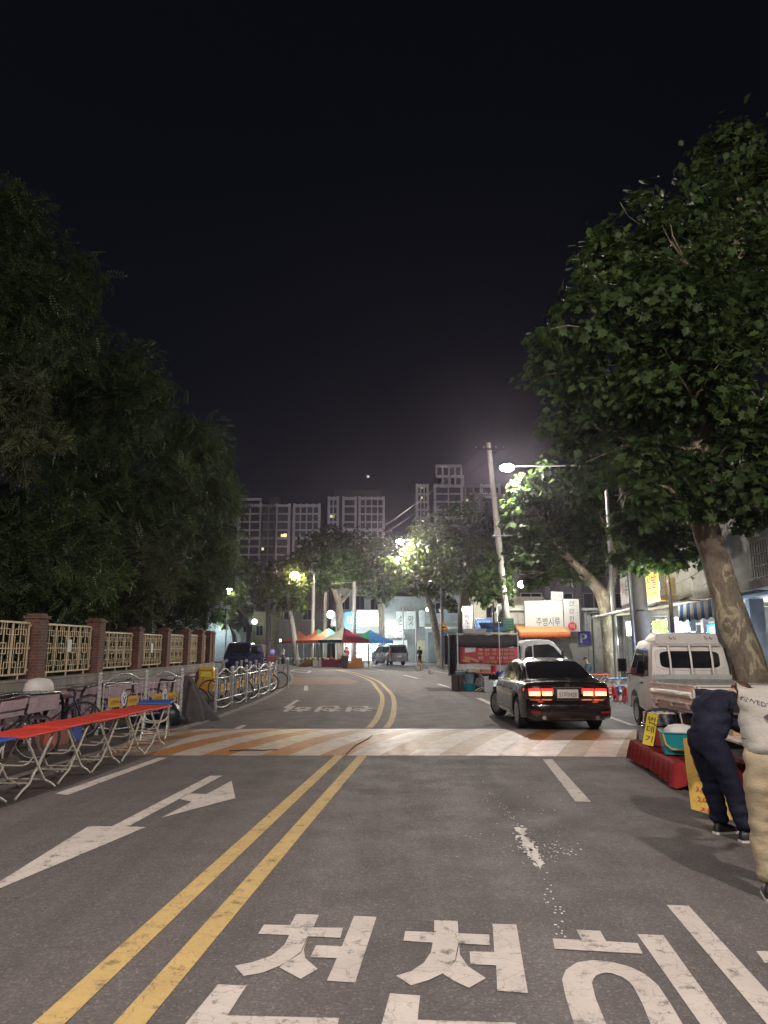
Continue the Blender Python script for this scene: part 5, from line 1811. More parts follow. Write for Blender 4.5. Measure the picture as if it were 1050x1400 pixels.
def canopy(name, label, loc, rz, w_, proj, drop, skirt, m_, msk=None, cat='awning', n=24):
    r = thing(name, label, cat, loc, rz)
    mb = MB(); rows = []
    for i in range(n + 1):
        x = -w_ / 2 + w_ * i / n
        s = .03 * math.sin(i * 1.3)
        rows.append([(x, 0, 0), (x, -proj * .5, -drop * .5 - .03 + s * .4), (x, -proj, -drop + s * .6)])
    mb.loft(rows, cap=False, ring_closed=False)
    o = mb.build('canopy_top', m_, r, 60); o.modifiers.new('thick', 'SOLIDIFY').thickness = .015
    mb = MB(); rows = []
    for i in range(n * 2 + 1):
        x = -w_ / 2 + w_ * i / (n * 2)
        wv = .03 * math.sin(i * 1.9)
        rows.append([(x, -proj - .012, -drop - .01), (x, -proj - .02 + wv * .6, -drop - skirt * .55), (x, -proj - .02 + wv, -drop - skirt + .03 * math.sin(i * .8))])
    mb.loft(rows, cap=False, ring_closed=False)
    o = mb.build('valance', msk or m_, r, 60); o.modifiers.new('thick', 'SOLIDIFY').thickness = .01
    mb = MB()
    for x in (-w_ / 2, w_ / 2, 0): mb.tube([(x, -.02, -.06), (x, -proj * .98, -drop - .05)], .018, 6)
    mb.tube([(-w_ / 2, -proj * .98, -drop - .03), (w_ / 2, -proj * .98, -drop - .03)], .018, 6)
    mb.build('canopy_frame', STEEL, r, 60)
    return r


canopy('shop_awning', 'long cream canvas awning over the lit shops behind the pickup', rowp(28.5, .0, 3.28), RZA, 12.0, 1.9, .10, .14, CREAMC, corrugated('fringe', (.28, .28, .24), .16))
canopy('shop_awning', 'blue and white striped awning beside the leaning plane tree trunk', rowp(19.9, .0, 3.3), RZA, 4.2, 1.5, .3, .5, STRIPE)
LEDW = glow('led_white', (.86, .95, 1.0), 5)
LEDV = glow('led_violet', (.72, .62, 1.0), 5)
LEDB = glow('led_blue', (.06, .35, 1.0), 4.5)
LEDY = glow('led_yellow', (1.0, .66, .06), .75, (.45, .28, .03))
LEDG = glow('led_green', (.62, .8, .30), 1.4)
INKB = mat('ink_navy', (.01, .02, .14), .6)
sign('white shop sign with dark letters above the cream awning, left of the grey pole', rowp(32.5, .5, 4.3), RZA, 2.8, 1.25, SIGNW, (('우신', .2, .1, 1.3, .8, mat('ink_teal', (.02, .06, .10), .6)), ('회', -.9, .1, .35, .6, REDS)))
sign('glowing yellow shop sign with blue letters over the cream awning', rowp(28.4, .5, 4.1), RZA, 2.4, 1.15, LEDY, (('신발', .0, .2, 1.5, .55, INKB), ('수선', .0, -.3, 1.2, .2, INKB)))
MB_ = None
o = MB().box((0, 0, 0), (2.4, .17, .3)).build('sign_strip', mat('sign_orange', (.75, .28, .03), .5, emit=(1, .35, .04), es=.7), loc=rowp(28.4, .5, 3.38)); o.rotation_euler = (0, 0, RZA)
tag(o, 'orange strip below the glowing yellow sign', 'sign')
sign('bright white lit sign under the left end of the cream awning', rowp(30.0, 1.0, 2.5), RZA, 1.9, .6, LEDW, (('식당 영업중', 0, .12, 1.8, .22, INK), ('백반 · 국수', 0, -.16, 1.5, .18, INK)))
sign('yellow green lit sign with pale lettering below the cream awning behind the pickup cab', rowp(25.7, 1.0, 2.38), RZA, 2.0, .6, LEDG, (('과일', -.3, .1, .9, .4, REDS), ('야채', .6, -.1, .7, .3, mat('ink_green', (.02, .2, .1), .6))))
sign('violet white neon sign beside the striped awning', rowp(23.7, 1.0, 2.45), RZA, .8, .5, LEDV, (('통신', 0, 0, .8, .4, INKB),))
sign('blue white neon sign next to the violet one', rowp(22.8, 1.0, 2.47), RZA, .9, .46, glow('led_cyan', (.45, .8, 1.0), 3.2), (('휴대폰', 0, 0, .95, .35, INKB),))
sign('small round edged blue neon sign hanging under the striped awning', rowp(20.4, 1.0, 2.12), RZA, .7, .5, LEDB, (('약', 0, 0, .4, .4, LEDW),))
# vertical light tube and coloured banners in the shop fronts
for k, (D, z0, z1, c, lab) in enumerate(((20.0, .4, 2.0, LEDW, 'upright white light tube at the shop front under the striped awning'), (21.2, .3, 1.9, mat('curtain_red', (.5, .08, .12), .7, emit=(1, .2, .25), es=.15), 'red curtain hanging in the shop front under the striped awning'), (30.6, .2, 2.1, glow('panel_yellow', (.95, .85, .12), 1.1), 'tall yellow lit panel at the shop door left of the grey pole'), (28.6, .2, 1.9, glow('panel_green', (.55, .9, .2), .9), 'tall yellow green lit panel at the shop door right of the grey pole'))):
    q = rowp(D, .12, 0)
    w_ = .08 if k == 0 else (.9 if k == 1 else .55)
    o = MB().box((0, 0, (z0 + z1) / 2), (w_, .05, z1 - z0)).build('light_tube' if k == 0 else 'lit_panel', c, loc=(q.x, q.y, .12)); o.rotation_euler = (0, 0, RZA)
    tag(o, lab, 'light' if k == 0 else 'panel')
for D, W_, c in ((33, 120, (.9, 1, .95)), (29, 170, (1, .95, .8)), (25, 170, (.85, .95, 1)), (22.5, 130, (.65, .75, 1)), (20.2, 90, (.45, .65, 1))):
    q = rowp(D, .85, 2.0); light('shop_light', q, W_, c, .12)
for D in (33, 29, 25, 21.5):
    q = rowp(D, -1.4, 2.5); light('shop_light', q, 330, (.9, 1, .95), .1)
for D in (33, 29, 25.5, 22):
    q = rowp(D, 2.1, 3.75); light('sign_fill', q, 90, (1, .97, .85), .1)  # added unseen fill above the awning, brightens the sheet and signs

# nearest building: tiled upper floors with balcony above a dark recess
nb = bld('tiled_building', 'white tiled building with iron balcony at the right edge behind the plane tree', rowp(17.55, 0, .12), RZA)
mb = MB()
mb.box((6.0, 4.2, 8.4), (11.9, 8.0, 10.6))
mb.build('upper_wall', TILE, nb)
mb = MB()
mb.box((.17, .5, 1.5), (.34, .6, 3.0)); mb.box((6, 6.5, 1.5), (11.8, .2, 3.0)); mb.box((.12, 3.6, 1.5), (.2, 5.5, 2.98)); mb.box((11.8, 3.6, 1.5), (.2, 5.5, 2.98))
mb.build('ground_floor_wall', DARKW, nb)
for x in (2.5, 5.6, 8.8):
    MB().box((x, .3, 1.5), (.34, .4, 3.0)).build('pillar', mat('pillar_green', (.19, .22, .19), .7, dirt=.4), nb, bevel=.02)
mb = MB(); mb.box((6, -.35, 3.12), (12.2, 1.4, .2)); mb.build('balcony_slab', CONCW, nb, bevel=.01)
mb = MB()
for k in range(82): mb.bar((.1 + k * .148, -.98, 3.23), (.1 + k * .148, -.98, 4.15), .016)
for z in (3.28, 3.55, 3.85, 4.15): mb.bar((.1, -.98, z), (12.1, -.98, z), .03)
mb.build('balcony_railing', BALC, nb)
for x, z in ((1.6, 4.9), (4.6, 4.9), (7.6, 4.9), (1.6, 8.2), (4.6, 8.2), (7.6, 8.2), (1.6, 11.2), (4.6, 11.2)):
    win(nb, x, z, 1.7, 1.7 if z < 6 else 1.5, .19, bars=1, fr=mat('brown_frame', (.10, .05, .04), .5))
for x in (3.05, 6.1):
    mb = MB(); mb.box((x, .12, 8.2), (.42, .18, 10.0)); mb.build('pilaster', mat('pale_render', (.40, .37, .34), .8, dirt=.3), nb)
for x, z in ((.7, 4.5), (3.1, 4.35)):
    mb = MB(); mb.box((x, -.5, z - .75), (.8, .35, .62)); mb.lathe([(.22, 0), (.22, .02)], 16, (x, -.68, z - .75), Matrix.Rotation(PI / 2, 3, 'X'))
    mb.build('air_conditioner', mat('ac_white', (.45, .45, .43), .5, dirt=.3), nb, bevel=.01)
sign('dark sign with a large pale letter high on the tiled building', rowp(16.4, .55, 7.2), RZA, 1.6, 1.3, mat('sign_navy', (.03, .035, .06), .5), (('양', .3, 0, .8, .8, mat('ink_pale', (.35, .38, .5), .6)),))

# thick grey utility pole before the shops, and slim conduit beside it
POLEC = mat('pole_concrete', (.30, .285, .26), .8, 0, .14, 1.5, .2, 30, .2)
POLEG = mat('pole_dark_grey', (.19, .18, .175), .7, 0, .15, 1.5, .2, 30, .25)


def pole(label, base, h, r0, r1, m_, lean=(0, 0), name='utility_pole', cross=(), cdir=(1, 0, 0), extra=None):
    r = thing(name, label, 'utility pole', base)
    mb = MB(); mb.tube([(0, 0, 0), (lean[0] * .5, lean[1] * .5, h / 2), (lean[0], lean[1], h)], [r0, (r0 + r1) / 2, r1], 16)
    mb.build('pole', m_, r, 50)
    d = V(cdir)
    for z, ln, off in cross:
        c = V((lean[0] * z / h, lean[1] * z / h, z)) + d * off
        mb = MB(); mb.bar(c - d * ln / 2 + V((0, -r0, 0)), c + d * ln / 2 + V((0, -r0, 0)), .09, .09)
        ca = mb.build('cross_arm', STEEL, r)
        for k in (-.46, -.2, .2, .46):
            MB().lathe([(.03, 0), (.05, .04), (.03, .08), (.05, .12), (.02, .17)], 8, c + d * ln * k + V((0, -r0, .045))).build('insulator', mat('insulator', (.35, .33, .32), .3), ca, 60)
    return r


p = at(881, 884, 24.0)
pl_ = pole('thick grey utility pole directly behind the pickup cab', (p.x, 24.0, .12), 9.5, .26, .2, POLEG, (-.12, .1))
mb = MB(); mb.tube([(-.34, -.05, 0), (-.37, -.05, 3), (-.45, -.02, 7.5)], .06, 8); mb.build('conduit', mat('conduit', (.24, .25, .27), .4, .5), pl_, 60)
for z in (1.4, 2.8, 4.4): 
    MB().lathe([(.28, 0), (.28, .03)], 16, (-.0, 0, z)).build('clamp_band', STEEL, pl_)
p = at(990, 884, 16.2)
pole('dark grey pole half hidden by the leaning plane tree trunk', (p.x, 16.2, .12), 6.0, .14, .14, POLEG, (-.05, 0))
o = MB().box((0, 0, .5), (.36, .36, 1.0)).build('striped_guard', BALC, loc=(p.x + .25, 15.6, .12), bevel=.01)
m, t, b = nt('hazard_stripes')
s3 = t.nodes.new('ShaderNodeSeparateXYZ'); L(t, obco(t), s3.inputs[0])
fr = math_(t, 'FRACT', math_(t, 'DIVIDE', math_(t, 'ADD', math_(t, 'ADD', s3.outputs[0], s3.outputs[1]), s3.outputs[2]), .3))
L(t, mix(t, math_(t, 'LESS_THAN', fr, .5), (.02, .02, .02), (.5, .33, .02)), b.inputs['Base Color'])
o.data.materials.clear(); o.data.materials.append(m)
tag(o, 'yellow and black striped guard block at the foot of the plane tree', 'guard')

# ---- grey building with the parking sign, facing the viewer beyond the shop row
FD = 46.0
gbx = bld('grey_low_building', 'low grey panelled building carrying the parking sign and white rice cake signs', (8.3, FD, .12), 0)
mb = MB(); mb.box((3.4, 3, 1.95), (7.4, 6, 3.9)); mb.box((3.4, 2.9, 3.98), (7.7, 6.4, .16))
mb.build('wall', GREYP, gbx)
mb = MB()
for k in range(7): mb.box((.3 + k * 1.1, -.006, 1.9), (.02, .012, 3.7))
mb.build('panel_joint', DARKW, gbx)
MB().box((1.9, -.03, 1.1), (.95, .06, 2.2)).build('door', mat('door_brown', (.10, .06, .04), .6, dirt=.3), gbx, bevel=.01)
MB().box((.7, -.02, 1.2), (1.2, .05, 2.1)).build('shutter', SHUT, gbx)
mb = MB(); mb.box((6.2, -.2, 2.95), (.9, .35, .6)); mb.lathe([(.2, 0), (.2, .02)], 16, (6.2, -.385, 2.95), Matrix.Rotation(PI / 2, 3, 'X')); mb.build('air_conditioner', mat('ac_white', (.45, .45, .43), .5), gbx, bevel=.01)
mb = MB(); mb.tube([(5.0, -.04, 0), (5.0, -.04, 3.8)], .04, 8); mb.build('drain_pipe', DARKW, gbx, 60)
mb = MB(); mb.box((6.0, -1.0, 3.72), (2.6, 2.2, .06)); mb.build('tin_roof', mat('tin_blue', (.09, .16, .19), .5, .2, dirt=.3), gbx)
def F(px, py, d=FD): return at(px, py, d)
def wsz(a, d=FD): return a / F_PX * d
p = F(741.5, 845); sign('wide white signboard with thin black letters above the orange awning', (p.x, FD - .35, p.z), 0, wsz(51), wsz(45), SIGNW, (('주병시루', .25, -.25, 1.5, .55, INK), ('떡', -.05, .65, .5, .3, mat('ink_faint', (.38, .38, .37), .6)), ('떡집 주문', -.85, .85, .4, .09, INK), ('맞춤떡전문', .85, -.82, .5, .11, GREENB)), d=.3)
p = F(778.5, 841.5); sign('tall white signboard with vertical letters and a red disc, beside the wide one', (p.x, FD - .4, p.z), 0, wsz(21), wsz(43), SIGNW, (('건', 0, .75, .34, .32, INK), ('강', 0, .25, .34, .32, INK), ('한', 0, -.22, .34, .32, INK)), d=.3)
q = V((p.x, FD - .4 - .16, p.z - .7))
o = MB().lathe([(.27, 0), (.27, .02)], 28, (0, 0, 0), Matrix.Rotation(PI / 2, 3, 'X')).build('red_disc', REDS, loc=q, smooth=40)
lettering('떡', (0, -.022, 0), (1, 0, 0), (0, 0, 1), .3, .3, SIGNW, o)
tag(o, 'round red disc with a white letter on the tall signboard', 'sign')
p = F(759.5, 816.5); sign('small white sign with red letters on top of the wide signboard', (p.x, FD - .35, p.z), .05, wsz(16), wsz(13), SIGNW, (('친떡', 0, 0, .62, .42, REDS),), d=.2)
p = F(698, 839, 48); sign('pale greenish sign with one dark letter left of the wide signboard', (p.x, 48, p.z), 0, wsz(36, 48), wsz(22, 48), SIGNG, (('음', .45, .1, .4, .55, INK), ('통', -.6, .05, .4, .5, GREENB)), d=.2)
p = F(798, 872.5)
ps = sign('blue square parking sign with a white P on the grey wall', (p.x, FD - .06, p.z), 0, .78, .80, BLUES, (), d=.05, name='parking_sign')
mb = MB(); z0 = -.032
for xx in (0,):
    mb.add([(-.26, z0, -.3), (-.12, z0, -.3), (-.12, z0, .3), (-.26, z0, .3)], [(0, 1, 2, 3)])
    oa = [(-.12 + .28 * math.sin(a) * 1.15, z0, .11 + .19 * math.cos(a)) for a in [k * PI / 10 for k in range(11)]]
    ia = [(-.12 + .16 * math.sin(a) * 1.1, z0, .11 + .085 * math.cos(a)) for a in [k * PI / 10 for k in range(11)]]
    mb.add(oa + ia, [(k, 11 + k, 12 + k, k + 1) for k in range(10)])
mb.build('letter', SIGNW, ps)
lettering('주차장', (.1, z0 - .002, -.28), (1, 0, 0), (0, 0, 1), .42, .1, REDS, ps)
ORC = mat('orange_canvas', (.50, .26, .10), .7, 0, .12, 3, .2, 15)
p = F(737, 853); canopy('shop_awning', 'orange canvas awning with a scalloped drop under the wide white signboard', (p.x, FD - .02, p.z + .0), 0, wsz(67), 1.5, .55, .40, ORC, mat('orange_valance', (.42, .10, .025), .7, 0, .15, 4))
p = F(690, 853, 48); canopy('shop_awning', 'blue canvas awning left of the orange one behind the lorry', (p.x - .2, 48.2, p.z + .1), 0, 3.0, 1.5, .5, .15, mat('blue_canvas', (.02, .13, .34), .7, 0, .15, 3))
light('wall_light', (10.9, FD - 2.6, 5.2), 420, (1, .95, .86), .1)  # unseen point light brightening the grey wall, no lamp stands here

# dark taller building behind, columns and recessed windows
db = bld('dark_tall_building', 'dark unlit tall building rising behind the white rice cake signs', (7.6, 57, .12), 0)
mb = MB(); mb.box((8, 5, 6.8), (16, 10, 13.6)); mb.build('wall', DARKW, db)
for k in range(7):
    MB().box((.4 + k * 2.5, -.2, 6.9), (.45, .4, 13.4)).build('column', mat('column_grey', (.16, .155, .16), .8, dirt=.3), db)
for fz in (4.2, 7.2, 10.2):
    for k in range(6):
        win(db, 1.65 + k * 2.5, fz + .9, 1.7, 1.5, 0, bars=1)
mb = MB(); mb.box((8, -.1, 13.7), (16.4, .6, .3)); mb.build('parapet', mat('column_grey', (.16, .155, .16), .8), db)
# tower block climbing behind on the right
# ---- cream shop building behind the big dark tree
cb = bld('cream_shop_building', 'cream shop building with blue and white signs behind the lorry canopy', (7.2, 59, .12), 0) if False else bld('cream_shop_building', 'cream shop building with blue and white signs behind the lorry canopy', (6.9, 55, .12), 0)
mb = MB(); mb.box((2.6, .9, 2.6), (5.2, 1.8, 5.2)); mb.box((2.6, .85, 5.3), (5.5, 2.1, .2)); mb.build('wall', mat('cream_wall', (.45, .41, .32), .8, 0, .15, .9, dirt=.3), cb)
win(cb, 3.6, 4.2, 1.2, .9, 0); win(cb, 1.4, 4.2, 1.0, .9, 0)
MB().box((2.4, -.02, 1.2), (2.6, .05, 2.3)).build('shutter', SHUT, cb)
p = F(639, 845, 54.4); sign('narrow white upright sign with red letters beside the dark trunk', (p.x, 54.4, p.z), 0, .72, 1.75, mat('sign_lit_white', (.62, .62, .6), .5, emit=(.9, .95, 1), es=.35), (('각', -.05, .5, .36, .3, mat('ink_grey', (.2, .2, .22), .6)), ('막', 0, .08, .36, .3, REDS), ('도', 0, -.3, .36, .3, REDS), ('소', 0, -.66, .36, .25, REDS)))
p = F(661, 853, 54.3); sign('blue sign with white letters behind the lorry canopy', (p.x, 54.3, p.z), 0, 1.25, .75, mat('sign_mid_blue', (.05, .15, .42), .5, emit=(.1, .25, .7), es=.25), (('알음원', 0, 0, .95, .45, BW),))
light('shop_light', (7.4, 53.5, 4.4), 130, (1, .97, .9), .1)
light('shop_light', (8.0, 52.6, 2.6), 60, (.95, 1, 1), .1)
# ---- shutter building
sb = bld('shuttered_building', 'grey building with closed roller shutter behind the warning sign', (4.3, 75.2, .12), -.12)
mb = MB(); mb.box((2.0, 3.5, 3.6), (4.0, 7, 7.2)); mb.build('wall', mat('wall_blue_grey', (.22, .25, .255), .8, 0, .15, .7, dirt=.35), sb)
MB().box((2.0, -.03, 1.6), (3.4, .06, 3.0)).build('roller_shutter', SHUT, sb)
mb = MB(); mb.loft([[(.0, -.02, 4.0), (0, -1.3, 3.6), (0, -1.3, 3.42), (0, -.02, 3.5)], [(4.0, -.02, 4.0), (4.0, -1.3, 3.6), (4.0, -1.3, 3.42), (4.0, -.02, 3.5)]]); mb.build('canopy', GREYP, sb)
win(sb, 1.1, 5.6, 1.2, 1.2, 0); win(sb, 2.9, 5.6, 1.2, 1.2, 0)
light('shop_light', (5.6, 72.0, 3.2), 80, (.8, 1, 1), .1)
# ---- shop building with two calligraphic white signs
kb = bld('white_sign_building', 'dim shop building with two pale calligraphy signs behind the grey van', (-.2, 78, .12), 0)
mb = MB(); mb.box((2.5, 4, 3.4), (5.2, 8, 6.8)); mb.box((2.5, 3.9, 6.9), (5.5, 8.4, .2)); mb.build('wall', mat('wall_blue_grey', (.22, .25, .255), .8), kb)
MB().box((1.6, -.03, 1.2), (2.2, .06, 2.2)).build('shop_front', mat('front_lit', (.5, .55, .55), .5, emit=(.8, 1, 1), es=.35), kb)
MB().box((4.2, -.03, 1.2), (1.2, .06, 2.2)).build('door', mat('door_cream', (.42, .40, .28), .6), kb)
for k, (px, ch) in enumerate(((548, '손'), (562, '맛'))):
    p = F(px, 848, 77.3); sign('pale sign with a single brush-drawn letter behind the van, %s' % ('nearer the bright shop' if k == 0 else 'nearer the roller shutter'), (p.x, 77.3, p.z), 0, 1.05, 1.9, mat('sign_cool', (.50, .57, .55), .5, emit=(.8, 1, .97), es=.12), ((ch, 0, 0, .55, 1.0, INK),))
p = F(580, 846, 77.5); sign('blank pale panel right of the brush letter signs', (p.x, 77.5, p.z), 0, 1.1, 1.7, mat('sign_cool', (.5, .57, .55), .5))
canopy('shop_awning', 'white lit awning under the brush letter signs behind the van', (.9, 77.9, 3.35), 0, 2.6, 1.6, .5, .2, mat('white_canvas', (.6, .62, .6), .6))
# ---- bright shop
bb = bld('bright_shop', 'brightly lit white shop with glowing blue and yellow signs behind the canopies', (-5.3, 80, .12), .03)
mb = MB(); mb.box((2.6, 4.2, 5.6), (5.4, 7.5, 5.0)); mb.box((2.6, 8.1, 1.5), (5.4, .2, 3.1)); mb.box((.0, 4.2, 1.5), (.2, 7.5, 3.1)); mb.box((5.2, 4.2, 1.5), (.2, 7.5, 3.1))
mb.build('wall', mat('wall_pale_green', (.27, .29, .28), .8, 0, .12, .8, dirt=.2), bb)
for x in (.9, 2.6, 4.3): win(bb, x, 6.5, 1.1, 1.6, .42)
mb = MB()
for k in range(7): mb.box((.2 + k * .8, .5, 1.4), (.06, .06, 2.8))
mb.box((2.6, .5, 2.75), (5.1, .08, .1)); mb.build('shop_front', FRAME, bb)
MB().box((2.6, 3.0, 1.4), (5.0, .05, 2.7)).build('lit_backwall', mat('lit_goods', (.6, .62, .6), .6, 0, .45, 1.5, emit=(.85, 1, 1), es=2.2), bb)
for k in range(3):
    mb = MB(); 
    for z in (.3, .8, 1.3, 1.8): 
        mb.box((.9 + k * 1.6, 1.6, z), (1.2, .4, .04))
        for j in range(6): mb.box((.45 + k * 1.6 + j * .18, 1.6, z + .14), (.13, .3, .22 + .04 * (j % 3)))
    mb.build('goods_shelf', mat('goods_mix_%d' % k, ((.5, .2, .2), (.5, .5, .45), (.25, .35, .5))[k], .6, 0, .7, 4), bb)
p = F(482, 848, 79.2); sign('glowing blue sign with white letters behind the canopies', (p.x, 79.2, p.z), 0, 1.7, 1.8, mat('sign_glow_blue', (.05, .2, .6), .5, emit=(.12, .42, 1), es=.9), (('11번', 0, .1, 1.1, 1.0, LEDW),))
p = F(462, 847, 79.5); sign('dim grey sign left of the glowing blue one', (p.x, 79.5, p.z), 0, 1.5, 1.5, mat('sign_dim', (.30, .32, .34), .5, emit=(.5, .5, .5), es=.06), (('대박', 0, .3, .9, .4, INK), ('수산', 0, -.35, .9, .4, LEDY)))
p = F(506, 845, 79.1); sign('glowing white sign with green emblem and yellow base band above the bright shop', (p.x, 79.1, p.z), 0, 2.8, 1.7, glow('sign_glow_white', (.93, 1, .92), 1.2), (('ⓒ농산', 0, .15, 2.2, .8, mat('ink_green', (.02, .2, .1), .6)),))
o = MB().box((0, 0, 0), (2.8, .2, .3)).build('sign_strip', glow('strip_yellow', (1, .8, .2), 1.0), loc=(p.x, 79.07, p.z - .68)); tag(o, 'yellow strip along the foot of the glowing white sign', 'sign')
for x, z, W_ in ((-4.2, 3.0, 600), (-1.4, 3.0, 650), (1.0, 3.6, 300)):
    light('shop_light', (x, 77.2, z), W_, (.96, 1.0, .97), .15)
# ---- walls further left
wb = bld('brown_wall_building', 'dim brown and grey building behind the canopies at the bend', (-12.6, 86, .12), .1)
mb = MB(); mb.box((3.6, 4, 4.6), (7.2, 8, 9.2)); mb.build('wall', mat('wall_brown_grey', (.13, .12, .11), .85, 0, .2, .6, dirt=.3), wb)
for x in (1.2, 3.4, 5.6): win(wb, x, 5.4, 1.3, 1.3, 0)
MB().box((3.6, -.04, 1.4), (5.0, .07, 2.6)).build('shutter', SHUT, wb)
yb = bld('ochre_wall_building', 'ochre block wall building behind the leftmost canopy', (-16.4, 90, .12), .12)
mb = MB(); mb.box((2.0, 4, 3.0), (4.0, 8, 6.0)); mb.build('wall', brickmat('ochre_block', (.34, .30, .17), (.30, .26, .15), (.18, .16, .1), 1.6, .8, .02), yb)
win(yb, .8, 3.6, .9, 1.3, 0)
gb2 = bld('green_lit_building', 'pale building lit greenish by a bare lamp beyond the navy lorry', (-22.6, 91, .12), .1)
mb = MB(); mb.box((3.1, 4, 3.8), (6.2, 8, 7.6)); mb.build('wall', mat('wall_mint', (.30, .34, .325), .8, 0, .1, .8, dirt=.25), gb2)
MB().box((2.6, -.03, 1.5), (2.4, .06, 3.0)).build('gate', mat('gate_steel', (.25, .29, .30), .5, .3), gb2)
for x, z in ((3.9, 6.3), (5.4, 6.3), (5.3, 3.9)): win(gb2, x, z, 1.2, 1.0, 0)
MB().box((4.3, -.15, 3.6), (.35, .3, 7.2)).build('drain_pipe', mat('wall_mint', (.30, .34, .325), .8), gb2)
wb2 = bld('board_wall', 'grey boarded wall under dark trees left of the greenish building', (-29.5, 92, .12), .1, 'wall')
mb = MB()
for k in range(12): mb.box((.3 + k * .56, .05 * (k % 2), 1.6), (.55, .1, 3.2))
mb.build('board', mat('board_grey', (.24, .235, .22), .8, 0, .25, .8, dirt=.4), wb2)
mb = MB(); mb.box((3.3, 1.5, 4.6), (7, 3, 2.6)); mb.build('upper_wall', mat('wall_pale', (.42, .44, .46), .8, dirt=.3), wb2)
light('wall_light', at(348, 850, 88), 1100, (.66, 1, .88), .15)
p = at(348, 850, 88)
o = MB().ball((0, 0, 0), .3, 12, 8).build('bare_lamp', glow('lamp_mint', (.75, 1, .93), 25), loc=p, smooth=60); tag(o, 'bare greenish white lamp in front of the greenish building', 'lamp')
light('far_shop_light', at(295, 855, 88), 900, (.8, .95, 1), .2)
o = MB().box((0, 0, 0), (3.2, .2, .9)).build('shop_sign', glow('far_sign_cool', (.8, .95, 1), 3), loc=at(291, 858, 93)); tag(o, 'small bright sign glimpsed behind the last brick pillars', 'sign')
p = at(284, 862, 95); r = bld('far_white_building', 'white lit building glimpsed past the last brick pillars', (p.x - 7, 95, .12), .1)
mb = MB(); mb.box((5, 3, 3.2), (10, 6, 6.4)); mb.build('wall', mat('wall_pale', (.42, .44, .46), .8), r)
for x in (2, 4.5, 7): win(r, x, 4.6, 1.3, 1.3, 0)

# ---- street lamps and poles
p = at(845, 937, 33.0)
lamp_post('tall grey street lamp whose long arm reaches left before the plane trees', (p.x, 33.0, .12), at(820, 641, 33).z, at(695, 639, 33), 4600, (1, .90, .82), .13, es=60)
lamp_post('street lamp glowing above the middle of the road between the far trees', (at(604, 884, 61).x, 61, .12), at(600, 733, 61).z, at(548, 740, 60), 8000, (1, .88, .76), .1, es=60)
lamp_post('distant street lamp with warm orange light over the left bend', (at(428, 884, 69).x, 69, .12), at(428, 784, 69).z, at(404, 784, 69), 5200, (1, .76, .45), .1, es=40)
lamp_post('far small street lamp against the wooded slope at the left bend', (at(306, 884, 84).x, 85, .0), at(306, 806, 84).z, at(313, 806, 84), 700, (1, .98, .9), .09, es=20)
up = pole('tall concrete utility pole with cross arms behind the lorry', (at(699, 880, 43.8).x, 43.8, .12), at(668, 608, 43.8).z, .24, .15, POLEC, (at(668, 608, 43.8).x - at(699, 880, 43.8).x, 0), cross=((at(668, 618, 43.8).z, 1.9, 0), (8.4, 2.3, .8), (9.3, 1.5, .9)))
gsn = MB().box((0, 0, 0), (.66, .05, .75)).build('notice_board', GREENB, loc=at(695, 854, 43.4), bevel=.01); tag(gsn, 'dark green notice board tied to the tall concrete pole', 'board')
mb = MB()
for k in range(4): put_text(mb, ('안내문', '도로 점용', '금지 구역', '구청장')[k], (0, -.026, .25 - .16 * k), (1, 0, 0), (0, 0, 1), .45, .07)
mb.build('lettering', mat('ink_mint', (.2, .35, .3), .6), gsn)
q = at(713, 799, 43.4); b0 = at(688, 817, 43.6)
lb = thing('bracket_lamp', 'small bright lamp on a curved bracket of the concrete pole', 'street lamp', b0)
mb = MB(); d_ = q - b0
mb.tube([(0, 0, -.5), (.1, 0, .1), (d_.x * .6, d_.y, d_.z * .85), (d_.x, d_.y, d_.z)], .025, 6); mb.build('bracket', STEEL, lb, 60)
MB().ball(d_, (.24, .2, .2), 12, 8).build('bulb', glow('lamp_warm', (1, .93, .78), 40), lb, 60)
light('street_light', q + V((0, -.8, -.3)), 700, (1, .93, .8), .12)
for px, D, py, c, lab in ((427, 68, 800, POLEC, 'pale concrete pole standing among the canopies, left one'), (444, 70, 810, POLEC, 'pale concrete pole right of its twin among the canopies'), (484, 66, 795, POLEG, 'dark steel pole before the glowing blue sign'), (551, 75, 830, POLEG, 'thin dark pole between the two brush letter signs'), (569, 76, 835, POLEG, 'thin dark pole right of the brush letter signs')):
    b0 = at(px, 884, D)
    pole(lab, (b0.x, D, .0), at(px, py, D).z, .2 if D < 72 else .1, .15 if D < 72 else .09, c, name='utility_pole' if D < 72 else 'sign_post')
p = at(452, 840, 65)
o = MB().ball((0, 0, 0), .32, 14, 9).build('bare_lamp', glow('lamp_white_hot', (1, .98, .9), 30), loc=p, smooth=60); tag(o, 'round white lamp hung high on the pole above the canopies', 'lamp')
light('market_light', p + V((0, -.5, -.2)), 900, (1, .98, .9), .2)
for px_, py_, D_, lab_ in ((533, 860, 74, 'bare white lamp by the pale trunk left of the brush letter signs'), (541, 868, 73.5, 'lower bare white lamp behind the grey van roof'), (585, 833, 72, 'bare white lamp high before the roller shutter building')):
    o = MB().ball((0, 0, 0), .19, 12, 8).build('bare_lamp', glow('lamp_cool_hot', (.88, 1, 1), 30), loc=at(px_, py_, D_), smooth=60); tag(o, lab_, 'lamp')
    light('market_light', at(px_, py_, D_) + V((0, -.4, 0)), 420, (.88, 1, 1), .15)
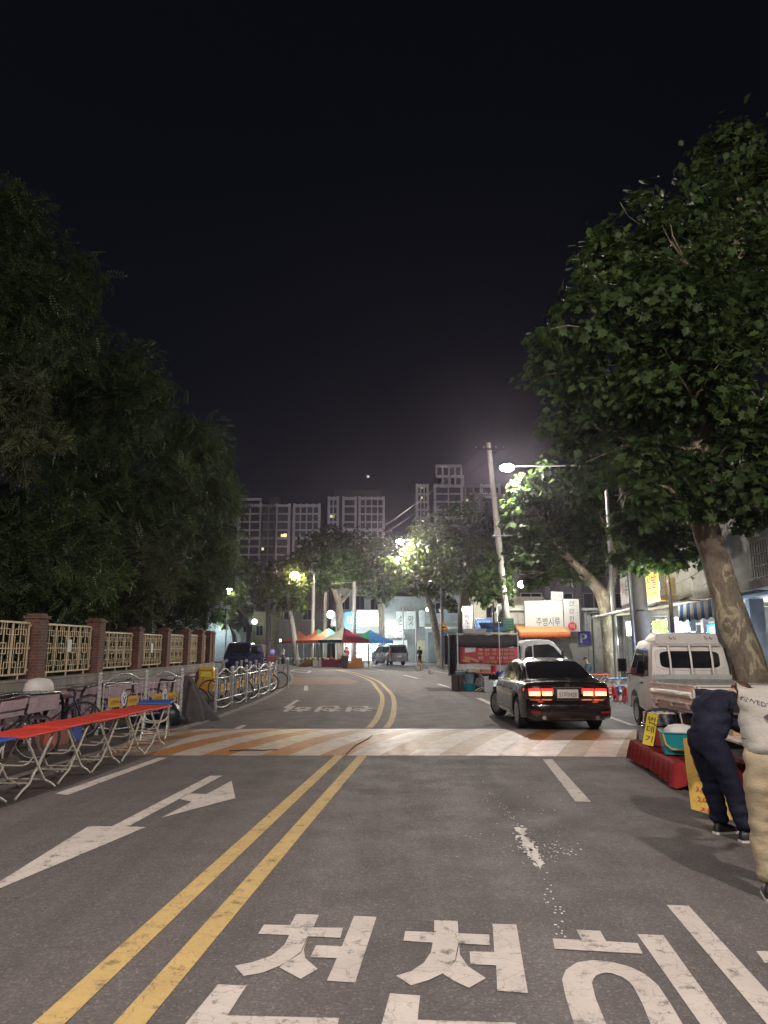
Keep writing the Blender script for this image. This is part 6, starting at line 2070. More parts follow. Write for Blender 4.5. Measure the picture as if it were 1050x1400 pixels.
# warning sign
p = at(606, 909, 66)
ws = thing('warning_sign', 'yellow triangular bump warning sign with red border on a grey post', 'road sign', (p.x, 66, .12))
mb = MB(); mb.tube([(0, 0, 0), (0, 0, 6.3)], .09, 10); mb.lathe([(.22, 0), (.2, .15), (.1, .35)], 10); mb.build('post', POLEC, ws, 50)
TRI = [(-.52, 0), (.52, 0), (0, .92)]
zc = at(606, 857, 66).z
def tri(k, z0): return [((a) * k, (b_ - .31) * k + z0) for a, b_ in TRI]
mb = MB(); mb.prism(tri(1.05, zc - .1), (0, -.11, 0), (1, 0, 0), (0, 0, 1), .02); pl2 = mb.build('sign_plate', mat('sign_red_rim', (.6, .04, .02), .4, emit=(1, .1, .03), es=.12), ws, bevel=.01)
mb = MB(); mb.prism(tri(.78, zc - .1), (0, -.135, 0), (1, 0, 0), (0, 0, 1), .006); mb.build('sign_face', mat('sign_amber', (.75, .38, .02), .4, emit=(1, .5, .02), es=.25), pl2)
mb = MB(); mb.prism([(.27 * math.cos(a), zc - .24 + .15 * math.sin(a)) for a in [k * PI / 10 for k in range(11)]], (0, -.145, 0), (1, 0, 0), (0, 0, 1), .004); mb.build('bump_symbol', INK, pl2)
mb = MB(); mb.box((0, -.12, zc - .58), (.85, .02, .18)); q = mb.build('sub_plate', SIGNW, ws); lettering('과속방지턱', (0, -.133, zc - .58), (1, 0, 0), (0, 0, 1), .7, .11, INK, q)

# ---- overhead cables
CAB = mat('cable_black', (.05, .045, .05), .5)
def cable(label, a, b_, sag, r=.022, grp='overhead cables'):
    a, b_ = V(a), V(b_)
    mb = MB()
    mb.tube([a.lerp(b_, k / 16) + V((0, 0, -sag * 4 * (k / 16) * (1 - k / 16))) for k in range(17)], r, 5)
    tag(mb.build('overhead_cable', CAB), label, 'cable', grp)
utop = at(668, 612, 43.8)
lab = 'thin overhead cable running from the tall concrete pole toward the far poles'
for k, (dz, dx) in enumerate(((-.2, -.6), (-.2, .6), (-3.9, -.3), (-4.3, .1), (-6.4, .2))):
    cable(lab, utop + V((dx, 0, dz)), at(484 - 8 * k, 742 + 14 * k, 66), .5, .018)
lab2 = 'thin overhead cable running from the tall concrete pole toward the right shops'
for k, (dz, D, z) in enumerate(((-4.0, 33, 6.6), (-6.0, 33, 5.9), (-7.2, 30, 5.4))):
    cable(lab2, utop + V((.4 + .1 * k, 0, dz)), rowp(D, .3, z), .35, .018, 'cables to the shops')
for k in range(4):
    cable('thin dark cable sagging along the shop fronts beside the grey pole', rowp(20.5, .9 - .1 * k, 5.2 - .45 * k), rowp(33 - k, .35, 4.9 - .3 * k), .35, .012, 'cables along the shop fronts')

# ---- canopies of the night market
FAB = {}
def fab(n, c): 
    return mat('tent_' + n, c, .7, 0, .1, 2, trans=0)
RED_, NAVY_, OLIVE_, GREEN_, ORNG_, BLU_ = fab('maroon', (.30, .02, .05)), fab('navy', (.03, .035, .13)), fab('olive', (.26, .23, .06)), fab('green', (.03, .25, .13)), fab('orange', (.50, .12, .05)), fab('blue', (.05, .22, .55))


def tent(label, x, y, rz, s, cols, eave=2.05, peak=3.3):
    r = thing('market_canopy', label, 'canopy', (x, y, .0), rz, 'night market canopies')
    h = s / 2
    cs = [(-h, -h), (h, -h), (h, h), (-h, h)]
    for k in range(4):
        a, b_ = cs[k], cs[(k + 1) % 4]
        mb = MB(); rows = []
        for i in range(9):
            u = i / 8
            ring = []
            for j in range(9):
                v = j / 8
                px_ = (a[0] + (b_[0] - a[0]) * v) * (1 - u * .97); py_ = (a[1] + (b_[1] - a[1]) * v) * (1 - u * .97)
                z = eave + .22 + (peak - eave - .22) * (u ** 1.35) - .05 * math.sin(PI * v) * (1 - u)
                ring.append((px_, py_, z))
            rows.append(ring)
        mb.loft(rows, cap=False, ring_closed=False)
        o = mb.build('roof_panel', cols[k], r, 60)
        mb = MB()
        mb.loft([[(a[0] + (b_[0] - a[0]) * v / 8, a[1] + (b_[1] - a[1]) * v / 8, z) for v in range(9)] for z in (eave + .222, eave - .03 )], cap=False, ring_closed=False)
        mb.build('valance', NAVY_ if (cols[0] == RED_ and k == 3) else cols[k], r)
    for a in cs:
        MB().box((a[0] * .98, a[1] * .98, eave / 2 + .05), (.05, .05, eave + .1)).build('leg', STEEL, r)
    return r


T = [('front market canopy with maroon, navy and olive slopes', 470, 62.0, .78, 3.1, (RED_, RED_, GREEN_, OLIVE_)),
     ('market canopy with orange and green slopes behind the front one', 449, 65.0, .72, 3.0, (GREEN_, NAVY_, GREEN_, ORNG_)),
     ('market canopy with orange and green slopes further left', 435, 68.0, .70, 3.0, (GREEN_, NAVY_, GREEN_, ORNG_)),
     ('leftmost small market canopy with orange red slopes', 408, 75.0, .6, 2.6, (ORNG_, ORNG_, RED_, ORNG_)),
     ('market canopy with blue side and green top beside the van', 506, 70.5, .72, 3.2, (BLU_, BLU_, GREEN_, GREEN_))]
for lab, px, D, rz, s, cols in T:
    tent(lab, at(px, 884, D).x, D, rz, s, cols, 2.1, 3.35)
for px, D, W_ in ((470, 62, 190), (449, 65, 160), (435, 68, 160), (408, 75, 90), (506, 70.5, 190), (383, 79, 240)):
    q = at(px, 884, D); light('canopy_light', (q.x, D, 2.25), W_, (1, .96, .9) if px != 506 else (.85, 1, 1), .08)
    o = MB().ball((0, 0, 0), (.09, .09, .12), 10, 7).build('hanging_bulb', glow('bulb_hot', (1, .97, .9), 25), loc=(q.x, D, 2.42), smooth=60)
    tag(o, {470: 'bulb hanging under the front maroon canopy', 449: 'bulb hanging under the orange and green canopy behind the front one', 435: 'bulb hanging under the second orange and green canopy', 408: 'bulb hanging under the leftmost orange red canopy', 506: 'bulb hanging under the blue sided canopy', 383: 'bare bulb at the stall left of the canopies'}[px], 'bulb')


def stall(label, px, D, w_, d_, h_, m_, skirt, rz=.3):
    q = at(px, 884, D)
    r = thing('market_table', label, 'market stall', (q.x, D, 0), rz)
    MB().box((0, 0, h_), (w_, d_, .04)).build('tabletop', m_, r, bevel=.005)
    mb = MB()
    n = 20
    mb.loft([[(-w_ / 2 + w_ * k / n, -d_ / 2 - .01 - .02 * (k % 2), z) for k in range(n + 1)] for z in (h_ - .02, .05)], cap=False, ring_closed=False)
    mb.build('cloth_skirt', skirt, r)
    for sx_ in (-1, 1):
        for sy_ in (-1, 1): MB().box((sx_ * (w_ / 2 - .05), sy_ * (d_ / 2 - .05), h_ / 2 - .01), (.05, .05, h_ - .03)).build('leg', STEEL, r)
    return r


def bunch(rnd_, mb, cx, cy, z, w_, d_, n, r0):
    for k in range(n):
        mb.ball((cx + rnd_.uniform(-w_, w_) / 2, cy + rnd_.uniform(-d_, d_) / 2, z + rnd_.uniform(0, r0)), (r0 * rnd_.uniform(.7, 1.2),) * 3, 6, 4)


rnd = random.Random(11)
BR = mat('veg_brown', (.16, .10, .05), .8, 0, .5, 8); MRN = mat('cloth_maroon', (.20, .02, .04), .7); YG = mat('veg_yellowgreen', (.36, .36, .14), .7, 0, .3, 8); ORG = mat('crate_orange', (.62, .24, .02), .5)
for px, D, m1, m2, lab in ((424, 63.5, BR, BR, 'low stall of brown produce sacks left of the front canopy'), (436, 62.5, YG, BW, 'low stall of pale green produce left of the maroon cloth'), (448, 61.5, MRN, MRN, 'maroon covered stall before the orange canopy'), (459, 61.5, REDC, MRN, 'red covered stall before the front canopy')):
    r = stall(lab, px, D, 1.0, .8, .62, m1, m2, .1)
    q = at(px, 884, D)
    for k in range(6):
        mb = MB(); rr = rnd.uniform(.13, .2)
        mb.lathe([(rr * .7, 0), (rr, .04), (rr, .1)], 10); 
        for j in range(7): mb.ball((rnd.uniform(-rr, rr) * .6, rnd.uniform(-rr, rr) * .6, .12), (.06, .06, .05), 6, 4)
        tag(mb.build('produce_basket', (m1, YG, mat('veg_red', (.4, .05, .03), .6), WHITEP, BR, ORG)[k], loc=(q.x - .36 + .36 * (k % 3), D - .18 + .36 * (k // 3), .642)), 'small heaped produce basket on a night market stall, one of many alike', 'basket', 'produce baskets on the market stalls')
for k, (px, py, D, lab) in enumerate(((488, 897, 62, 'upper orange plastic crate stacked right of the front canopy'), (481, 904, 61, 'lower orange plastic crate right of the black bin'), (490, 897, 62.2, 'orange crate nearest the van'))):
    q = at(px, py, D)
    mb = MB(); z = .0
    mb.box((0, 0, .02), (.9, .5, .04))
    for e in (-1, 1): mb.box((e * .44, 0, .2), (.03, .5, .34)); mb.box((0, e * .24, .2), (.85, .03, .34)); mb.box((0, e * .255, .36), (.92, .03, .04))
    tag(mb.build('orange_crate', ORG, loc=(q.x, D, 0 if k == 1 else .40 if k == 0 else 0)), lab, 'crate')
q = at(471, 900, 60.8)
wbn = thing('waste_bin', 'tall black rubbish bin standing before the front canopy', 'bin', (q.x, 60.6, 0))
mb = MB(); mb.loft([[(-.22, -.22, 0), (.22, -.22, 0), (.22, .22, 0), (-.22, .22, 0)], [(-.29, -.29, .95), (.29, -.29, .95), (.29, .29, .95), (-.29, .29, .95)]]); mb.build('bin_body', BLKPL, wbn, bevel=.02)
mb = MB(); mb.box((0, 0, .985), (.62, .62, .06)); mb.build('rim', BLKPL, wbn, bevel=.02)
mb = MB(); bunch(rnd, mb, 0, 0, 1.02, .4, .4, 6, .14); tag(mb.build('waste_bag', WHITEBAG, loc=(q.x, 61.3, .0), smooth=60), 'white rubbish bags heaped in the tall black bin', 'bag')
GREYTUB = mat('tub_grey', (.24, .27, .27), .6)
for k, (px, D) in enumerate(((383, 75), (388, 74), (393, 72.5), (399, 71), (404, 69.5), (409, 68), (414, 66.5))):
    q = at(px, 884, D)
    mb = MB(); mb.lathe([(.22, 0), (.27, .5), (.29, .52), (.27, .55), (.05, .50)], 12)
    bunch(rnd, mb, 0, 0, .5, .3, .3, 4, .12)
    tag(mb.build('goods_tub', (GREYTUB, BLKPL, WHITEP)[k % 3], loc=(q.x, D, 0), smooth=50), '%s goods tub in the roadside row left of the canopies' % ('grey', 'black', 'white')[k % 3], 'tub', ('grey', 'black', 'white')[k % 3] + ' goods tubs in a row')
# stall goods at far left bend
for k, (px, D, m_, lab) in enumerate(((374, 77, MRN, 'dark stall table by the far lamp at the bend'), (391, 78, BLKPL, 'black stall table right of the far lamp'))):
    stall(lab, px, D, 1.3, .8, .7, m_, m_, .2)
for k in range(26):
    px = rnd.uniform(413, 468); D = rnd.uniform(60.5, 66.5) + (468 - px) * .05
    q = at(px, 884, D)
    w_, d_, h_ = rnd.uniform(.3, .5), rnd.uniform(.3, .45), rnd.uniform(.18, .4)
    cc = rnd.choice(((.5, .45, .35), (.35, .22, .1), (.5, .06, .05), (.1, .3, .12), (.55, .55, .55), (.6, .3, .05), (.08, .15, .4)))
    mb = MB(); mb.box((0, 0, h_ / 2), (w_, d_, h_)); bunch(rnd, mb, 0, 0, h_, w_ * .7, d_ * .7, 6, .07)
    o = mb.build('produce_carton', mat('carton_%d' % int(sum(cc) * 1000), cc, .7, 0, .25, 8), loc=(q.x, D, 0)); o.rotation_euler = (0, 0, rnd.uniform(-.4, .4))
    tag(o, 'heaped produce carton on the ground among the market canopies, one of many alike', 'carton', 'produce cartons on the ground by the canopies')
# traffic cone and white weights
p = gnd(571, 913)
cn = thing('traffic_cone', 'orange traffic cone with a white band on the road before the shutter', 'cone', (p.x, 58, 0))
mb = MB(); mb.box((0, 0, .02), (.42, .42, .04)); mb.lathe([(.17, .04), (.12, .34)], 14); mb.lathe([(.085, .5), (.03, .78), (.0, .785)], 14); mb.build('cone_body', mat('cone_orange', (.65, .12, .02), .5), cn, 40)
MB().lathe([(.121, .34), (.086, .5)], 14).build('white_band', WHITEP, cn, 40)
for k, (px, py, lab) in enumerate(((571, 917, 'white weight block at the foot of the traffic cone'), (589, 921, 'white weight block alone on the road right of the cone'), (508, 909.5, 'small white block on the road beside the van wheel'))):
    p = gnd(px, py); mb = MB(); mb.lathe([(.14, 0), (.17, .03), (.16, .3), (.12, .36), (.03, .37)], 12)
    tag(mb.build('weight_block', mat('block_white', (.55, .53, .48), .8, dirt=.3), loc=(p.x, p.y, 0), smooth=50), lab, 'block')

# ---- food stall goods before the lorry
def stool(label, loc, c, name='plastic_stool', group=None, h=.45):
    r = thing(name, label, 'stool', loc, 0, group)
    m_ = mat('stool_%d_%d' % (int(c[0] * 100), int(c[2] * 100)), c, .45, 0, .06, 6)
    mb = MB(); mb.loft([[(-.14, -.14, h - .03), (.14, -.14, h - .03), (.14, .14, h - .03), (-.14, .14, h - .03)], [(-.13, -.13, h), (.13, -.13, h), (.13, .13, h), (-.13, .13, h)]]); mb.build('seat', m_, r, bevel=.02)
    for sx_ in (-1, 1):
        for sy_ in (-1, 1):
            mb = MB(); mb.loft([[(sx_ * .17 + a, sy_ * .17 + b_, 0) for a, b_ in ((-.03, -.03), (.03, -.03), (.03, .03), (-.03, .03))], [(sx_ * .11 + a, sy_ * .11 + b_, h - .025) for a, b_ in ((-.035, -.035), (.035, -.035), (.035, .035), (-.035, .035))]])
            mb.build('leg', m_, r, bevel=.008)
    mb = MB()
    for e in (-1, 1): mb.box((e * .145, 0, .2), (.02, .25, .04)); mb.box((0, e * .145, .2), (.25, .02, .04))
    mb.build('stretcher', m_, r)
    return r


q = at(660, 940, 29.3)
tb2 = copy_tree(rp, loc=(q.x + .15, 29.2, 0), rz=PI / 2 + .1, label='red folding table crowded with food in front of the lorry'); 
if 'group' in tb2: del tb2['group']
q2 = at(705, 940, 29.6); tb3 = copy_tree(rp, loc=(q2.x + .2, 29.7, 0), rz=PI / 2, label='red folding table between the lorry side and the black sedan')
if 'group' in tb3: del tb3['group']
stool('white plastic stool in front of the lorry under the blue bucket', (at(684, 940, 28.9).x, 28.9, 0), (.6, .62, .62))
def tub(label, loc, r_, h_, m_, name='bucket', cat='bucket'):
    mb = MB(); mb.lathe([(r_ * .78, 0), (r_, h_), (r_ * 1.08, h_), (r_ * 1.08, h_ + .02), (r_ * .95, h_ + .02), (r_ * .74, .03)], 18)
    tag(mb.build(name, m_, loc=loc, smooth=40), label, cat)
tub('blue plastic bucket standing on the white stool', (at(684, 940, 28.9).x, 28.9, .455), .14, .27, mat('bucket_blue', (.02, .12, .5), .4))
tub('red plastic bucket on the red table beside the blue bucket', (q.x + .45, 29.2, .73), .13, .25, mat('bucket_red', (.5, .03, .05), .4))
tub('large teal tub on the ground under the crowded red table', (at(641, 942, 29.4).x, 29.3, 0), .30, .28, TEAL, 'tub', 'tub')
tub('clear blue water drum on the teal tub', (at(641, 942, 29.4).x, 29.3, .30), .22, .36, mat('drum_clear_blue', (.16, .24, .32), .2, 0, .1, 4), 'water_drum', 'drum')
for k, (px, D, w_, h_, z, c, lab) in enumerate(((622, 29.6, .26, .62, 0, (.08, .06, .045), 'tall dark brown box at the left end of the lorry stall'), (630.5, 29.4, .2, .6, 0, (.05, .045, .04), 'tall dark box with pale edges beside the brown one'), (668, 28.9, .38, .40, 0, (.55, .62, .62), 'white foam box under the right side of the crowded table'), (694, 29.3, .36, .62, 0, (.40, .28, .16), 'brown cardboard carton behind the blue bucket'), (694, 28.6, .5, .42, 0, (.58, .63, .64), 'white foam box beside the sedan mirror'), (648, 29.3, .5, .14, .735, (.5, .46, .38), 'pale food tray on the left of the crowded red table'), (664, 29.2, .34, .12, .735, (.35, .25, .16), 'brown food tray on the right of the crowded red table'), (629, 29.5, .4, .12, .62, (.12, .20, .20), 'teal tray lying on the dark boxes'))):
    q3 = at(px, 940, D)
    mb = MB(); mb.box((0, 0, h_ / 2 - .01), (w_, .36, h_ - .02)); mb.box((0, 0, h_), (w_ + .03, .39, .03))
    tag(mb.build('stall_box', mat('stall_box_%d' % k, c, .65, 0, .15, 5, dirt=.25), loc=(q3.x, D, z), bevel=.01), lab, 'box')
mb = MB(); mb.tube([(0, 0, 0), (.0, 0, 2.75)], .02, 8); tag(mb.build('support_pole', WHITEP, loc=(at(684, 940, 29.2).x + .02, 29.25, 0)), 'thin white pole standing before the red banner', 'pole')
# seating near the plane trees
stool('blue plastic stool the seated person sits on', (8.86, 31.0, 0), (.02, .08, .42), h=.42)
stool('red plastic stool left of the blue folding table', (at(835, 955, 24.0).x, 24.0, 0), (.55, .03, .03), h=.46)
stool('red plastic stool behind the white pickup mirror', (at(858, 955, 24.0).x, 23.8, 0), (.55, .03, .03), h=.44)
stool('blue plastic stool under the blue folding table', (at(849, 955, 24.6).x, 24.6, 0), (.02, .07, .38))
q = at(848, 950, 24.3); copy_tree(bp, loc=(q.x, 24.3, 0), rz=PI / 2 + .2, label='blue folding table by the plane tree behind the pickup mirror')
q = at(820, 945, 27.5); tb4 = copy_tree(rp, loc=(q.x, 27.6, 0), rz=PI / 2, label='red folding table beside the seated person')
if 'group' in tb4: del tb4['group']
bicycle('dark bicycle leaning on the grey wall beside the seated person', (at(776, 900, 36).x, 37.0, .12), 1.2, (.05, .05, .05))
tub('green bottle on the blue folding table', (at(852, 950, 24.3).x, 24.3, .735), .035, .22, mat('bottle_green', (.02, .12, .05), .2), 'bottle', 'bottle')

# ---- apartment towers
APC = mat('tower_frame', (.48, .455, .48), .8, 0, .06, .05)
APD = mat('tower_wall', (.075, .072, .082), .8, 0, .1, .05)
APG = mat('tower_glass', (.02, .021, .03), .45, 0, .3, .08)
LIT = glow('window_lit', (1, .85, .42), 1.1)


def tower(label, pxl, pxr, pytop, D, bays, crown=None, lit=(), rz=0.0):
    a = at(pxl, pytop, D); b_ = at(pxr, pytop, D)
    W_ = b_.x - a.x; H_ = a.z
    r = thing('apartment_tower', label, 'apartment tower', (a.x, D, 0), rz)
    mb = MB(); mb.box((W_ / 2, 9, H_ / 2), (W_, 18, H_)); mb.build('wall', APD, r)
    fh = 3.0
    nf = int(H_ / fh)
    for (u0, u1, cols, fr) in bays:
        x0 = W_ * u0; x1 = W_ * u1; w_ = x1 - x0
        mb = MB()
        for k in range(cols + 1):
            mb.box((x0 + w_ * k / cols, -.5, H_ / 2 + .4 * fr), (.9 if k in (0, cols) and fr else .45, 1.0, H_ + .8 * fr))
        for f in range(nf + 1):
            mb.box(((x0 + x1) / 2, -.46, H_ - f * fh), (w_, (.92 if fr else .7) + .05 * fr, 1.0 if f % 4 == 0 else .55))
        mb.build('facade_frame', APC if fr else mat('tower_frame_dim', (.2, .195, .21), .8, 0, .06, .05), r)
        for f in range(min(nf, 16)):
            for k in range(cols):
                if (f + k) % 1 == 0:
                    pass
        mb = MB(); mb.box(((x0 + x1) / 2, -.06, H_ / 2), (w_ - .1, .1, H_ - .6)); mb.build('window_band', APG, r)
    for (u, zt, w_, h_) in lit:
        MB().box((W_ * u, -.14, zt), (w_, .05, h_)).build('lit_window', LIT, r)
    if crown:
        for (u0, u1, hh, fr) in crown:
            mb = MB(); mb.box((W_ * (u0 + u1) / 2, 7, H_ + hh / 2), (W_ * (u1 - u0), 9, hh)); mb.build('roof_block', APD, r)
            if fr:
                mb = MB()
                for k in range(fr):
                    mb.box((W_ * (u0 + (u1 - u0) * k / (fr - 1)), -.4, H_ + hh / 2), (.6, .8, hh)); 
                mb.box((W_ * (u0 + u1) / 2, -.4, H_ + hh + .2), (W_ * (u1 - u0) + .6, .8, .9)); mb.build('roof_frame', APC, r)
    return r


tower('leftmost apartment tower with pale grid frames and a stepped roof', 328, 438, 692, 255, ((0, .27, 2, 1), (.28, .45, 2, 0), (.46, .62, 1, 1), (.68, .99, 4, 1)), crown=((.0, .26, 2.2, 2), (.35, .5, 4, 0)), lit=((.55, 41, 1.8, 1.8), (.575, 41.2, .9, 1.8), (.30, 36.5, .8, 1.0)))
tower('second apartment tower with a dark crown and framed grids', 450, 526, 682, 262, ((0, .16, 2, 1), (.26, .48, 1, 1), (.55, .98, 4, 1)), crown=((.08, .95, 4, 0),), lit=((.06, 50, 1.6, 1.4),))
tower('right apartment tower with tall open roof frame behind the trees', 570, 692, 665, 258, ((0, .12, 3, 1), (.20, .50, 2, 1), (.54, .72, 2, 0), (.72, .92, 1, 1)), crown=((.22, .52, 3.5, 3), (.22, .5, 7.5, 5)), lit=((.05, 60, .9, .9), (.05, 56, .9, .9), (.55, 55, 1.2, 1.2), (.82, 50, 3.2, 1.0)))
for x, W_ in ((-40, 17000), (-8, 15000), (32, 12000)):
    light('tower_fill', (x, 185, 55), W_, (1, .92, .97), 1.0, spot=95, rot=(math.radians(88), 0, 0))  # added unseen spots that brighten the tower fronts
# ------------------------------------------------------------------ TREES
RNG = np.random.default_rng(5)


def leafmat(name, c1, c2, trans=.3, rough=.5):
    m, t, b = nt(name)
    at_ = t.nodes.new('ShaderNodeAttribute'); at_.attribute_name = 'tint'
    c = ramp(t, at_.outputs['Fac'], [(0, c1), (.75, c2), (1, tuple(min(1, x * 1.5) for x in c2))])
    L(t, c, b.inputs['Base Color'])
    b.inputs['Roughness'].default_value = rough
    b.inputs['Specular IOR Level'].default_value = .35
    tr = t.nodes.new('ShaderNodeBsdfTranslucent')
    hs = t.nodes.new('ShaderNodeHueSaturation'); hs.inputs['Value'].default_value = 1.5; hs.inputs['Hue'].default_value = .485
    L(t, c, hs.inputs['Color']); L(t, hs.outputs[0], tr.inputs['Color'])
    mx = t.nodes.new('ShaderNodeMixShader'); mx.inputs[0].default_value = trans
    o = [n for n in t.nodes if n.type == 'OUTPUT_MATERIAL'][0]
    L(t, b.outputs[0], mx.inputs[1]); L(t, tr.outputs[0], mx.inputs[2]); L(t, mx.outputs[0], o.inputs[0])
    return m


def barkmat(name, cols, scale):
    m, t, b = nt(name)
    sc = t.nodes.new('ShaderNodeMapping'); sc.inputs['Scale'].default_value = (1, 1, .45)
    L(t, obco(t), sc.inputs[0])
    f = nz(t, scale, 6, .6, sc.outputs[0], .8)
    c = ramp(t, f, [(.36, cols[0]), (.45, cols[1]), (.54, cols[2]), (.565, cols[3]), (.62, cols[3]), (.64, cols[1])])
    f2 = nz(t, scale * 9, 5, .7, sc.outputs[0])
    c = mix(t, math_(t, 'MULTIPLY', ramp(t, f2, [(.45, (0, 0, 0)), (.7, (1, 1, 1))]), .5), c, tuple(x * .45 for x in cols[0]))
    L(t, c, b.inputs['Base Color'])
    b.inputs['Roughness'].default_value = .85
    bump(t, b, math_(t, 'ADD', f2, math_(t, 'MULTIPLY', f, 1.5)), .8, .03)
    return m


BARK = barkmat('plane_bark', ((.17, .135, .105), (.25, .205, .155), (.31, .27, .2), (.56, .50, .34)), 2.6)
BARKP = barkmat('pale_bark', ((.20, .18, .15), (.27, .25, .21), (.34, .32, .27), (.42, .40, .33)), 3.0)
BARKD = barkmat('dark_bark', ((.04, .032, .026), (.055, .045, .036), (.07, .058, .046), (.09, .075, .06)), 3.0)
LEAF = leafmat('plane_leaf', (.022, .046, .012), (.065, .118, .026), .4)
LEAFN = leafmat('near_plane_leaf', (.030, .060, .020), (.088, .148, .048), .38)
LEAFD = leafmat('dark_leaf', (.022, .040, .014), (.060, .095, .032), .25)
LEAFLIT = leafmat('lamplit_leaf', (.032, .058, .012), (.095, .145, .028), .4)  # leaf copy for trees beside lamps, yellow-green lamplight put into its colour
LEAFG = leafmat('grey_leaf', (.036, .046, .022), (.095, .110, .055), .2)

# leaf outlines: five-lobed plane leaf (petiole at origin, tip at +y), folded a little along the midrib
_pl = np.array([(0, 0), (.16, -.06), (.30, .10), (.24, .18), (.52, .36), (.30, .46), (.34, .68), (.14, .66), (0, 1.0), (-.14, .66), (-.34, .68), (-.30, .46), (-.52, .36), (-.24, .18), (-.30, .10), (-.16, -.06)])
def tmpl_plane():
    v = [(0, .38, -.02)] + [(x, y, abs(x) * .18 - (y - .4) ** 2 * .15) for x, y in _pl]
    n = len(_pl)
    return np.array(v), [(0, 1 + i, 1 + (i + 1) % n) for i in range(n)]
def tmpl_simple():
    v = [(0, 0, 0), (.36, .3, .07), (.26, .7, .03), (0, 1, -.08), (-.26, .7, .03), (-.36, .3, .07)]
    return np.array(v), [(0, 1, 2), (0, 2, 3), (0, 3, 4), (0, 4, 5)]
def tmpl_pinnate():
    v = []; f = []
    for k in range(6):
        y = .12 + k * .15
        for s in (-1, 1):
            b_ = len(v); ln = .26 - abs(k - 2) * .02
            v += [(0, y, 0), (s * ln * .5, y + .12, .015), (s * ln, y + .13, -.05), (s * ln * .55, y + .04, .0)]
            f += [(b_, b_ + 1, b_ + 2), (b_, b_ + 2, b_ + 3)]
    b_ = len(v); v += [(0, .98, 0), (.05, 1.1, 0), (0, 1.26, -.03), (-.05, 1.1, 0)]; f += [(b_, b_ + 1, b_ + 2), (b_, b_ + 2, b_ + 3)]
    return np.array(v), f
TM = {'plane': tmpl_plane(), 'simple': tmpl_simple(), 'pinnate': tmpl_pinnate()}


def leaves(name, P, Nn, size, kind, m, parent, tint=None, droop=.5):
    """P positions, Nn normals (unit), size array"""
    tv, tf = TM[kind]
    n = len(P)
    rnd_ = RNG.normal(size=(n, 3))
    d = rnd_ - (rnd_ * Nn).sum(1)[:, None] * Nn
    d[:, 2] -= droop
    d -= (d * Nn).sum(1)[:, None] * Nn
    d /= np.linalg.norm(d, axis=1)[:, None] + 1e-9
    x = np.cross(d, Nn)
    W = P[:, None, :] + size[:, None, None] * (tv[None, :, 0, None] * x[:, None, :] + tv[None, :, 1, None] * d[:, None, :] + tv[None, :, 2, None] * Nn[:, None, :])
    k = len(tv)
    vs = W.reshape(-1, 3)
    tf = np.array(tf)
    idx = (tf[None] + (np.arange(n) * k)[:, None, None]).reshape(-1)
    me = bpy.data.meshes.new(name)
    me.vertices.add(len(vs)); me.vertices.foreach_set('co', vs.astype(np.float32).ravel())
    nf = len(idx) // 3
    me.loops.add(len(idx)); me.loops.foreach_set('vertex_index', idx.astype(np.int32))
    me.polygons.add(nf)
    me.polygons.foreach_set('loop_start', np.arange(0, nf * 3, 3, dtype=np.int32))
    a = me.attributes.new('tint', 'FLOAT', 'POINT')
    tn = RNG.random(n) ** 1.5 if tint is None else np.clip(tint + RNG.normal(size=n) * .18, 0, 1)
    a.data.foreach_set('value', np.repeat(tn, k).astype(np.float32))
    me.update(calc_edges=True)
    me.validate()
    me.materials.append(m)
    o = bpy.data.objects.new(name, me); C.objects.link(o)
    if parent: o.parent = parent
    return o


